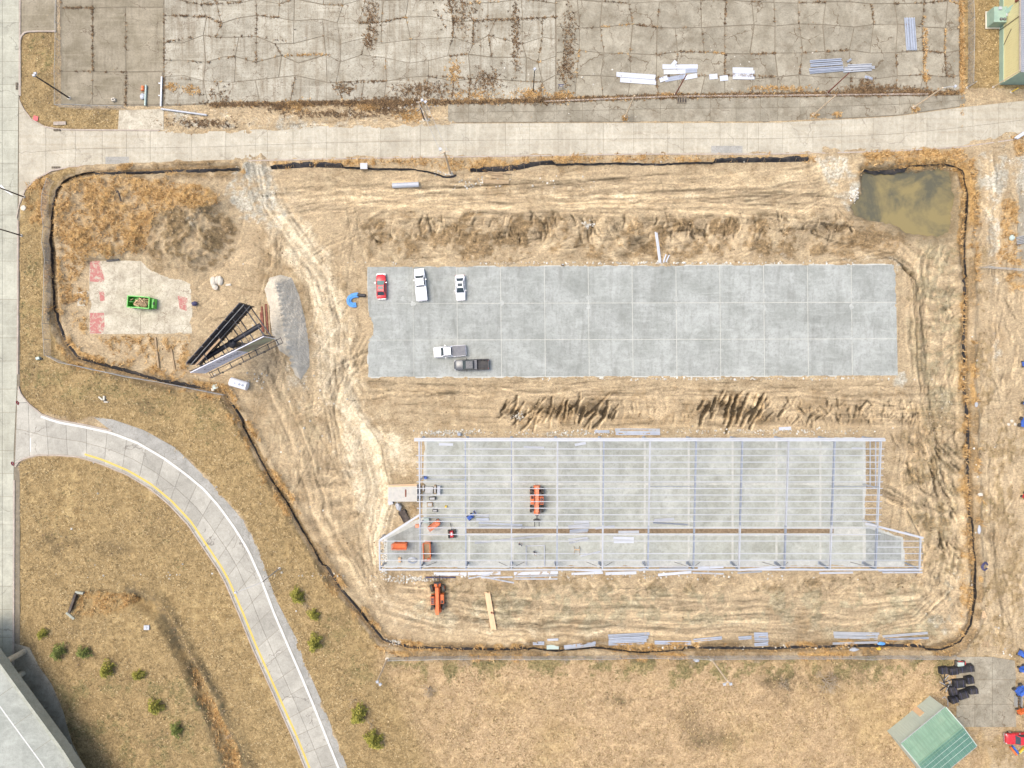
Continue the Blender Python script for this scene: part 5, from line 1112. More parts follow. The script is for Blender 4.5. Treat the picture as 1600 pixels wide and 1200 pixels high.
def machine_wheels(t, pts, r, w, mat='tyre'):
    for x, y, a in pts:
        d = Vector((-math.sin(a), math.cos(a), 0)) * w / 2; c = Vector((x, y, r)); mb = MB(); mb.tube(c - d, c + d, r, 16); wh = mb.build('wheel', MAT[mat], t, True, world=False)
        for s in (-1, 1): mb = MB(); mb.tube(c + d * s, c + d * s * 1.06, r * .5, 10); mb.build('rim', MAT['orange'], wh, world=False)
def telehandler(label, p, q, reach, steer, roof):
    """p = rear end, q = front axle end, survey pixels"""
    c = G((p[0] + q[0]) / 2, (p[1] + q[1]) / 2); c.z = .125 if roof else zt(p[0], p[1]) + .03
    t = thing('telehandler', label, 'telehandler', c, heading(p, q), 'orange telehandlers')
    om = MAT['orange']; bm = MAT['orange_pale'] if roof else MAT['orange']
    mb = MB(); mb.box((0, 0, .85), (4.6, .85, .5)); mb.box((-2.2, 0, 1.0), (.8, 1.2, .8), 0, .85); mb.box((2.2, 0, .75), (.5, 1.1, .5)); mb.build('chassis', om, t, world=False)
    machine_wheels(t, [(-1.6, -1.02, -steer), (-1.6, 1.02, -steer), (1.6, -1.02, steer), (1.6, 1.02, steer)], .66, .42)
    for x in (-1.6, 1.6): mb = MB(); mb.tube((x, -.9, .66), (x, .9, .66), .12, 8); mb.build('axle', MAT['black'], t, world=False)
    cb = MB(); cb.box((-.1, .78, 1.55), (1.5, .72, 1.7), 0, .9); cab = cb.build('cab', om, t, world=False)
    mb = MB(); mb.box((-.1, .78, 2.41), (1.1, .52, .03)); mb.build('roof_window', MAT['glass'], cab, world=False)
    mb = MB(); mb.box((.64, .78, 1.8), (.04, .55, .8)); mb.build('front_window', MAT['glass'], cab, world=False)
    for k in range(3): mb = MB(); mb.box((-.45 + .35 * k, .78, 2.44), (.05, .56, .03)); mb.build('roof_guard', om, cab, world=False)
    mb = MB(); mb.box((-.1, -.82, 1.2), (1.7, .62, .9), 0, .93); hd = mb.build('engine_hood', om, t, world=False)
    mb = MB(); mb.tube((-.5, -.85, 1.6), (-.5, -.85, 2.1), .06, 8); mb.build('exhaust', MAT['black'], hd, world=False)
    mb = MB(); mb.box((-.55, -.82, 1.66), (.5, .4, .03)); mb.build('grille', MAT['black'], hd, world=False)
    bo = MB(); bo.beam((-2.6, 0, 2.15), (2.0, 0, 1.75), .56, .56); boom = bo.build('boom', bm, t, world=False)
    mb = MB(); mb.beam((2.0, 0, 1.75), (2.0 + reach, 0, 1.55), .38, .38); mb.build('inner_boom', bm, boom, world=False)
    e = 2.0 + reach
    mb = MB(); mb.beam((e, 0, 1.5), (e + .9, 0, 1.3), .16, .2); mb.beam((e + .15, -.3, 1.5), (e + .15, .3, 1.5), .14, .14); mb.build('jib', MAT['black'], boom, world=False)
    ca = MB(); ca.box((e + 1.0, 0, 1.2), (.12, 1.3, .5)); ca.box((e + .8, 0, 1.25), (.1, .9, .12)); car = ca.build('fork_carriage', MAT['black'], t, world=False)
    for s in (-1, 1): mb = MB(); mb.box((e + 1.6, s * .4, .98), (1.2, .12, .06)); mb.build('fork', MAT['black'], car, world=False)
    for k in range(4): mb = MB(); mb.tube((1.0 + k * .35, .32, 2.0 - k * .03), (1.0 + k * .35, .36, 2.02), .07, 6)
    mb.build('hose_clamp', MAT['black'], t, world=False)
    return t
telehandler('bleached orange telehandler with boom lowered, standing inside the steel frame', (838.5, 759), (838.5, 800), .5, 0, True)
telehandler('bright orange telehandler on the mud south of the steel frame', (685.5, 950), (684.5, 912), -.25, .3, False)

def scissor_lift(label, c, rz, L, w, mat, h=1.6, deck=None, group='lifts on the site', z=.125, out=0.0):
    t = thing('scissor_lift', label, 'scissor lift', (c.x, c.y, z), rz, group); m_ = MAT[mat]
    mb = MB(); mb.box((0, 0, .42), (L * .94, w * .82, .42)); mb.build('base', m_, t, world=False)
    for x in (-.36, .36):
        for s in (-1, 1): mb = MB(); mb.tube((x * L, s * w * .44 - .07, .22), (x * L, s * w * .44 + .07, .22), .22, 12); mb.build('wheel', MAT['tyre'], t, True, world=False)
    sa = MB()
    for s in (-1, 1):
        sa.beam((-L * .42, s * w * .32, .62), (L * .4, s * w * .32, h - .2), .06, .1); sa.beam((L * .42, s * w * .28, .62), (-L * .4, s * w * .28, h - .2), .06, .1)
    sa.build('scissor_arm', MAT['iron'], t, world=False)
    mb = MB(); mb.box((out / 2, 0, h - .08), (L + out, w, .1)); mb.build('platform', MAT[deck] if deck else m_, t, world=False)
    for s in (-1, 1):
        for zz in (.5, 1.0): mb = MB(); mb.beam((-L / 2, s * w * .48, h + zz), (L / 2 + out, s * w * .48, h + zz), .06, .06); mb.build('side_rail', m_, t, world=False)
        mb = MB(); mb.box((out / 2, s * w * .485, h + .1), (L + out, .04, .22)); mb.build('kick_plate', m_, t, world=False)
    for x in (-L / 2, -L / 6, L / 6, L / 2 + out):
        for s in (-1, 1): mb = MB(); mb.beam((x, s * w * .48, h), (x, s * w * .48, h + 1.0), .05, .05); mb.build('rail_post', m_, t, world=False)
    for x in (-L / 2, L / 2 + out): mb = MB(); mb.box((x, 0, h + .55), (.05, w * .94, .12)); mb.box((x, 0, h + 1.0), (.05, w * .94, .06)); mb.build('end_rail', m_, t, world=False)
    mb = MB(); mb.box((L / 2 + out - .25, w * .2, h + .7), (.3, .4, .35)); mb.build('control_box', MAT['orange'] if mat == 'orange' else MAT['black'], t, world=False)
    return t
scissor_lift('orange scissor lift with a solid orange deck in the west wing of the frame', G(627, 849.5), 0, 2.5, .95, 'orange')
scissor_lift('orange scissor lift with a bare timber deck beside the first column line', G(669.5, 857), math.radians(-88), 3.0, 1.25, 'orange', 1.7, 'wood')
scissor_lift('slanting orange scissor lift beside the red compressor', G(680, 817.5), math.radians(36), 2.1, .85, 'orange', 1.5, 'orange_pale')
# red welder-compressor on tow wheels
c = G(706.5, 833); t = thing('compressor', 'red tow compressor on fat dark tyres on the framed floor', 'compressor', (c.x, c.y, .125), math.radians(95))
mb = MB(); mb.box((0, 0, .75), (1.15, .62, .7), 0, .85); mb.build('hood', MAT['red'], t, world=False)
mb = MB(); mb.box((0, 0, .38), (1.5, .8, .1)); mb.build('frame', MAT['black'], t, world=False)
for x in (-.42, .42):
    for s in (-1, 1): mb = MB(); mb.tube((x, s * .55 - .13, .36), (x, s * .55 + .13, .36), .36, 14); mb.build('wheel', MAT['tyre'], t, True, world=False)
mb = MB(); mb.beam((.7, 0, .4), (1.9, .1, .4), .09, .09); mb.build('drawbar', MAT['black'], t, world=False)
mb = MB(); mb.box((.1, 0, 1.12), (.5, .3, .04)); mb.build('control_panel', MAT['lamp'], t, world=False)
# blue lift seen tilted in the second bay
def boom_lift(label, c, rz, mat, z, s=1.0, group='lifts on the site'):
    t = thing('boom_lift', label, 'boom lift', (c.x, c.y, z), rz, group); m_ = MAT[mat]; t.scale = (s, s, s)
    mb = MB(); mb.box((0, 0, .55), (1.7, 1.1, .35)); mb.build('base', m_, t, world=False)
    for x in (-.65, .65):
        for sy in (-1, 1): mb = MB(); mb.tube((x, sy * .65 - .12, .35), (x, sy * .65 + .12, .35), .35, 12); mb.build('wheel', MAT['tyre'], t, True, world=False)
    mb = MB(); mb.box((-.2, 0, 1.05), (1.3, .95, .6), .2, .9); mb.build('turntable', m_, t, world=False)
    mb = MB(); mb.beam((-.7, .1, 1.5), (1.7, .5, 1.75), .22, .24); mb.beam((-.7, .35, 1.8), (1.2, .55, 1.95), .16, .16); mb.build('boom', m_, t, world=False)
    mb = MB(); mb.box((2.0, .55, 1.5), (.55, .95, .08)); mb.build('basket', MAT['iron'], t, world=False)
    for x, y, a, b in ((2.0, .08, .55, .05), (2.0, 1.02, .55, .05), (2.27, .55, .05, .95)): mb = MB(); mb.box((x, y, 2.4), (a, b, .06)); mb.box((x, y, 1.95), (a, b, .05)); mb.build('basket_rail', m_, t, world=False)
    return t
boom_lift('blue boom lift beside the second column line of the frame', G(735, 807), math.radians(35), 'blue', .125, .62)

# ================================================================ PEOPLE
def person(label, p, rz, arms, lean):
    c = G(*p); t = thing('person', label, 'person', (c.x, c.y, .125), rz)
    J = {'pelvis': (0, 0, .95, .15), 'waist': (lean * .3, 0, 1.12, .14), 'chest': (lean * .8, 0, 1.35, .165), 'neck': (lean, 0, 1.5, .065), 'skull': (lean * 1.1, 0, 1.6, .085), 'crown': (lean * 1.1 + .01, 0, 1.72, .085)}
    E = [('pelvis', 'waist'), ('waist', 'chest'), ('chest', 'neck'), ('neck', 'skull'), ('skull', 'crown')]
    for s, nm in ((1, 'l'), (-1, 'r')):
        st = .14 * s
        J.update({nm + 'hip': (0, .1 * s, .88, .105), nm + 'knee': (.06 + st * .3, .12 * s, .5, .075), nm + 'ankle': (st * .5, .12 * s, .1, .05), nm + 'toe': (st * .5 + .17, .13 * s, .04, .045),
                  nm + 'sh': (lean * .85, .2 * s, 1.42, .07), nm + 'el': (lean + .08 + arms * .1, .3 * s, 1.16, .05), nm + 'wr': (lean + .22 + arms * .25, .24 * s, 1.02 + arms * .15, .036), nm + 'palm': (lean + .29 + arms * .25, .23 * s, 1.0 + arms * .15, .036)})
        E += [('pelvis', nm + 'hip'), (nm + 'hip', nm + 'knee'), (nm + 'knee', nm + 'ankle'), (nm + 'ankle', nm + 'toe'), ('chest', nm + 'sh'), (nm + 'sh', nm + 'el'), (nm + 'el', nm + 'wr'), (nm + 'wr', nm + 'palm')]
    ks = list(J); me = bpy.data.meshes.new('body'); me.from_pydata([J[k][:3] for k in ks], [(ks.index(a), ks.index(b)) for a, b in E], [])
    o = bpy.data.objects.new('body', me); COL.objects.link(o); md = o.modifiers.new('s', 'SKIN'); o.modifiers.new('u', 'SUBSURF').levels = 1
    for i, k in enumerate(ks): me.skin_vertices[0].data[i].radius = (J[k][3],) * 2
    me.skin_vertices[0].data[0].use_root = True
    dg = bpy.context.evaluated_depsgraph_get(); m2 = bpy.data.meshes.new_from_object(o.evaluated_get(dg)); bpy.data.objects.remove(o)
    vs = [tuple(v.co) for v in m2.vertices]; fs = [tuple(f.vertices) for f in m2.polygons]; mb = MB(); mb.add(vs, fs); nb = len(fs)
    for s, nm in ((1, 'l'), (-1, 'r')):
        w = Vector(J[nm + 'palm'][:3])
        for k, ln in enumerate((.07, .085, .08, .06)):
            a = w + Vector((.02, (k - 1.5) * .019, -.005)); m_ = a + Vector((ln * .6, 0, -.01)); mb.tube(a, m_, .009, 5, .008); mb.tube(m_, m_ + Vector((ln * .4, 0, -.03)), .008, 5, .006)
        mb.tube(w + Vector((-.01, -.03 * s, 0)), w + Vector((.045, -.055 * s, -.01)), .011, 5, .008)
    hx = lean * 1.1; mb.tube((hx + .09, 0, 1.62), (hx + .115, 0, 1.6), .014, 5, .02)
    for s in (-1, 1): mb.blob((hx, s * .09, 1.63), (.015, .012, .03), 3)
    o = mb.build('body', MAT['vest'], t, True, world=False); me = o.data; me.materials.append(MAT['jeans']); me.materials.append(MAT['skin'])
    for i, f in enumerate(me.polygons):
        z = f.center.z; hand = i >= nb or (abs(f.center.y) > .17 and f.center.x > lean + .2 and z < 1.25)
        f.material_index = 2 if (hand or z > 1.5) else 1 if z < .97 else 0
    bpy.data.meshes.remove(m2)
    mb = MB(); mb.blob((hx, 0, 1.73), (.135, .115, .09), 1, n=10, m=6); mb.tube((hx + .02, 0, 1.70), (hx + .02, 0, 1.715), .15, 12); mb.build('hard_hat', MAT['hat'], t, True, world=False)
person('worker in dark clothes standing west of the steel door frame', (812.5, 849.5), math.radians(70), .6, .05)
person('worker in dark clothes stooping inside the steel door frame', (834.5, 860.5), math.radians(-40), 1.0, .16)
# ================================================================ BILLBOARD
def BW(gx, gy, h):
    p = G(gx, gy); p.z = h; return p
bb = thing('billboard', 'large V shaped billboard with one pale advert face and one black steel back', 'billboard', G(393, 542))
HB, HT = 7.5, 12.8
A0, A1 = (350, 584), (452.5, 533.5); B0_, B1_ = (344, 571), (419, 486)
def along(a, b, t): return (a[0] + (b[0] - a[0]) * t, a[1] + (b[1] - a[1]) * t)
mb = MB(); mb.tube(BW(393, 542, -.1), BW(393, 542, 8.3), .55, 18); mb.build('pole', MAT['board_back'], bb, True)
mb = MB(); mb.tube(BW(352, 563, 8.1), BW(433, 514, 8.1), .42, 14); mb.blob(BW(393, 541, 8.2), (.85, .85, .6), 2, n=10, m=6); mb.build('torsion_beam', MAT['board_back'], bb, True)
# advert face: background, scenery end and block marks
def face_quad(mb, a, b, t0, t1, v0, v1, off):
    p, q = along(a, b, t0), along(a, b, t1); d = (G(*b) - G(*a)).normalized(); n = Vector((d.y, -d.x, 0)) * off
    if n.dot(Vector((1, -.4, 0))) < 0: n = -n
    return mb.add([BW(*p, HB + (HT - HB) * v0) + n, BW(*q, HB + (HT - HB) * v0) + n, BW(*q, HB + (HT - HB) * v1) + n, BW(*p, HB + (HT - HB) * v1) + n], [(0, 1, 2, 3)])
def slab_face(name, a, b, mat, th, t0=0, t1=1):
    d = (G(*b) - G(*a)).normalized(); n = Vector((d.y, -d.x, 0)) * th / 2
    p, q = BW(*along(a, b, t0), HB), BW(*along(a, b, t1), HB); up = Vector((0, 0, HT - HB)); mb = MB()
    vs = [p - n, q - n, q + n, p + n]; mb.add(vs + [v + up for v in vs], [(3, 2, 1, 0), (4, 5, 6, 7), (0, 1, 5, 4), (1, 2, 6, 5), (2, 3, 7, 6), (3, 0, 4, 7)])
    return mb.build(name, mat, bb)
slab_face('advert_panel', A0, A1, MAT['sign_white'], .12)
m, N, L, Bs = nodes_of('advert_scenery_print'); P = world_pos(N); L.new(mixc(N, L, (.34, .36, .24), (.22, .19, .15), span(N, L, noise(N, L, P, .35, 3, .5), .42, .58)), Bs.inputs['Base Color']); Bs.inputs['Roughness'].default_value = .5
mb = MB(); face_quad(mb, A0, A1, .62, .995, .01, .99, .066); mb.build('advert_print', m, bb)
mk = MB()
for i, t0 in enumerate((.30, .345, .39, .435, .48, .525, .565)):
    for (a, b, v0, v1) in ((0, .010, .45, .75), (.010, .026, .68, .75), (.010, .026, .45, .52), (.024, .032, .52, .68) if i % 2 else (.012, .024, .57, .63)): face_quad(mk, A0, A1, t0 + a, t0 + b, v0 - i * .012, v1 - i * .012, .068)
for k in range(12):
    a = k / 12 * 5.2; face_quad(mk, A0, A1, .155 + .06 * math.cos(a) - .008, .155 + .06 * math.cos(a) + .008, .45 + .22 * math.sin(a) - .03, .45 + .22 * math.sin(a) + .03, .068)
mk.build('advert_mark', paint('advert_dark_ink', (.16, .17, .24), .5), bb)
# the black back: six section frames, ribs and rails
for k in range(7):
    t0, t1 = k / 7 + .004, (k + 1) / 7 - .004
    slab_face('back_panel', B0_, B1_, MAT['board_back'], .10, t0, t1)
for k in range(8):
    p = along(B0_, B1_, k / 7); d = Vector((.72, -.5, 0)) * .22
    for zz in (HB, HT): pass
    mb = MB(); mb.beam(BW(*p, HB - .3) + d, BW(*p, HT + .1) + d, .16, .22); mb.build('upright', MAT['iron'] if k % 2 else MAT['board_back'], bb)
    p = along(A0, A1, k / 7); d = Vector((-.45, .9, 0)) * .3
    mb = MB(); mb.beam(BW(*p, HB - .3) + d, BW(*p, HT - .1) + d, .14, .2); mb.build('upright', MAT['board_back'], bb)
for zz in (8.2, 9.4, 10.6, 11.8):
    d = Vector((.72, -.5, 0)) * .42; mb = MB(); mb.beam(BW(*B0_, zz) + d, BW(*B1_, zz) + d, .08, .14); mb.build('stringer', MAT['galv'] if zz in (9.4, 11.8) else MAT['board_back'], bb)
for zz in (8.2, 10.0, 11.6):
    d = Vector((-.45, .9, 0)) * .45; mb = MB(); mb.beam(BW(*A0, zz) + d, BW(*A1, zz) + d, .1, .16); mb.build('stringer', MAT['board_back'], bb)
for k, t in enumerate((.08, .22, .36, .50, .64, .78, .92, .99)):
    pa, pb = along(A0, A1, t), along(B0_, B1_, t)
    for zz in ((8.2, 11.4) if k % 2 else (8.2,)): mb = MB(); mb.beam(BW(*pa, zz), BW(*pb, zz), .14 if zz < 9 else .08, .18 if zz < 9 else .1); mb.build('tie_beam', MAT['board_back'], bb)
d = (G(*B1_) - G(*B0_)).normalized(); n = Vector((-d.y, d.x, 0)); n = n if n.x < 0 else -n
for s, zz in ((-1.15, HB - .1), (-.65, HB - .1)):
    q = -n * s * -1; mb = MB(); mb.beam(BW(*along(B0_, B1_, 0), zz) - n * -s * -1 * .9, BW(*B1_, zz) - n * -s * -1 * .9, .06, .06); mb.build('catwalk_rail', MAT['board_back'], bb)
mb = MB(); mb.beam(BW(*along(B0_, B1_, .02), 11.2) - n * .75, BW(*along(B0_, B1_, .48), 11.2) - n * .95, .3, .05); mb.build('catwalk_plank', MAT['lumber'], bb)
# service walk in front of the advert
d = (G(*A1) - G(*A0)).normalized(); n = Vector((d.y, -d.x, 0)); n = n if n.x > 0 else -n
for off, zz, w in ((.25, HB - .35, .10), (1.15, HB - .35, .10), (1.15, HB + .45, .05)):
    mb = MB(); mb.beam(BW(*along(A0, A1, .04), zz) + n * off, BW(*along(A0, A1, 1.06), zz) + n * off, w, .08); mb.build('walkway_rail', MAT['board_back'], bb)
for t in (.04, .07, .16, .33, .50, .60, .70, .87, 1.0, 1.06): mb = MB(); mb.beam(BW(*along(A0, A1, t), HB - .38) + n * .1, BW(*along(A0, A1, t), HB - .38) + n * 1.2, .12 if .1 < t < 1.03 else .07, .1); mb.build('walkway_arm', MAT['board_back'], bb)
for t in (.2, .45, .8):
    mb = MB(); mb.box(tuple(BW(*along(A0, A1, t), HB - .2) + n * 1.2), (.35, .25, .2)); mb.build('floodlight', MAT['black'], bb)

# ================================================================ DUMPSTER AND OTHER SITE GEAR
c = G(226, 474); c.z = .08; t = thing('dumpster', 'bright green open top dumpster heaped with scrap wood', 'dumpster', c, math.radians(-4))
Ld, Wd, Hd = 4.3, 1.9, 1.5
mb = MB()
for s in (-1, 1): mb.box((-.2, s * Wd / 2, .15 + Hd / 2), (Ld - .5, .08, Hd)); mb.box((-.2, s * (Wd / 2 + .04), .15 + Hd), (Ld - .4, .16, .12))
mb.box((-Ld / 2 + .05, 0, .15 + Hd / 2), (.08, Wd, Hd)); mb.box((Ld / 2 - .45, 0, .15 + Hd / 2), (.08, Wd, Hd)); mb.box((Ld / 2 - .45, 0, .15 + Hd), (.14, Wd, .12)); mb.box((-Ld / 2 + .05, 0, .15 + Hd), (.14, Wd, .12)); mb.box((-.2, 0, .2), (Ld - .5, Wd, .1)); mb.build('shell', MAT['green'], t, world=False)
mb = MB(); mb.box((Ld / 2 - .1, 0, .7), (.6, Wd * .92, 1.0), 0, .6, .9); mb.build('hitch_end', MAT['green'], t, world=False)
mb = MB(); mb.tube((Ld / 2 + .1, -.25, 1.1), (Ld / 2 + .1, .25, 1.1), .14, 10); mb.build('hook', MAT['black'], t, world=False)
for k in range(6):
    for s in (-1, 1): mb = MB(); mb.box((-1.9 + k * .66, s * (Wd / 2 + .07), .8), (.1, .08, 1.1)); mb.build('side_rib', MAT['green'], t, world=False)
mb = MB(); mb.box((-1.6, 0, 1.0), (.9, .05, .9)); mb.build('inner_brace', MAT['green'], t, world=False)
hp = MB(); hp.blob((.1, 0, .75), (1.55, .8, .6), 5, n=12, m=7)
tag(solo(hp, 'soil_heap', paint('brown_soil_heap', (.30, .20, .11), .95, 0, .4, .5, 3), 'brown soil heaped inside the green dumpster', 'soil heap', c), None)
rr = random.Random(3)
hs = bpy.data.objects['soil_heap']; hs.data.transform(Matrix.Translation(Vector((.1, 0, .75)) - Vector((0, 0, 0))) @ Matrix.Identity(4)) if False else None
hs.data.transform(Matrix.Translation(c)); 
for i in range(16):
    x, y = rr.uniform(-1.5, 1.3), rr.uniform(-.6, .6); a = rr.uniform(0, 3.1); ln = rr.uniform(.5, 1.3); z = 1.25 + rr.uniform(-.1, .25)
    mb = MB(); p = Vector((x, y, z)); dv = Vector((math.cos(a), math.sin(a) * .6, rr.uniform(-.15, .15))) * ln / 2
    q0, q1 = p - dv, p + dv
    for q in (q0, q1): q.x = max(-1.9, min(1.5, q.x)); q.y = max(-.8, min(.8, q.y))
    mb.beam(q0, q1, .13, .05); o = solo(mb, 'scrap_board', MAT['wood'] if i % 4 else MAT['lumber'], ('weathered' if i % 4 else 'fresh tan') + ' scrap board thrown on the heap inside the green dumpster', 'scrap board', (0, 0, 0), 'scrap boards in the dumpster')
    o.location = c; o.rotation_euler = (0, 0, math.radians(-4))
# blue drain pipe and its black sleeve
mb = MB(); pts = [(560.5, 461.2), (556, 461.4), (551, 462.5), (547.2, 465.5), (545.5, 469), (546, 473), (549, 476), (553, 477), (557, 476.2)]
for off in (-.28, 0, .28):
    q = [];
    for i, (x, y) in enumerate(pts):
        p = GT(x, y, .28 + (.12 if off == 0 else 0)); a = Vector(pts[min(i + 1, len(pts) - 1)]) - Vector(pts[max(i - 1, 0)]); a.normalize(); q.append(p + Vector((a.y, a.x, 0)) * off)
    mb.pipe(q, .17, 8)
t = thing('drain_pipe', 'hooked run of blue plastic pipes ending in a black sleeve at the new slab', 'pipe', G(551, 469)); mb.build('blue_pipe', MAT['blue_pipe'], t, True)
mb = MB(); mb.tube(GT(559.5, 461.3, .3), GT(571.5, 462.3, .3), .30, 10); mb.build('black_sleeve', MAT['black'], t, True)
# tan lumber stack, plank stack, drums
c = G(766.5, 953.5); t = thing('lumber_stack', 'long narrow stack of fresh tan lumber on the south strip', 'lumber stack', GT(766.5, 953.5)); a, b = GT(761.5, 925), GT(771.5, 982.5)
dv = (b - a).normalized(); sv = Vector((-dv.y, dv.x, 0))
for i in range(4):
    for j in range(2): mb = MB(); o = sv * ((i - 1.5) * .24); sh = dv * (.06 * ((i * 7 + j * 3) % 5 - 2)); mb.beam(a + o + sh + Vector((0, 0, .22 + .2 * j)), b + o + sh + Vector((0, 0, .22 + .2 * j)), .235, .19); mb.build('plank', MAT['lumber'], t)
for k in range(5): mb = MB(); p = a + (b - a) * (.08 + .21 * k); mb.beam(p - sv * .65 + Vector((0, 0, .06)), p + sv * .65 + Vector((0, 0, .06)), .12, .1); mb.build('bearer', MAT['rust'], t)
for i, (x, y) in enumerate(((768, 955.5), (771, 956.2))): mb = MB(); p = GT(x, y, .52); mb.tube(p, p + Vector((0, 0, .3)), .16, 10, .13); solo(mb, 'red_bucket', MAT['rust'], ('first' if i == 0 else 'second') + ' from the west of two small red buckets on the tan lumber stack', 'bucket', p, 'red buckets on the lumber stack', True)
t = thing('plank_stack', 'stack of weathered tan planks under the north silt fence', 'plank stack', GT(774, 280))
for i, (p, q, w, z) in enumerate((((755, 283), (795, 284), 3, .2), ((755, 286), (795, 286.5), 3, .2), ((768, 272), (786, 273), 5, .15), ((768, 277), (787, 278), 4, .15), ((762, 269.5), (799, 272.5), 1.6, .3))): mb = MB(); mb.beam(GT(*p, z), GT(*q, z), w / K, .16); mb.build('plank', MAT['wood'], t)
for x in (762, 775, 789): mb = MB(); mb.beam(GT(x, 281.5, .05), GT(x, 288, .05), .15, .12); mb.build('bearer', MAT['wood'], t)
c = GT(633, 290.5); mb = MB(); mb.tube(GT(614, 291.5, .5), GT(655, 289.5, .5), .46, 16); t = thing('culvert_pipe', 'white tank like pipe section lying on the dirt below the north fence', 'pipe', c); mb.build('barrel', MAT['primer'], t, True)
for x in (622, 633, 645): mb = MB(); p = GT(x, 291 - (x - 614) * .05, .5); mb.tube(p - Vector((.06, 0, 0)), p + Vector((.06, 0, 0)), .49, 16); mb.build('band', MAT['galv'], t, True)
mb = MB(); mb.beam(GT(613, 285, .1), GT(653, 286.5, .1), .5, .12); mb.build('cradle', MAT['lumber'], t)
c = GT(570.5, 262.5); t = thing('utility_box', 'white cube shaped utility box straddling the north silt fence', 'utility box', c); mb = MB(); mb.box((c.x, c.y, c.z + .55), (1.15, .95, 1.1)); mb.build('cabinet', MAT['wood'], t); mb = MB(); mb.box((c.x, c.y, c.z + 1.14), (1.25, 1.05, .08)); mb.build('lid', MAT['primer'], t)
c = GT(376, 599.5); t = thing('storage_tank', 'white oblong storage tank lying east of the billboard', 'tank', c, 0); mb = MB(); mb.tube(GT(363, 596, .75), GT(389, 603.5, .75), .78, 18); mb.build('barrel', MAT['white'], t, True)
for f in (.2, .8): mb = MB(); p = GT(363 + 26 * f, 596 + 7.5 * f); mb.box((p.x, p.y, p.z + .12), (.25, 1.3, .28), math.radians(-16)); mb.build('cradle', MAT['iron'], t)
for f, sz in ((.35, .16), (.62, .22), (.82, .2)): mb = MB(); p = GT(363 + 26 * f, 596 + 7.5 * f, 1.5); mb.tube(p, p + Vector((0, 0, .12)), sz, 10); mb.build('hatch', MAT['sheet_grey'], t)
c = GT(338, 441); t = thing('concrete_hatch', 'broken pale concrete manhole lid beside the old floor slab', 'concrete lid', c)
for i, (x, y, rx, ry) in enumerate(((333.5, 439, 5, 8), (340, 438, 4, 7), (344.5, 439, 4.5, 8), (337, 449, 5, 5))): mb = MB(); p = GT(x, y, .3); mb.blob(p, (rx / K, ry / K, .35), i + 4, n=9, m=5); mb.build('lid_piece', MAT['stone'], t)
mb = MB(); p = GT(357, 445, .1); mb.box((p.x, p.y, p.z), (.9, .35, .2), .1); mb.build('kerb_piece', MAT['stone'], t)
mb = MB(); p = GT(305.5, 475, .35); mb.blob(p, (.55, .5, .45), 8, n=9, m=5); solo(mb, 'rubbish_bag', MAT['hose'], 'dark stuffed rubbish bag at the east edge of the old floor slab', 'rubbish bag', p)
mb = MB(); mb.pipe([GT(192, 305, .5), GT(195, 304, .8), GT(197, 308, .8), GT(197, 318, .3)], .13, 8); solo(mb, 'vent_pipe', MAT['iron'], 'dark hooked vent pipe sticking out of the orange reeds', 'pipe', GT(197, 318), None, True)
c = GT(338, 604); t = thing('utility_pedestal', 'pale square pedestal box beside the fence south of the billboard', 'pedestal', c); mb = MB(); mb.box((c.x, c.y, .35), (.95, .8, .7), .3); mb.build('box', MAT['teal_box'], t); mb = MB(); mb.box((c.x - .5, c.y - .5, .2), (.5, .5, .4), .2); mb.build('footing', MAT['stone'], t)
for i, (x, y, ln) in enumerate(((410, 499, 40), (413.5, 499, 44), (417, 498, 46), (420.5, 500, 46), (408.5, 503, 30))): mb = MB(); mb.beam(GT(x - 1, y - ln / 2, .15), GT(x + 2, y + ln / 2, .15), .26, .18); solo(mb, 'timber_board', MAT['wood'] if i % 2 else MAT['rust'], f'{ORD[i]} of five weathered boards lying between the billboard and the gravel pile', 'board', GT(x, y), 'boards by the gravel pile')
for i, (p, q) in enumerate((((243, 527), (249, 575)), ((268, 545), (274, 580)), ((276, 575), (330, 590)))): mb = MB(); mb.beam(GT(*p, .1), GT(*q, .1), .3, .2); solo(mb, 'old_timber', MAT['wood'], ('upright old timber lying south of the old floor slab', 'short old timber lying in the pale dirt west of the billboard', 'long old timber lying at the foot of the billboard')[i], 'timber', GT(*p))
mb = MB(); mb.beam(GT(168, 408, .2), GT(188, 406, .2), .28, .2); solo(mb, 'gutter_scrap', MAT['black'], 'black gutter scrap on the north edge of the old floor slab', 'scrap', GT(170, 408))
for i, (x0, y0, x1, y1) in enumerate(((1023.5, 363, 1030, 411), (1026, 364, 1032, 411))): mb = MB(); mb.pipe([GT(x0, y0, .15), GT((x0 + x1) / 2, (y0 + y1) / 2, .2), GT(x1, y1, .15)], .13, 6); solo(mb, 'plastic_pipe', MAT['sheet'], ('west' if i == 0 else 'east') + ' pipe of the white pair running up from the new slab edge', 'pipe', GT(x0, y0), 'white pipes at the new slab', True)
for i, (x0, y0, x1, y1) in enumerate(((1036, 409, 1040, 398), (1040, 410, 1045, 399), (1038, 404, 1036, 411))): mb = MB(); mb.beam(GT(x0, y0, .2), GT(x1, y1, .35), .2, .12); solo(mb, 'plastic_offcut', MAT['sheet'], f'{ORD[i]} white plastic offcut beside the white pipes at the new slab', 'offcut', GT(x0, y0), 'white offcuts at the new slab')
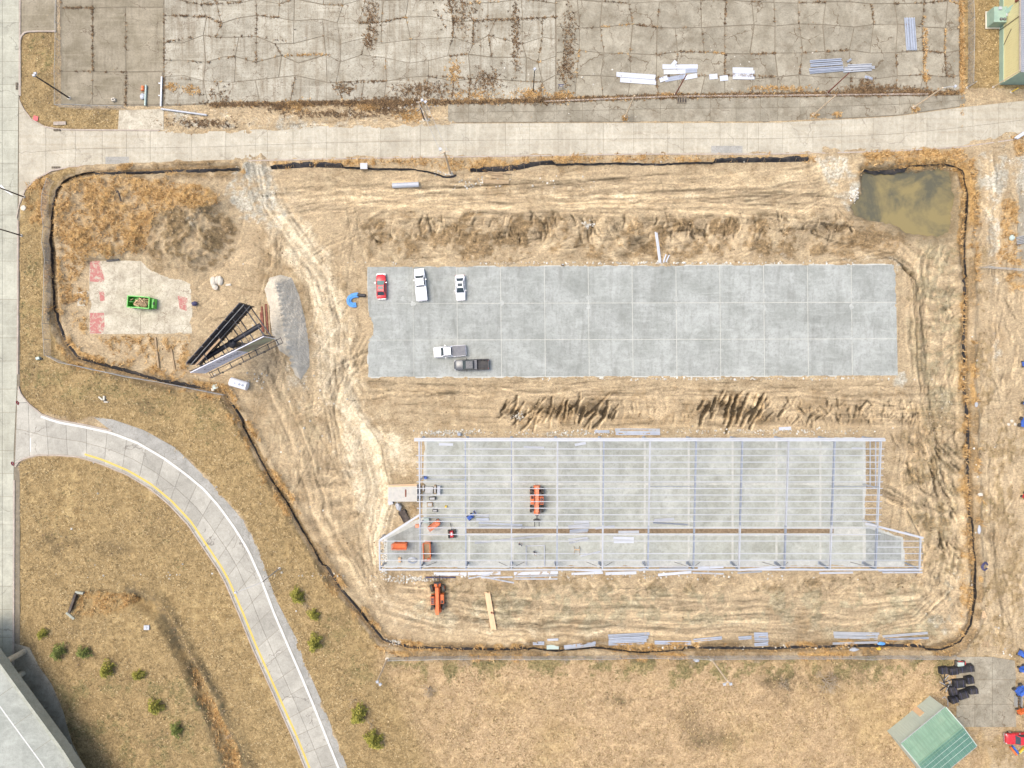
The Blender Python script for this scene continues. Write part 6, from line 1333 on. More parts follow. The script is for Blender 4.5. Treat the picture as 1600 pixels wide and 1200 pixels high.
# site container, mixer and clutter at the west door of the frame
c = G(632.5, 768); c.z = zt(632, 768); t = thing('storage_container', 'grey ribbed storage container with tan timber along its north edge', 'container', c)
mb = MB(); mb.box((c.x, c.y, 1.25), (5.0, 2.65, 2.3)); mb.build('body', MAT['grey_roof'], t)
mb = MB(); mb.box((c.x, c.y, 2.43), (5.1, 2.75, .06)); mb.build('roof', MAT['galv'], t)
for k in range(24): mb = MB(); mb.box((c.x - 2.4 + k * .21, c.y, 2.48), (.07, 2.7, .05)); mb.build('roof_rib', MAT['stone'], t)
mb = MB(); mb.box((c.x + .55, c.y + .1, 2.53), (.22, 1.3, .1)); mb.build('roof_vent', MAT['rust'], t)
for k in range(2): mb = MB(); mb.beam((c.x - 2.5, c.y + 1.25 + .22 * k, 2.55 - .1 * k), (c.x + 2.5, c.y + 1.4 + .22 * k, 2.55 - .1 * k), .16, .08); solo(mb, 'timber_plank', MAT['lumber'], ('inner' if k == 0 else 'outer') + ' tan plank lying along the north edge of the grey container roof', 'plank', (c.x, c.y + 1.4, 2.5), 'planks on the container')
c = GT(627, 796); t = thing('concrete_mixer', 'tow behind mixer with pale drum and dark trailer south of the grey container', 'mixer', c, math.radians(-62))
mb = MB(); mb.blob((-.7, 0, .95), (.75, .5, .5), 3, n=12, m=7); mb.build('drum', MAT['primer'], t, True, world=False)
mb = MB(); mb.box((1.2, 0, .5), (2.2, 1.1, .1)); [mb.beam((.1, s * .55, .65), (2.3, s * .55, .65), .1, .1) for s in (-1, 1)]; mb.build('trailer', MAT['iron'], t, world=False)
for s in (-1, 1): mb = MB(); mb.tube((.6, s * .62 - .1, .3), (.6, s * .62 + .1, .3), .3, 12); mb.build('wheel', MAT['tyre'], t, True, world=False)
mb = MB(); mb.beam((-2.2, .1, .5), (-1.2, 0, .6), .1, .1); mb.build('drawbar', MAT['primer'], t, world=False)
mb = MB(); p = GT(611, 784, .45); mb.box(p, (.9, .9, .7), .3, .9); solo(mb, 'bulk_bag', MAT['primer'], 'white bulk bag at the corner of the grey container', 'bulk bag', p)
for i, (x, y, a, b, h, mt, nm, lab) in enumerate(((662, 762, 3, 12, .5, 'wood', 'timber_trestle', 'narrow timber trestle inside the first column line'), (680.5, 764, 3, 14, .7, 'wood', 'timber_trestle', 'narrow timber trestle beside the white crate on the slab'), (686.5, 765, 5, 14, 1.0, 'primer', 'white_crate', 'white upright crate on the slab near the grey container'), (671, 765, 13, 11, .5, 'galv', 'tool_pallet', 'grey pallet of tools between two timber frames'),
                                                 (676, 778, 11, 5, .6, 'black', 'tool_heap', 'dark heap of tools below the tool pallet'), (672, 788, 9, 7, .35, 'wood', 'plywood_scrap', 'scrap plywood sheet on the slab below the dark tools'), (680, 797, 8, 4, .4, 'black', 'hand_cart', 'small dark and white cart beside the scrap plywood'), (697, 791, 3, 3, .5, 'yellow', 'yellow_jug', 'small yellow jug standing on the framed slab'), (667, 812, 9, 8, .9, 'teal_box', 'pale_skip', 'pale green skip box next to the slanting orange lift'),
                                                 (653, 821, 7, 5, .5, 'orange_pale', 'orange_crate', 'faded orange crate under the first rafter'), (665.5, 746, 4, 4, .9, 'blue', 'blue_barrel', 'blue barrel standing inside the first column line'), (718, 678, 5, 5, .9, 'blue_steel', 'blue_crate', 'blue grey crate outside the north eave'), (625, 874, 4, 8, .4, 'lumber', 'tan_crate', 'small tan crate in the west wing of the frame'), (817, 824, 6, 2, .3, 'black', 'toolbag', 'dark tool bag under the telehandler forks'), (879, 414, 4, 2.5, .4, 'black', 'black_bag', 'small black bag at the top edge of the new slab'))):
    p = G(x, y); z = .125 if nm not in ('black_bag', 'blue_crate') else .13; t = thing(nm, lab, nm.split('_')[-1], (p.x, p.y, z))
    mb = MB(); mb.box((0, 0, h / 2), (a / K, b / K, h), R.uniform(-.1, .1), .94); mb.build('case', MAT[mt], t, world=False)
    mb = MB(); mb.box((0, 0, h + .02), (a / K * .7, b / K * .7, .04)); mb.build('top_board', MAT['galv'] if mt in ('black', 'wood') else MAT[mt], t, world=False)
cd = thing('wire_coil', 'flat tangled coil of wire beside the small tan crate', 'wire coil', G(645, 875)); mb = MB()
for k in range(5): mb.pipe([G(645 + (8 - k) * math.cos(a) * .95, 875 + (5 - k * .5) * math.sin(a), .0) + Vector((0, 0, .18 + .02 * k)) for a in np.linspace(0, 6.28, 18)], .025, 5)
mb.build('loop', MAT['steel'], cd)
mb = MB()
for k in range(3): mb.pipe([GT(1537 + (6.5 - k * .8) * math.cos(a), 884 + (6.5 - k * .8) * math.sin(a), .12 + .05 * k) for a in np.linspace(.6, 6.1, 24)], .09, 6)
solo(mb, 'hose_coil', MAT['hose'], 'dark blue open ring of hose on the dry grass east of the silt fence', 'hose', GT(1537, 884), None, True)

# gravel pile with a sharp crest
gp = [(413, 452), (421, 434), (438, 429), (456, 434), (467, 460), (476, 495), (483, 538), (484, 572), (470, 594), (460, 585), (455, 560), (436, 548), (424, 520), (420, 480)]
ridge = [(441, 447), (446, 470), (450, 500), (456, 535), (462, 572)]
mb = MB(); nx_, ny_ = 64, 130; vs = []; rz = random.Random(4)
for j in range(ny_):
    for i in range(nx_):
        x = 405 + i * 86 / (nx_ - 1); y = 424 + j * 176 / (ny_ - 1); ins = inside(gp, np.array([x]), np.array([y]))[0]
        de = min(abs((x - ax) * (by - ay) - (y - ay) * (bx - ax)) / math.hypot(bx - ax, by - ay) if 0 <= ((x - ax) * (bx - ax) + (y - ay) * (by - ay)) / ((bx - ax) ** 2 + (by - ay) ** 2) <= 1 else min(math.hypot(x - ax, y - ay), math.hypot(x - bx, y - by)) for (ax, ay), (bx, by) in zip(gp, gp[1:] + gp[:1]))
        dr = min(math.hypot(x - (ax + u * (bx - ax)), y - (ay + u * (by - ay))) for (ax, ay), (bx, by) in zip(ridge, ridge[1:]) for u in (0, .25, .5, .75, 1))
        h = 3.6 * de / (de + dr + .01) if ins else -.12 - .02 * de
        if ins: h += .9 * (float(fbm(np.array([x]), np.array([y]), 18, 3, 301)[0]) - .5) * min(1, de / 10)
        p = G(x, y); vs.append((p.x, p.y, zt(x, y) + max(h, -.3) + (rz.uniform(-.07, .07) if ins else 0)))
mb.add(vs, [(j * nx_ + i, (j + 1) * nx_ + i, (j + 1) * nx_ + i + 1, j * nx_ + i + 1) for j in range(ny_ - 1) for i in range(nx_ - 1)])
solo(mb, 'gravel_pile', MAT['gravel_pile'], 'tall pale crushed gravel pile with a sharp crest east of the billboard', 'gravel pile', G(450, 500))

# ================================================================ FENCES
def silt_fence(label, pts, seed):
    rs = random.Random(seed); q = resample(pts, int(sum(math.hypot(b[0] - a[0], b[1] - a[1]) for a, b in zip(pts, pts[1:])) / 5) + 2)
    t = thing('silt_fence', label, 'silt fence', GT(*pts[0]), 0, 'silt fences round the site'); n = len(q); lo_, hi_ = [], []; ph = rs.uniform(0, 9)
    sag = [.5 + .5 * math.sin(i * .21 + ph) * math.sin(i * .057 + 1) for i in range(n)]
    L_, T_, Bk = [], [], []
    for i in range(n):
        d = Vector(q[min(i + 1, n - 1)]) - Vector(q[max(i - 1, 0)]); d.normalize(); s = Vector((d.y, d.x, 0))
        b = GT(*q[i]); bur = max(0, min(1, 4.5 * float(vn(np.array([i * .13 + seed * 50.]), np.array([.5]), 77 + seed)[0]) - .1)); h = (.3 + .55 * sag[i] + rs.uniform(-.1, .1)) * bur - .06 * (1 - bur); lean = (.42 + .5 * (1 - sag[i]) + rs.uniform(-.16, .16)) * (.3 + .7 * bur) * (1 if math.sin(i * .05 + ph) > -.3 else -.6)
        L_.append(b - s * .14 + Vector((0, 0, -.04))); T_.append(b + s * lean * .45 + Vector((0, 0, h))); Bk.append(b + s * lean + Vector((0, 0, h * .35)))
    m = MB(); vs = L_ + T_ + Bk; fs = []
    for i in range(n - 1): fs += [(i, i + 1, n + i + 1, n + i), (n + i, n + i + 1, 2 * n + i + 1, 2 * n + i)]
    m.add(vs, fs); m.build('fabric', MAT['fabric'], t, True)
    for i in range(2, n - 1, 5): mb = MB(); b = L_[i] + Vector((0, 0, -.1)); mb.beam(b, T_[i] + Vector((0, 0, .12)), .05, .05); mb.build('stake', MAT['wood'], t)
silt_fence('long black silt fence wrapping the west, south and east sides of the site', FENCE_A, 1)
silt_fence('short black silt fence between the white utility box and the tall utility pole', FENCE_B, 2)
silt_fence('black silt fence in the orange grass strip along the cross street', FENCE_C, 3)
def chain_link(label, pts, hgt, sp, post_sp, wires=True, seed=0, lean=0.0):
    t = thing('chain_link_fence', label, 'fence', GT(*pts[0]), 0, 'chain link fences')
    Ltot = sum(math.hypot(b[0] - a[0], b[1] - a[1]) for a, b in zip(pts, pts[1:])); q = resample(pts, max(2, int(Ltot / post_sp) + 1)); n = len(q)
    B_ = [GT(*p) for p in q]; rs = random.Random(seed); T_ = [b + Vector((rs.uniform(-.08, .08) - lean, rs.uniform(-.08, .08), hgt)) for b in B_]
    for b, tt in zip(B_, T_): mb = MB(); mb.tube(b + Vector((0, 0, -.1)), tt, .04, 6); mb.build('post', MAT['galv'], t)
    mb = MB()
    for i in range(n - 1): mb.tube(T_[i], T_[i + 1], .03, 5)
    mb.build('top_rail', MAT['galv'], t)
    if wires:
        mb = MB()
        for i in range(n - 1):
            ln = (B_[i + 1] - B_[i]).length; k = max(2, int(ln / sp)); m_ = hgt / ln * k
            for j in range(-int(m_), k + 1):
                for sg in (0, 1):
                    u0, u1 = j / k, (j + m_) / k; v0, v1 = 0, 1
                    if u0 < 0: v0 = -u0 / (u1 - u0); u0 = 0
                    if u1 > 1: v1 = v0 + (1 - v0) * (1 - u0) / (u1 - u0) if u1 > u0 else 1; u1 = 1
                    if sg: u0, u1 = 1 - u0, 1 - u1
                    f = lambda u, v: B_[i].lerp(B_[i + 1], u).lerp(T_[i].lerp(T_[i + 1], u), v)
                    mb.beam(f(u0, v0), f(u1, v1), .014, .014)
        mb.build('wire_mesh', MAT['galv'], t, kind='stuff')
chain_link('tall chain link fence along the dry verge west of the site', [(86, 284), (81, 300), (80, 400), (80, 500), (80, 556)], 1.8, .22, 24, True, 1, .1)
chain_link('chain link fence running from the verge corner towards the billboard', [(80, 557), (86, 563), (200, 588), (330, 612), (352, 617)], 1.5, .25, 24, True, 2)
chain_link('long chain link fence between the site and the south field', [(610, 1027), (640, 1023.5), (900, 1023), (1200, 1023), (1490, 1022.5)], 1.6, .3, 27, True, 3)
chain_link('chain link fence beside the orange weeds east of the cracked lot', [(1512, -40), (1513, 60), (1512, 135)], 1.8, .25, 24, True, 4, .05)
chain_link('low chain link fence at the west edge of the cracked lot', [(93, -40), (92, 60), (92, 167), (196, 169)], 1.2, .3, 24, True, 5)
chain_link('chain link fence crossing the yard road near the pale gate pole', [(1530, 418), (1560, 420), (1600, 424), (1650, 426)], 1.6, .25, 22, True, 6)

# ================================================================ POLES, LAMPS, SIGNS
def pole(label, base, h, r, mat, heads=(), cat='utility pole', group='poles round the site', arm=None, cross=None, name='utility_pole', lean=(0, 0), z=None):
    b = GT(*base)
    if z is not None: b.z = z
    t = thing(name, label, cat, b, 0, group); top = b + Vector((lean[0], lean[1], h))
    mb = MB(); mb.tube(b + Vector((0, 0, -.2)), top, r, 9, r * .7); mb.build('pole', MAT[mat], t, True)
    mb = MB(); mb.blob(b, (r * 2.2, r * 2.2, .22), 3, n=9, m=5); mb.build('footing', MAT['stone'], t)
    if cross:
        d = Vector((math.cos(cross), math.sin(cross), 0)); mb = MB(); mb.beam(top - d * .9 - Vector((0, 0, .4)), top + d * .9 - Vector((0, 0, .4)), .12, .12); cr = mb.build('cross_arm', MAT[mat], t)
        for s in (-.8, 0, .8): mb = MB(); p = top + d * s - Vector((0, 0, .3)); mb.tube(p, p + Vector((0, 0, .22)), .06, 6, .04); mb.build('insulator', MAT['primer'], cr)
    tip = top
    if arm:
        tip = top + Vector((arm[0], arm[1], .3)); mb = MB(); mb.pipe([top - Vector((0, 0, .1)), top + Vector((arm[0] * .5, arm[1] * .5, .25)), tip], .06, 6); mb.build('arm', MAT['galv'] if mat != 'rust' else MAT[mat], t, True)
    for dx, dy in heads:
        mb = MB(); p = tip + Vector((dx, dy, 0)); mb.box((p.x, p.y, p.z), (.5, .42, .22), R.uniform(0, 1), .8)
        if abs(dx) + abs(dy) > .4: mb.beam(tip, p, .07, .07)
        mb.build('lamp_head', MAT['primer'], t)
    return t
pole('brown lamp pole rising from the corner of the grass island', (108, 153), 9.0, .16, 'iron', [(0, 0), (.2, .3)], 'lamp pole', name='lamp_pole')
pole('dark lamp pole on the west verge beside the orange reed corner', (38, 308), 9, .13, 'iron', [(0, 0)], 'lamp pole', name='lamp_pole')
pole('dark lamp pole on the west verge level with the reed bank', (33, 368), 9, .13, 'iron', [(0, 0)], 'lamp pole', name='lamp_pole')
pole('silver street lamp with a long arm over the curved ramp', (437, 888), 8.5, .12, 'galv', [(0, 0)], 'street lamp', None, (-4.3, -1.6), None, 'street_lamp')
pole('wooden pole with a double lamp at the west corner of the south field', (605, 1030), 9.5, .17, 'pole', [(.6, -.35), (.1, .1)], 'utility pole')
pole('wooden pole with twin white lamps on the south fence line', (1111, 1029), 9.0, .18, 'pole', [(-.5, -.5), (.55, -.45)], 'utility pole')
pole('tall wooden utility pole leaning over the orange strip by the white insulator', (704, 271), 11.5, .2, 'pole', [], 'utility pole', cross=.3)
pole('wooden pole at the kerb north of the cross street beside dead weeds', (668, 187), 8.2, .17, 'pole', [(.1, .1), (.7, -.2)], 'utility pole', cross=.2)
pole('short dark post in the dead weeds north of the cross street', (663, 187), 5.5, .13, 'iron', [], 'post', name='steel_post')
pole('tan wooden pole at the kerb left of the red lot pole', (977, 183), 9.2, .16, 'pole')
pole('rusty red pole leaning over the scattered white sheets', (1055, 148), 8.0, .13, 'rust', [], 'lot pole', 'rusty lot poles', name='lot_pole')
pole('rusty pole standing below the blue grey purlins on the lot', (1293, 145), 7.8, .13, 'rust', [], 'lot pole', 'rusty lot poles', name='lot_pole')
pole('thin wooden pole in the walk below the rusty lot pole', (1271, 180), 8.2, .15, 'pole')
pole('wooden pole with a white lamp arm at the northeast bend of the street', (1428, 168), 8.2, .17, 'pole', [(0, 0)], 'utility pole', arm=(1.9, .1))
pole('black lot lamp with a square white head among orange weeds', (833, 143), 8.8, .1, 'black', [(0, 0)], 'lamp pole', name='lamp_pole')
pole('short white post at the corner of the dry yard by the yellow building', (1511, 137), 2.6, .1, 'galv', [], 'post', name='steel_post')
pole('rust streaked pole leaning against the view of the yellow building corner', (1552, 136), 6.4, .1, 'pole', [], 'post', name='steel_post')
pole('yellow bollard beside the yellow building', (1580, 144), 1.7, .12, 'yellow', [], 'bollard', name='bollard')
pole('pale gate pole standing by the yard road east of the pond', (1526, 419), 5.2, .14, 'pole')
mb = MB(); p = G(704, 271, 0); top = p + Vector((0, 0, 11.2)); q = G(668, 187, 0) + Vector((0, 0, 8.0))
for s in (-.6, .6): mb.pipe([top + Vector((s, 0, 0)), (top + q) / 2 + Vector((s, 0, -.5)), q + Vector((s, 0, 0))], .03, 5)
solo(mb, 'overhead_wire', MAT['galv'], 'pair of overhead wires crossing the street between two wooden poles', 'wire', top)
mb = MB(); p = GT(694, 253, 6.5); mb.tube(p, p + Vector((0, 0, .2)), .28, 12); solo(mb, 'wire_bracket', MAT['primer'], 'round white bracket on the tall leaning utility pole', 'bracket', p)
mb = MB(); top = G(1526, 419) + Vector((0, 0, 5.1)); mb.pipe([top, (top + GT(1592, 372, .1)) / 2, GT(1592, 372, .1)], .03, 5); solo(mb, 'guy_wire', MAT['pole'], 'pale guy wire slanting from the gate pole to the east yard', 'wire', top)
# lying pole, white barrier post, green pipe
mb = MB(); mb.tube(GT(253, 171, .25), GT(324, 180.5, .25), .17, 10); solo(mb, 'fallen_pole', MAT['primer'], 'silver pole lying on the dirt at the south edge of the lot', 'pole', GT(253, 171), None, True)
t = thing('barrier_post', 'white hinged barrier post lying along the lot joint', 'barrier', GT(253, 145)); mb = MB(); mb.beam(GT(254, 121, .3), GT(252.5, 167, .3), .22, .2); mb.build('bar', MAT['sheet'], t)
for y in (131, 150): mb = MB(); mb.beam(GT(249, y, .3), GT(254, y + 1, .3), .18, .12); mb.build('hinge', MAT['sheet'], t)
mb = MB(); mb.tube(GT(229.5, 134, .3), GT(228, 166, .3), .17, 10); solo(mb, 'plastic_conduit', MAT['teal_box'], 'pale green pipe lying beside the orange barrel on the dark lot', 'pipe', GT(229, 150), None, True)
c = GT(224.5, 139.5); t = thing('orange_barrel', 'orange traffic barrel tipped on the dark part of the lot', 'barrel', c)
mb = MB(); mb.tube(c + Vector((0, -.4, .3)), c + Vector((0, .45, .3)), .3, 12, .24); mb.build('drum', MAT['orange'], t, True)
for k in (-.15, .2): mb = MB(); mb.tube(c + Vector((0, k - .06, .3)), c + Vector((0, k + .06, .3)), .305 - .05 * (k > 0), 12); mb.build('band', MAT['orange_pale'], t, True)
mb = MB(); mb.blob(GT(223.5, 151, .25), (.5, .6, .3), 4, n=9, m=5); solo(mb, 'white_sack', MAT['primer'], 'slumped white sack between the orange barrel and the lot fence', 'sack', GT(223.5, 151))
c = GT(179, 157); t = thing('wooden_crate', 'small pale crate lying on the dark lot panel', 'crate', c); mb = MB(); mb.box((c.x, c.y, .3), (.6, .55, .45), .3); mb.build('box', MAT['stone'], t); mb = MB(); mb.box((c.x, c.y, .54), (.3, .25, .05), .3); mb.build('hole_cover', MAT['black'], t)
def road_sign(label, base, az, hgt, fm):
    b = GT(*base); t = thing('road_sign', label, 'road sign', b, 0, 'signs at the ramp mouth'); mb = MB(); mb.tube(b, b + Vector((0, 0, hgt + .9)), .035, 6); mb.build('post', MAT['galv'], t)
    d = Vector((math.cos(az), math.sin(az), 0)); s = Vector((-d.y, d.x, 0)); c = b + Vector((0, 0, hgt + .45)) + d * .05
    ring = lambda o, r: [c + d * o + s * (r * math.cos(math.pi / 8 + k * math.pi / 4)) + Vector((0, 0, r * math.sin(math.pi / 8 + k * math.pi / 4))) for k in range(8)]
    mb = MB(); mb.loft([ring(0, .42), ring(.02, .42)]); mb.build('sign_plate', MAT['primer'], t); mb = MB(); mb.loft([ring(.021, .38), ring(.026, .38)]); mb.build('sign_face', MAT[fm], t)
    mb = MB(); mb.beam(c + d * .03 - s * .25, c + d * .03 + s * .25, .02, .1); mb.build('sign_bar', MAT['sheet'], t)
road_sign('red road sign north of the ramp mouth', (42, 629), math.radians(20), 2.0, 'red_sign'); road_sign('red road sign south of the ramp mouth', (35, 722), math.radians(20), 2.0, 'red_sign')
c = GT(876, 138); t = thing('lot_sign', 'small blue sign frame with a white plate at the lot edge', 'sign', c)
for s in (-.4, .4): mb = MB(); mb.beam((c.x + s, c.y, c.z), (c.x + s * .8, c.y, c.z + 1.3), .07, .07); mb.build('leg', MAT['hose'], t)
mb = MB(); mb.beam((c.x - .55, c.y + .1, c.z + 1.3), (c.x + .55, c.y + .1, c.z + 1.3), .1, .1); mb.build('top_bar', MAT['hose'], t); mb = MB(); mb.box((c.x, c.y, c.z + .9), (.5, .06, .5)); mb.build('plate', MAT['sheet'], t)
c = GT(230, 980); t = thing('junction_box', 'white square junction box with a dark mark in the ramp meadow', 'junction box', c); mb = MB(); mb.box((c.x, c.y, c.z + .15), (.95, .8, .3)); mb.build('lid', MAT['primer'], t)
mb = MB(); mb.box((c.x, c.y + .15, c.z + .305), (.3, .06, .012)); mb.box((c.x + .12, c.y + .05, c.z + .305), (.06, .2, .012)); mb.box((c.x, c.y - .1, c.z + .305), (.06, .12, .012)); mb.build('lid_mark', MAT['black'], t)
c = GT(163, 625); t = thing('storm_inlet', 'pale concrete storm inlet with a dark throat in the verge', 'storm inlet', c)
for x, y, a, b, rz_ in ((-.5, .3, .9, .25, -.7), (.1, .35, .3, .8, 0), (.5, -.35, .7, .2, 0)): mb = MB(); mb.box((c.x + x, c.y + y, c.z + .15), (a, b, .35), rz_); mb.build('wing', MAT['stone'], t)
mb = MB(); mb.box((c.x + .2, c.y - .1, c.z + .02), (.55, .6, .12)); mb.build('throat', MAT['black'], t)
t = thing('culvert_headwall', 'dark green stained concrete headwall at the end of the reed ditch', 'headwall', GT(112, 945))
for (p, q), nm in ((((119, 926), (108, 957)), 'wall'), (((104, 957), (116, 967)), 'wing_wall'), (((118, 925), (130, 927)), 'wing_wall')): mb = MB(); a, b = GT(*p), GT(*q); a.z = b.z = -.35; mb.beam(a, b, .4, 1.0); mb.build(nm, MAT['parapet'] if nm != 'wall' else MAT['iron'], t)
c = GT(56, 185); mb = MB(); mb.sheet([(c.x - .5, c.y - .4), (c.x + .4, c.y - .5), (c.x + .5, c.y + .3), (c.x - .3, c.y + .5)], .12); solo(mb, 'litter_bag', MAT['red_sign'], 'crumpled red and white bag on the grass island', 'litter', c)
c = GT(62, 560); t = thing('cable_box', 'small pale cable box at the bend of the verge fence', 'cable box', c); mb = MB(); mb.box((c.x, c.y, c.z + .3), (.6, .45, .6), .3); mb.build('box', MAT['teal_box'], t); mb = MB(); mb.box((c.x + .4, c.y - .1, c.z + .12), (.4, .3, .25), .3); mb.build('base', MAT['black'], t)
mb = MB(); p = GT(38, 325, .1); mb.blob(p, (.5, .55, .15), 2, n=10, m=5); solo(mb, 'meter_lid', MAT['stone'], 'pale round meter lid on the west verge', 'meter lid', p)
c = GT(94, 193); mb = MB(); mb.box((c.x, c.y, .14), (2.2, .6, .1), .03); solo(mb, 'inlet_lid', MAT['kerb'], 'concrete inlet lid at the south edge of the grass island', 'inlet lid', (c.x, c.y, .1))

# ================================================================ OVERPASS
ov = thing('overpass', 'concrete highway overpass cutting the lower west corner', 'bridge', G(30, 1120)); HD = 5.2
edge = [(-40, 968), (0, 1025), (50, 1094), (100, 1162), (127, 1203), (175, 1275), (230, 1360)]
E = [G(x, y, HD) for x, y in edge]; nn = Vector((-.82, -.57, 0))
def deck_strip(name, o0, o1, z0, z1, mat): mb = MB(); mb.ribbon([e + nn * o1 for e in E], [e + nn * o0 for e in E], HD + z1, z1 - z0); return mb.build(name, mat, ov)
deck_strip('deck', .1, 30, -1.0, 0, MAT['deck']); deck_strip('girder', .5, 1.0, -1.6, -1.0, MAT['parapet']); pa = deck_strip('parapet', 0, .38, -1.0, .85, MAT['parapet']); deck_strip('parapet_cap', -.04, .5, .85, .93, MAT['parapet'])
deck_strip('white_edge_line', 5.0, 5.2, .001, .006, MAT['white_line']); deck_strip('yellow_edge_line', 14.6, 14.8, .001, .006, MAT['yellow_line'])
for k in range(5):
    a = G(-20 + 30 * k, 1075 + 42 * k, HD); 
    if k in (1, 3, 4): mb = MB(); d = Vector((.57, -.82, 0)); a = a + nn * 4; mb.beam(a + Vector((0, 0, .006)), a + d * 2.6 + Vector((0, 0, .006)), .16, .006); mb.build('lane_dash', MAT['white_line'] if k != 1 else MAT['joint'], ov)
for i in range(7): mb = MB(); a = E[1] + (E[5] - E[1]) * (i / 6) + nn * .9; mb.beam(a + Vector((0, 0, .004)), a + nn * 4 + Vector((0, 0, .004)), .05, .006); mb.build('deck_joint', MAT['joint'], ov)
for x, y, r in ((38, 1018, .5), (36, 1052, .5)): mb = MB(); p = G(x, y); p.z = 0; mb.tube(p, p + Vector((0, 0, 4.15)), r, 14); mb.build('column', MAT['old_slab'], ov, True)
mb = MB(); a, b = G(105, 1164), G(60, 1200); mb.beam(a + Vector((0, 0, 1.8)), b + Vector((0, 0, 1.8)), .6, 3.6); mb.build('abutment', MAT['parapet'], ov)
mb = MB(); mb.prism([P2(*p) for p in [(104, 1162), (112, 1163), (130, 1205), (160, 1290), (120, 1290)]], 0, 1.2); mb.build('wing_wall', MAT['old_slab'], ov)
mb = MB(); a = E[4]; mb.tube(a + Vector((-.2, 0, .5)), a + Vector((-.2, -2.6, .6)), .09, 6); mb.build('drain_pipe', MAT['galv'], ov)

# ================================================================ BUILDINGS
yb = thing('yellow_building', 'yellow clad industrial building with grey ribbed roof in the northeast corner', 'building', G(1585, 60)); HY = 5.2
x0, y0 = G(1562, 132).x, G(1562, 132).y
mb = MB(); mb.prism([(x0, y0), (x0 + 30, y0), (x0 + 30, y0 + 28), (x0, y0 + 28)], 0, HY); mb.build('wall', MAT['yellow_wall'], yb)
for k in range(60): mb = MB(); mb.box((x0 - .03, y0 + .35 + k * .42, 1.5 + HY / 2 - .75), (.05, .12, HY - 1.6)); mb.build('cladding_rib', MAT['yellow_wall'], yb)
mb = MB(); mb.prism([(x0 - .15, y0 - .2), (x0 + 30, y0 - .2), (x0 + 30, y0 + 28), (x0 - .15, y0 + 28)], HY, HY + .15); mb.build('roof', MAT['grey_roof'], yb)
for k in range(60): mb = MB(); mb.box((x0 + 1.0, y0 + .1 + k * .35, HY + .19), (2.4, .12, .08)); mb.build('roof_rib', MAT['grey_roof'], yb)
mb = MB(); mb.box((x0 - .2, y0 + 14, HY - .05), (.2, 28, .2)); mb.build('gutter', MAT['kerb'], yb); mb = MB(); mb.box((x0 + 15, y0 - .04, HY / 2), (30, .06, HY - .1)); mb.build('gable_wall', MAT['green_metal'], yb); mb = MB(); mb.box((x0 - .04, y0 + 14, .5), (.1, 28, 1.0)); mb.build('plinth', MAT['green_metal'], yb)
mb = MB(); mb.tube((x0 - .12, y0 + 9.6, 0), (x0 - .12, y0 + 9.6, HY), .06, 6); mb.tube((x0 - .12, y0 + 6.5, 1.2), (x0 - .12, y0 + 8.4, 3.0), .05, 6); mb.build('conduit', MAT['iron'], yb)
for yy, zz, mt in ((y0 + 11.4, 1.8, 'primer'), (y0 + 12.6, 4.4, 'rust')): mb = MB(); mb.box((x0 - .18, yy, zz), (.3, .5, .6)); mb.build('wall_box', MAT[mt], yb)
c = G(1552, 32); ac = thing('air_conditioner', 'pale green rooftop style air conditioner with two fans beside the yellow wall', 'air conditioner', (c.x - .2, c.y, .1)); mb = MB(); mb.box((0, 0, 1.0), (2.2, 2.7, 1.9)); mb.build('case', MAT['green_metal'], ac, world=False)
for x in (.15, .75):
    mb = MB(); mb.tube((x, -.85, 1.95), (x, -.85, 2.0), .28, 14); f = mb.build('fan_guard', MAT['black'], ac, world=False); mb = MB(); mb.box((x, -.85, 2.02), (.5, .06, .02)); mb.box((x, -.85, 2.02), (.06, .5, .02)); mb.build('fan_blade', MAT['galv'], f, world=False)
mb = MB(); mb.box((-.1, 1.0, 2.05), (.5, .5, .25)); mb.build('hood', MAT['primer'], ac, world=False); mb = MB(); mb.box((0, 0, .03), (2.6, 3.1, .1)); mb.build('pad', MAT['stone'], ac, world=False)
mb = MB(); mb.box((1.6, .9, 1.4), (1.2, 1.2, .8)); mb.beam((1.1, .5, 1.5), (2.3, 1.1, 4.3), .8, .7); mb.build('duct', MAT['green_metal'], ac, world=False)
sh = thing('green_roofed_shed', 'metal shed with a green gable roof and pale wall on the southeast side', 'shed', G(1455, 1140)); HE, HR = 4.6, 5.5
N0, Wc, Ec = (1478, 1105), (1408, 1163), (1526, 1165)                        # eave corners as seen
def lerp2(a, b, t): return (a[0] + (b[0] - a[0]) * t, a[1] + (b[1] - a[1]) * t)
Sc = (Wc[0] + Ec[0] - N0[0], Wc[1] + Ec[1] - N0[1]); tt = .45
foot = [G(*p, HE) for p in (N0, Ec, Sc, Wc)]; cen = sum(foot, Vector()) / 4; wl = [(cen + (f - cen) * .985) for f in foot]; mb = MB(); mb.prism([(p.x, p.y) for p in wl], 0, HE - .02); mb.build('wall', MAT['roof_pale'], sh)
e0, e1 = wl[0].copy(), wl[3].copy(); e0.z = e1.z = 0; wd = (e1 - e0).normalized(); wn = Vector((wd.y, -wd.x, 0)); wn = wn if wn.dot(Vector((-1, 1, 0))) > 0 else -wn; wlen = (e1 - e0).length
for k in range(22): mb = MB(); p = e0 + wd * (wlen * (k + .5) / 22) + wn * .015; mb.beam(p + Vector((0, 0, .1)), p + Vector((0, 0, HE - .1)), .06, .05); mb.build('wall_rib', MAT['roof_pale'], sh)
mb = MB(); p = e0 + wd * wlen * .36 + wn * .05; mb.beam(p + Vector((0, 0, .1)), p + Vector((0, 0, 2.4)), 1.05, .06, wn); mb.build('door', MAT['lumber'], sh)
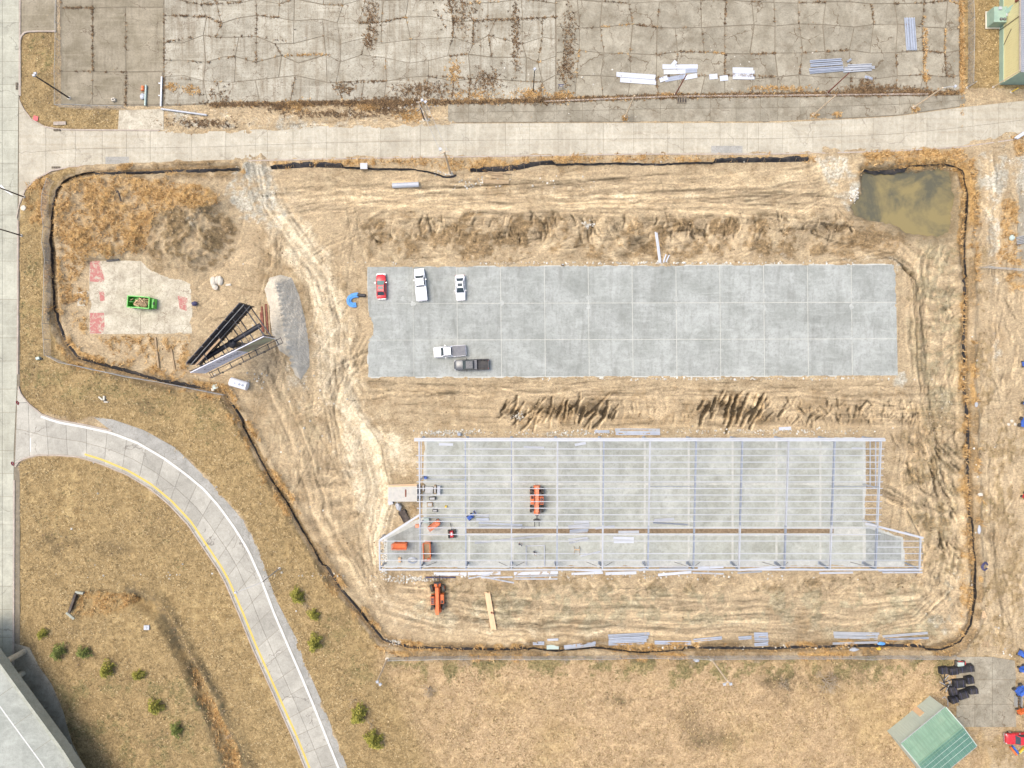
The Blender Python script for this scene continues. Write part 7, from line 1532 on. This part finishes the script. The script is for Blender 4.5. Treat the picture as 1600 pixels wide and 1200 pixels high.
def roof_pt(u, v):
    """u along the ridge, v from the north eave (0) over the ridge (tt) to the south eave (1)"""
    a, b = foot[0].lerp(foot[1], v), foot[3].lerp(foot[2], v); p = a.lerp(b, u); p.z = HE + (HR - HE) * (v / tt if v < tt else (1 - v) / (1 - tt)); return p
nS = 16
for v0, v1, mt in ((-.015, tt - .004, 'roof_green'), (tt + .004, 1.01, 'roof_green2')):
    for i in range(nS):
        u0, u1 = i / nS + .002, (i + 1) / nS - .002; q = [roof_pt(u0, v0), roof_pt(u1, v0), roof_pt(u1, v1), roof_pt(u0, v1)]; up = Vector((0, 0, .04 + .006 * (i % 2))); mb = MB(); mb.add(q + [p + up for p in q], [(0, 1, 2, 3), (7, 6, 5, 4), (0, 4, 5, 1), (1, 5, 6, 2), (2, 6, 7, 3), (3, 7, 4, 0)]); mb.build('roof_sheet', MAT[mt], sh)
for v in (.17, .32, .60, .72, .85): mb = MB(); up = Vector((0, 0, .06)); mb.beam(roof_pt(.02, v) + up, roof_pt(.98, v) + up, .05, .03); mb.build('lap_seam', MAT['roof_green'] if v < .4 else MAT['roof_pale'], sh)
for v, w in ((tt - .012, .2), (tt + .05, .08)): mb = MB(); up = Vector((0, 0, .08)); mb.beam(roof_pt(0, v) + up, roof_pt(1, v) + up, w, .05); mb.build('ridge_cap', MAT['roof_green'], sh)
for u in (0, 1): mb = MB(); up = Vector((0, 0, .06)); mb.beam(roof_pt(u, 0) + up, roof_pt(u, tt) + up, .14, .06); mb.beam(roof_pt(u, tt) + up, roof_pt(u, 1) + up, .14, .06); mb.build('verge_trim', MAT['roof_pale'], sh)
for v in (-.02, 1.015): mb = MB(); mb.tube(roof_pt(.01, v), roof_pt(.99, v), .07, 6); mb.build('gutter', MAT['galv'], sh)

# ================================================================ EAST YARD CLUTTER
for i, (x, y, a, b, rz_, lab) in enumerate(((1471.5, 1045.5, 13, 11, .1, 'black wrapped bale framed by pale strips at the west end of the row'), (1486, 1046, 15, 11, .12, 'black wrapped bale in the middle of the upper row'), (1503.5, 1042, 27, 10, .12, 'long black wrapped bale at the east end of the upper row'), (1496, 1066, 19, 13, .08, 'large black wrapped bale in the middle of the block'),
                                         (1511, 1060, 12, 11, .18, 'black wrapped bale at the northeast corner of the block'), (1515, 1076, 15, 9, .1, 'black wrapped bale at the east side of the block'), (1486, 1077, 13, 14, .3, 'black wrapped bale at the west side of the block'), (1500.5, 1083, 17, 12, .3, 'black wrapped bale at the south side of the block'), (1486, 1090, 12, 9, .35, 'smallest black wrapped bale at the southwest corner of the block'))):
    p = G(x, y); t = thing('black_bale', lab, 'wrapped bale', (p.x, p.y, .05), rz_, 'black wrapped bales on the yard apron'); hh = .75 + .2 * (i % 3)
    mb = MB(); mb.box((0, 0, hh / 2), (a / K, b / K, hh), 0, .9); mb.build('bale', MAT['fabric'], t, world=False)
    for k in (-.25, .25): mb = MB(); mb.box((k * a / K, 0, hh * .51), (.05, b / K * .98, hh * 1.02), 0, .93); mb.build('strap', MAT['hose'], t, world=False)
t = thing('red_cart', 'dark red cart with a pale tray above the row of black bales', 'cart', G(1497, 1036)); c = G(1497, 1035.5)
mb = MB(); mb.box((c.x, c.y, .7), (1.1, .7, .25)); mb.build('tray', MAT['teal_box'], t); mb = MB(); mb.box((c.x + .2, c.y - .05, .45), (1.6, .95, .2)); mb.build('bed', MAT['red_sign'], t)
for sx in (-.5, .7): mb = MB(); mb.tube((c.x + sx, c.y - .5, .3), (c.x + sx, c.y + .5, .3), .3, 12); mb.build('wheel', MAT['tyre'], t)
rr = random.Random(9)
for i in range(9): x, y, a = rr.uniform(1470, 1486), rr.uniform(1056, 1076), rr.uniform(0, 3); mb = MB(); d = Vector((math.cos(a), math.sin(a), 0)) * rr.uniform(.5, 1.2); p = GT(x, y, .25); mb.beam(p - d, p + d, .12, .08); solo(mb, 'scrap_bar', MAT['galv'] if i % 2 else MAT['black'], ('grey' if i % 2 else 'black') + ' scrap bar in the loose heap west of the bale block', 'scrap', p, 'scrap bars by the black bales')
mb = MB(); mb.pipe([GT(1471, 1090, .2), GT(1474, 1087, .3), GT(1479, 1093, .3), GT(1480, 1103, .15)], .06, 6); solo(mb, 'pale_hose', MAT['primer'], 'pale bent hose between the shed roof and the bales', 'hose', GT(1474, 1087), None, True)
for i, (x, y, rz_, s, lab) in enumerate(((1600, 568, .2, .7, 'blue boom lift half out of view beside the dry east strip'), (1601, 628, 1.0, .7, 'blue boom lift half out of view above the pale stones'), (1597, 660, 1.3, .95, 'blue boom lift with its arm raised beside pale stones on the east strip'), (1594, 1020, -.5, .8, 'blue and white boom lift at the top of the apron edge'), (1595, 1043, .4, .7, 'blue boom lift with a dark basket at the apron edge'), (1590, 1076, .6, 1.0, 'large blue boom lift parked on the apron corner'))): boom_lift(lab, G(x, y), rz_, 'blue', max(zt(x, y), .0) + .05, s, 'blue lifts at the east edge')
boom_lift('small orange lift beside the wire rack on the apron', G(1592, 1109), .3, 'orange', .05, .7, None); boom_lift('red lift half out of view on the dry east strip', G(1599, 774), .9, 'red', zt(1599, 774) + .05, .6, None)
t = thing('wire_rack', 'grey slatted rack beside the large blue lift', 'rack', G(1588, 1094)); c = G(1588, 1094)
for k in range(7): mb = MB(); mb.beam((c.x - .45, c.y - .8 + k * .26, .5), (c.x + .45, c.y - .8 + k * .26, .5), .08, .08); mb.build('slat', MAT['iron'], t)
for s in (-1, 1): mb = MB(); mb.beam((c.x + s * .45, c.y - .9, .45), (c.x + s * .45, c.y + .9, .45), .06, .8); mb.build('side', MAT['galv'], t)
t = thing('coloured_sawhorse', 'folded blue and yellow trestle in the corner below the red pickup', 'trestle', GT(1588, 1172)); c = GT(1588, 1172)
for (a, b), mt in ((((-.9, .9), (.2, -.5)), 'blue'), (((.1, -.5), (1.5, .8)), 'yellow'), (((.3, -.4), (1.6, .6)), 'green_metal'), (((-1.3, .7), (-.2, -.7)), 'orange')): mb = MB(); mb.beam((c.x + a[0], c.y + a[1], c.z + .35), (c.x + b[0], c.y + b[1], c.z + .35), .28, .3); mb.build('beam', MAT[mt], t)
def pallet(label, x, y, rz_, mt):
    t = thing('wooden_pallet', label, 'pallet', GT(x, y), rz_, 'wooden pallets on the east strip')
    for k in range(5): mb = MB(); mb.box((0, -.5 + k * .25, .14), (1.0, .14, .03)); mb.build('slat', MAT[mt], t, world=False)
    for s in (-.42, 0, .42): mb = MB(); mb.box((s, 0, .07), (.09, 1.15, .1)); mb.build('runner', MAT[mt], t, world=False)
pallet('orange tinted pallet leaning in the grass east of the silt fence corner', 1535, 960, .3, 'lumber'); pallet('pale grey pallet lying above the yard apron', 1540.5, 1007, math.pi / 2, 'wood')
for i, (x, y) in enumerate(((1581, 658), (1586, 663), (1575, 663))): mb = MB(); p = GT(x, y, .1); mb.blob(p, (.3, .28, .2), i, n=8, m=5); solo(mb, 'pale_stone', MAT['stone'], f'{ORD[i]} pale stone beside the blue lift with raised arm', 'stone', p, 'pale stones by the blue lift')
for x, y, a, b, mt, nm, lab in ((1528, 772, .55, .35, 'stone', 'pale_rock', 'pale rock east of the silt fence at the wide mud fan'), (1527, 827, .3, .8, 'primer', 'plastic_litter', 'white plastic litter on the fence line east of the frame'), (1522, 632, .3, .5, 'primer', 'white_bucket', 'small white bucket east of the silt fence'), (1333, 1014, .9, .4, 'primer', 'white_bag', 'white bag beside the south silt fence'), (1375, 1004, .7, .35, 'blue_pipe', 'blue_rag', 'blue rag beside the very long purlins'), (1373, 1013, .5, .35, 'yellow', 'yellow_bag', 'yellow bag in the fence ditch at the southeast'), (1580, 372, .5, .55, 'teal_box', 'cabinet_box', 'pale square cabinet on the orange weeds east of the yard road'), (1088, 1031, .6, .35, 'primer', 'white_bottle', 'white jug beside the twin lamp pole')):
    p = GT(x, y, .15); mb = MB(); mb.blob(p, (a, b, .25), int(x), n=9, m=5); solo(mb, nm, MAT[mt], lab, nm.split('_')[-1], p)
t = thing('twin_gutter', 'pair of white gutter lengths on the orange weeds at the east street corner', 'gutter', GT(1588, 214))
for k in (0, 1): mb = MB(); mb.beam(GT(1583 + k * 3, 217 + k, .3), GT(1597 + k * 3, 208 + k, .3), .3, .15); mb.build('length', MAT['sheet'], t)
for k in range(5): mb = MB(); mb.tube(GT(1586, 372 + k * 2.5, .2 + .05 * k), GT(1625, 362 + k * 3, .2 + .05 * k), .1, 6); solo(mb, 'steel_tube', MAT['galv'], f'{ORD[k]} from the top of the grey tubes lying at the east edge', 'tube', GT(1590, 372 + k * 2), 'grey tubes at the east edge')
# ================================================================ PLANTS
def leaf_material(name, c1, c2, c3):
    m, N, L, B = nodes_of(name); a = N.new('ShaderNodeAttribute'); a.attribute_name = 'tint'; P = world_pos(N)
    c = mixc(N, L, c1, c2, span(N, L, a.outputs['Fac'], 0, .6)); c = mixc(N, L, c, c3, span(N, L, a.outputs['Fac'], .6, 1)); c = mixc(N, L, c, span(N, L, noise(N, L, P, .8, 3, .6), .3, .7, .8, 1.2), 1.0, 'MULTIPLY')
    L.new(c, B.inputs['Base Color']); B.inputs['Roughness'].default_value = .8; B.inputs['Specular IOR Level'].default_value = .2
    return m
def tri_mesh(name, V, T, mat):
    """V (n,3) triangle soup vertices, T (n,) tint"""
    me = bpy.data.meshes.new(name); n = len(V); me.vertices.add(n); me.vertices.foreach_set('co', V.astype(np.float32).ravel()); me.loops.add(n); me.loops.foreach_set('vertex_index', np.arange(n, dtype=np.int32))
    me.polygons.add(n // 3); me.polygons.foreach_set('loop_start', np.arange(0, n, 3, dtype=np.int32)); me.update(calc_edges=True)
    at = me.attributes.new('tint', 'FLOAT', 'POINT'); at.data.foreach_set('value', T.astype(np.float32)); me.materials.append(mat); return me
def tufts(name, label, P, size, hgt, mat, blades=6, width=.10, spread=1.0):
    """P (n,3) feet of the tufts -> a sward of leaning blades, ONE object of kind stuff"""
    n = len(P); a = NR.uniform(0, 2 * np.pi, (n, blades)); r = size * NR.uniform(.5, 1.25, (n, blades)); h = hgt * NR.uniform(.4, 1.2, (n, blades)); w = width * NR.uniform(.6, 1.4, (n, blades))
    dx, dy = np.cos(a), np.sin(a); b = P[:, None, :] + np.stack([dx, dy, 0 * dx], 2) * (size * .15)
    p0 = b + np.stack([-dy * w, dx * w, 0 * w], 2); p1 = b + np.stack([dy * w, -dx * w, 0 * w], 2); p2 = b + np.stack([dx * r * spread, dy * r * spread, h], 2)
    V = np.stack([p0, p1, p2], 2).reshape(-1, 3); t = np.clip(NR.uniform(0, 1, (n, 1)) + NR.uniform(-.25, .25, (n, blades)), 0, 1); T = np.repeat(t.reshape(-1), 3)
    o = bpy.data.objects.new(name, tri_mesh(name, V, T, mat)); COL.objects.link(o); return tag(o, label, kind='stuff')
def ground_pts(px, py, up=0.0):
    i = np.clip(np.searchsorted(GX, px) - 1, 0, NXg - 2); j = np.clip(np.searchsorted(GY, py) - 1, 0, NYg - 2)
    return np.stack([(px - 800) / K, (600 - py) / K, Z[j, i] + up], 1), i, j
def by_mask(n, ch, power=1.0, lo=0.15):
    px = NR.uniform(-60, 1660, n); py = NR.uniform(-60, 1260, n); P, i, j = ground_pts(px, py); m = M[ch][j, i]; k = NR.uniform(0, 1, n) < np.where(m > lo, m, 0) ** power
    return P[k], px[k], py[k]
LEAF = {'straw': leaf_material('straw_blades', (.16, .11, .05), (.39, .285, .135), (.60, .46, .25)), 'reed': leaf_material('orange_reed_blades', (.26, .145, .05), (.52, .32, .125), (.66, .46, .22)),
        'olive': leaf_material('olive_blades', (.075, .08, .03), (.17, .16, .065), (.30, .26, .12)), 'brown': leaf_material('dead_weed_blades', (.085, .055, .032), (.20, .125, .065), (.37, .25, .13)),
        'juniper': leaf_material('juniper_sprays', (.11, .12, .025), (.31, .28, .05), (.50, .44, .10)), 'juniper2': leaf_material('green_juniper_sprays', (.07, .10, .03), (.19, .21, .05), (.36, .35, .11))}
pts, px, py = by_mask(150000, 'grass', 1, .4)
g = np.array([M['green'][min(np.searchsorted(GY, b), NYg - 1), min(np.searchsorted(GX, a), NXg - 1)] for a, b in zip(px[:1], py[:1])])
i_ = np.clip(np.searchsorted(GX, px), 0, NXg - 1); j_ = np.clip(np.searchsorted(GY, py), 0, NYg - 1); gm = M['green'][j_, i_] > NR.uniform(.1, .9, len(px)); keep = (MN[j_, i_] + .3 * (NR.uniform(0, 1, len(px)) - .5)) > .42
tufts('dry_grass', 'short dry straw coloured grass on the verges and fields', pts[~gm & keep], .26, .16, LEAF['straw'], 4, .05)
tufts('green_grass', 'thin olive grass patches among the dry grass', pts[gm & keep], .26, .14, LEAF['olive'], 4, .05)
pts, px, py = by_mask(330000, 'reed', 1.2, .3)
tufts('orange_reeds', 'tall orange dead reed grass in banks round the site', pts, .42, .5, LEAF['reed'], 5, .055, 1.2)
pts, px, py = by_mask(26000, 'mud', 2, .5)
tufts('site_weeds', 'sparse dead weeds on the churned soil', pts[::4], .22, .15, LEAF['brown'], 4, .04)
# weeds in the lot's joints and along its edge
W_, O_ = [], []
def weed_line(a, b, dens, spread, dst):
    n = max(1, int(math.hypot(b[0] - a[0], b[1] - a[1]) * dens))
    for _ in range(n): u = R.random(); dst.append((a[0] + (b[0] - a[0]) * u + R.gauss(0, spread), a[1] + (b[1] - a[1]) * u + R.gauss(0, spread)))
for a, b in CRACKS: weed_line(a, b, R.choice([.05, .12, .25, .5]), .6, W_ if R.random() < .9 else O_)
lote = [(330, 164), (500, 162), (700, 160), (850, 157), (1000, 152), (1200, 148), (1495, 145)]
for a, b in zip(lote, lote[1:]): weed_line(a, b, 2.6, 1.8, W_); weed_line(a, b, .35, 2.2, O_)
for cx, cy, rx, ry, n, dst in ((460, 165, 16, 7, 130, 'o'), (440, 168, 20, 6, 110, 'w'), (610, 160, 50, 8, 420, 'w'), (610, 172, 40, 6, 160, 'w'), (575, 168, 16, 4, 90, 'o'), (645, 182, 22, 7, 150, 'o'), (660, 140, 40, 10, 260, 'w'), (540, 140, 14, 6, 70, 'w'), (710, 115, 10, 16, 90, 'o'), (580, 30, 10, 26, 130, 'w'), (576, 62, 8, 14, 70, 'w'), (720, 20, 30, 30, 200, 'w'), (760, 125, 22, 18, 160, 'w'),
                             (890, 60, 10, 40, 150, 'w'), (885, 110, 12, 22, 120, 'w'), (830, 148, 14, 9, 150, 'o'), (880, 150, 14, 7, 110, 'o'), (845, 158, 30, 5, 120, 'w'), (805, 60, 6, 60, 160, 'w'), (1350, 143, 26, 6, 260, 'w'), (1355, 130, 12, 7, 60, 'w'), (1430, 143, 18, 5, 110, 'w'), (1445, 122, 4, 5, 40, 'o'), (1445, 80, 3, 40, 90, 'o'), (1272, 181, 5, 3, 30, 'o'), (1308, 179, 6, 3, 30, 'o'), (1430, 170, 6, 4, 40, 'o'), (977, 185, 4, 3, 30, 'o'), (300, 140, 12, 6, 50, 'o'), (268, 136, 8, 5, 40, 'o'), (340, 150, 20, 12, 50, 'w'), (740, 150, 40, 8, 120, 'o'),
                             (1048, 149, 14, 3, 60, 'o'), (1220, 138, 40, 3, 90, 'o'), (1502, 60, 3, 80, 320, 'o'), (1380, 138, 40, 4, 140, 'w'), (500, 178, 60, 5, 120, 'w'), (320, 192, 40, 6, 140, 'w'), (560, 180, 50, 5, 60, 'w')):
    for _ in range(n): (O_ if dst == 'o' else W_).append((R.gauss(cx, rx * .6), R.gauss(cy, ry * .6)))
for nm, lab, lst, mt in (('dead_weeds', 'dead brown weeds in the cracks of the abandoned lot', W_, 'brown'), ('orange_weeds', 'orange dead weeds along the lot edge and poles', O_, 'reed')):
    a = np.array(lst); P, i, j = ground_pts(a[:, 0], a[:, 1], .03); P[:, 2] = np.maximum(P[:, 2], .03); tufts(nm, lab, P, .3, .25, LEAF[mt], 6, .05)
# clods and stones
def stones(name, label, P, r0, r1, mat):
    n = len(P); base = np.array([(1, 0, 0), (0, 1, 0), (-1, 0, 0), (0, -1, 0), (0, 0, .8), (0, 0, -.6)], float); F = np.array([(0, 1, 4), (1, 2, 4), (2, 3, 4), (3, 0, 4)]); r = NR.uniform(r0, r1, (n, 1, 1)) * NR.uniform(.7, 1.3, (n, 6, 1)); a = NR.uniform(0, 6.28, n)
    B = base[None] * r; co, si = np.cos(a)[:, None], np.sin(a)[:, None]; B = np.stack([B[..., 0] * co - B[..., 1] * si, B[..., 0] * si + B[..., 1] * co, B[..., 2]], 2) + P[:, None, :]
    V = B[:, F].reshape(-1, 3); T = np.repeat(NR.uniform(0, 1, n), 12); o = bpy.data.objects.new(name, tri_mesh(name, V, T, mat)); COL.objects.link(o); tag(o, label, kind='stuff')
clod_m = leaf_material('clay_clods', (.13, .085, .045), (.27, .19, .105), (.42, .32, .19)); pale_m = leaf_material('pale_rubble', (.40, .36, .28), (.56, .52, .43), (.72, .70, .62))
pts, px, py = by_mask(90000, 'mud', 2, .35); stones('soil_clods', 'loose clods on the churned soil', pts, .06, .2, clod_m)
pts, px, py = by_mask(60000, 'grav', 1, .2); stones('gravel_stones', 'loose pale gravel by the gates and slabs', pts, .04, .12, pale_m)
L_ = []
for cx, cy, rx, ry, n in ((1334, 304, 5, 10, 160), (920, 352, 10, 5, 40), (810, 650, 8, 5, 40), (740, 285, 40, 10, 40), (690, 272, 20, 6, 20), (880, 285, 60, 10, 16), (615, 1003, 12, 5, 60), (700, 676, 50, 4, 160), (900, 676, 100, 4, 120), (1200, 674, 140, 4, 140), (600, 870, 6, 30, 120), (640, 905, 40, 5, 120), (1010, 255, 120, 3, 14), (1180, 1012, 200, 4, 40), (760, 135, 300, 60, 40), (1200, 110, 200, 40, 24), (300, 780, 260, 160, 26), (640, 170, 60, 8, 20), (800, 900, 500, 6, 160), (400, 595, 26, 14, 16), (1520, 700, 8, 300, 20), (1560, 1010, 30, 60, 16), (480, 640, 120, 120, 40), (1130, 592, 260, 2, 120), (1000, 411, 300, 2, 160)):
    for _ in range(n): L_.append((R.gauss(cx, rx * .55), R.gauss(cy, ry * .55)))
a = np.array(L_); P, i, j = ground_pts(a[:, 0], a[:, 1], .06); stones('pale_litter', 'scattered pale rubble and litter', P, .06, .24, pale_m)

# shrubs: layered sprays round a trunk
def shrub_mesh(seed, mat, rad, hgt, n=800):
    rs = np.random.default_rng(seed); th = rs.uniform(0, 2 * np.pi, n); v = rs.uniform(0, 1, n) ** .8; lobes = .9 + .32 * np.sin(th * 2 + seed) + .28 * np.sin(th * 5 + 2 * seed); r = rad * lobes * (1 - v) ** .62 * rs.uniform(.55, 1.05, n); z = hgt * (.08 + .9 * v) + rs.normal(0, .08, n)
    c = np.stack([r * np.cos(th), r * np.sin(th), z], 1); m = 3; a = rs.uniform(0, 6.28, (n, m)); s = rs.uniform(.10, .26, (n, m)) * rad / 1.4; d = np.stack([np.cos(a), np.sin(a), rs.uniform(-.2, .8, (n, m))], 2) * s[..., None]; w = np.stack([-np.sin(a), np.cos(a), 0 * a], 2) * s[..., None] * .3
    V = np.stack([c[:, None] - w, c[:, None] + w, c[:, None] + d], 2).reshape(-1, 3); T = np.repeat(np.repeat(np.clip(rs.uniform(0, .8, n) + .3 * v * rs.uniform(-.5, 1, n), 0, 1), m), 3); return tri_mesh('crown', V, T, mat)
VAR = [(shrub_mesh(s, LEAF['juniper'], 1.4, 2.2), 'y') for s in (1, 2, 3)] + [(shrub_mesh(s, LEAF['juniper2'], 1.4, 1.7, 600), 'g') for s in (4, 5)]
for i, (x, y, r, v, lab) in enumerate(((467, 929, 14, 0, 'yellow green juniper at the north end of the row beside the ramp'), (492, 959, 11, 1, 'small yellow juniper second in the row beside the ramp'), (494, 1001, 15, 2, 'round yellow green juniper third in the row beside the ramp'), (562, 1112, 17, 0, 'big yellow green juniper beside the dead brush west of the south field'), (586, 1152, 17, 2, 'big green juniper at the south end below the dead brush'),
                                   (70, 988, 10, 1, 'small yellow green bush west of the reed ditch'), (95, 1016, 15, 3, 'dark green spreading bush near the overpass'), (134, 1018, 13, 4, 'mid green bush east of the dark bush near the overpass'), (171, 1043, 14, 1, 'yellow bush in the middle of the ramp meadow'), (219, 1053, 11, 0, 'small yellow bush beside pale twigs in the ramp meadow'), (246, 1101, 14, 2, 'bright yellow green bush in the lower ramp meadow'), (278, 1138, 13, 4, 'green bush beside the lower reed ditch'))):
    t = thing('juniper_bush', lab, 'bush', GT(x, y), R.uniform(0, 6), 'junipers in the dry grass'); k = r / K / 1.5; t.scale = (k, k, k)
    o = bpy.data.objects.new('crown', VAR[v][0]); COL.objects.link(o); o.parent = t
    mb = MB(); mb.tube((0, 0, -.1), (.05, .02, 1.6), .09, 6, .03); [mb.tube((0, 0, .3), (.7 * math.cos(q), .7 * math.sin(q), .9), .035, 5, .015) for q in (0.3, 1.9, 3.4, 5.0)]; mb.build('trunk', MAT['bark'], t, world=False)
# leafless trees and brush
def bare_tree(label, x, y, hgt, rad, seed, name='bare_tree', up=.6):
    rs = random.Random(seed); t = thing(name, label, 'bare tree' if name == 'bare_tree' else 'brush', GT(x, y), 0, 'leafless trees and brush'); tr = MB(); cr = MB()
    def grow(p, d, ln, r, lev):
        q = p + d * ln; (tr if lev == 0 else cr).tube(p, q, r, 5 if lev < 2 else 3, r * .65)
        if lev >= 4 or ln < .12: return
        for _ in range(4 if lev < 2 else 3):
            nd = (d + Vector((rs.uniform(-1, 1), rs.uniform(-1, 1), rs.uniform(-.5, .5))) * (.95 if lev else 1.1)); nd.z *= up; nd.normalize(); grow(p + d * ln * rs.uniform(.6, 1), nd, ln * rs.uniform(.55, .85), r * .55, lev + 1)
    grow(Vector((0, 0, -.1)), Vector((rs.uniform(-.2, .2), rs.uniform(-.2, .2), 1)).normalized(), hgt * .3, .09 * hgt / 4, 0)
    for _ in range(3): d = Vector((rs.uniform(-1, 1), rs.uniform(-1, 1), .5)).normalized(); grow(Vector((0, 0, .1)), d, rad * .5, .05 * hgt / 4, 1)
    tr.build('trunk', MAT['bark'], t, world=False); cr.build('crown', MAT['twig'], t, world=False)
bare_tree('large pale leafless tree in the east half of the south field', 1284, 1062, 5.5, 2.6, 2); bare_tree('small pale leafless tree west of the large one in the south field', 1222, 1068, 3.2, 1.6, 3); bare_tree('grey leafless bush in the west end of the south field', 672, 1072, 3.4, 1.8, 4); bare_tree('leafless bush against the south fence under the purple dirt', 725, 1030, 2.6, 1.6, 5)
bare_tree('pale broken branch lying against the south chain link fence', 682, 1028, 1.4, 1.5, 6, 'fallen_branch', .2); bare_tree('dead twig brush above the big yellow juniper', 552, 1095, 1.4, 1.1, 7, 'dead_brush', .5); bare_tree('dead twig brush between the two big junipers', 580, 1130, 1.4, 1.0, 8, 'dead_brush', .5); bare_tree('dead twig brush beside the small juniper in the ramp row', 482, 945, 1.3, 1.1, 9, 'dead_brush', .5); bare_tree('pale twig brush in the lower reed ditch', 358, 1148, 1.6, 1.2, 10, 'dead_brush', .6)
for i, (x, y) in enumerate(((935, 1030), (1080, 1032), (1178, 1028), (880, 1028), (1420, 1026))): bare_tree(('orange twig brush on the south fence beside the leaning purlins', 'orange twig brush on the south fence west of the twin lamp pole', 'pale twig brush on the south fence east of the twin lamp pole', 'small twig brush on the south fence below the greenish bundle', 'twig brush on the south fence at the southeast corner')[i], x, y, 1.5, 1.0, 20 + i, 'fence_brush', .5)
bare_tree('tangled pale brush at the foot of the gravel pile', 428, 570, 1.0, 1.0, 31, 'dead_brush', .3)
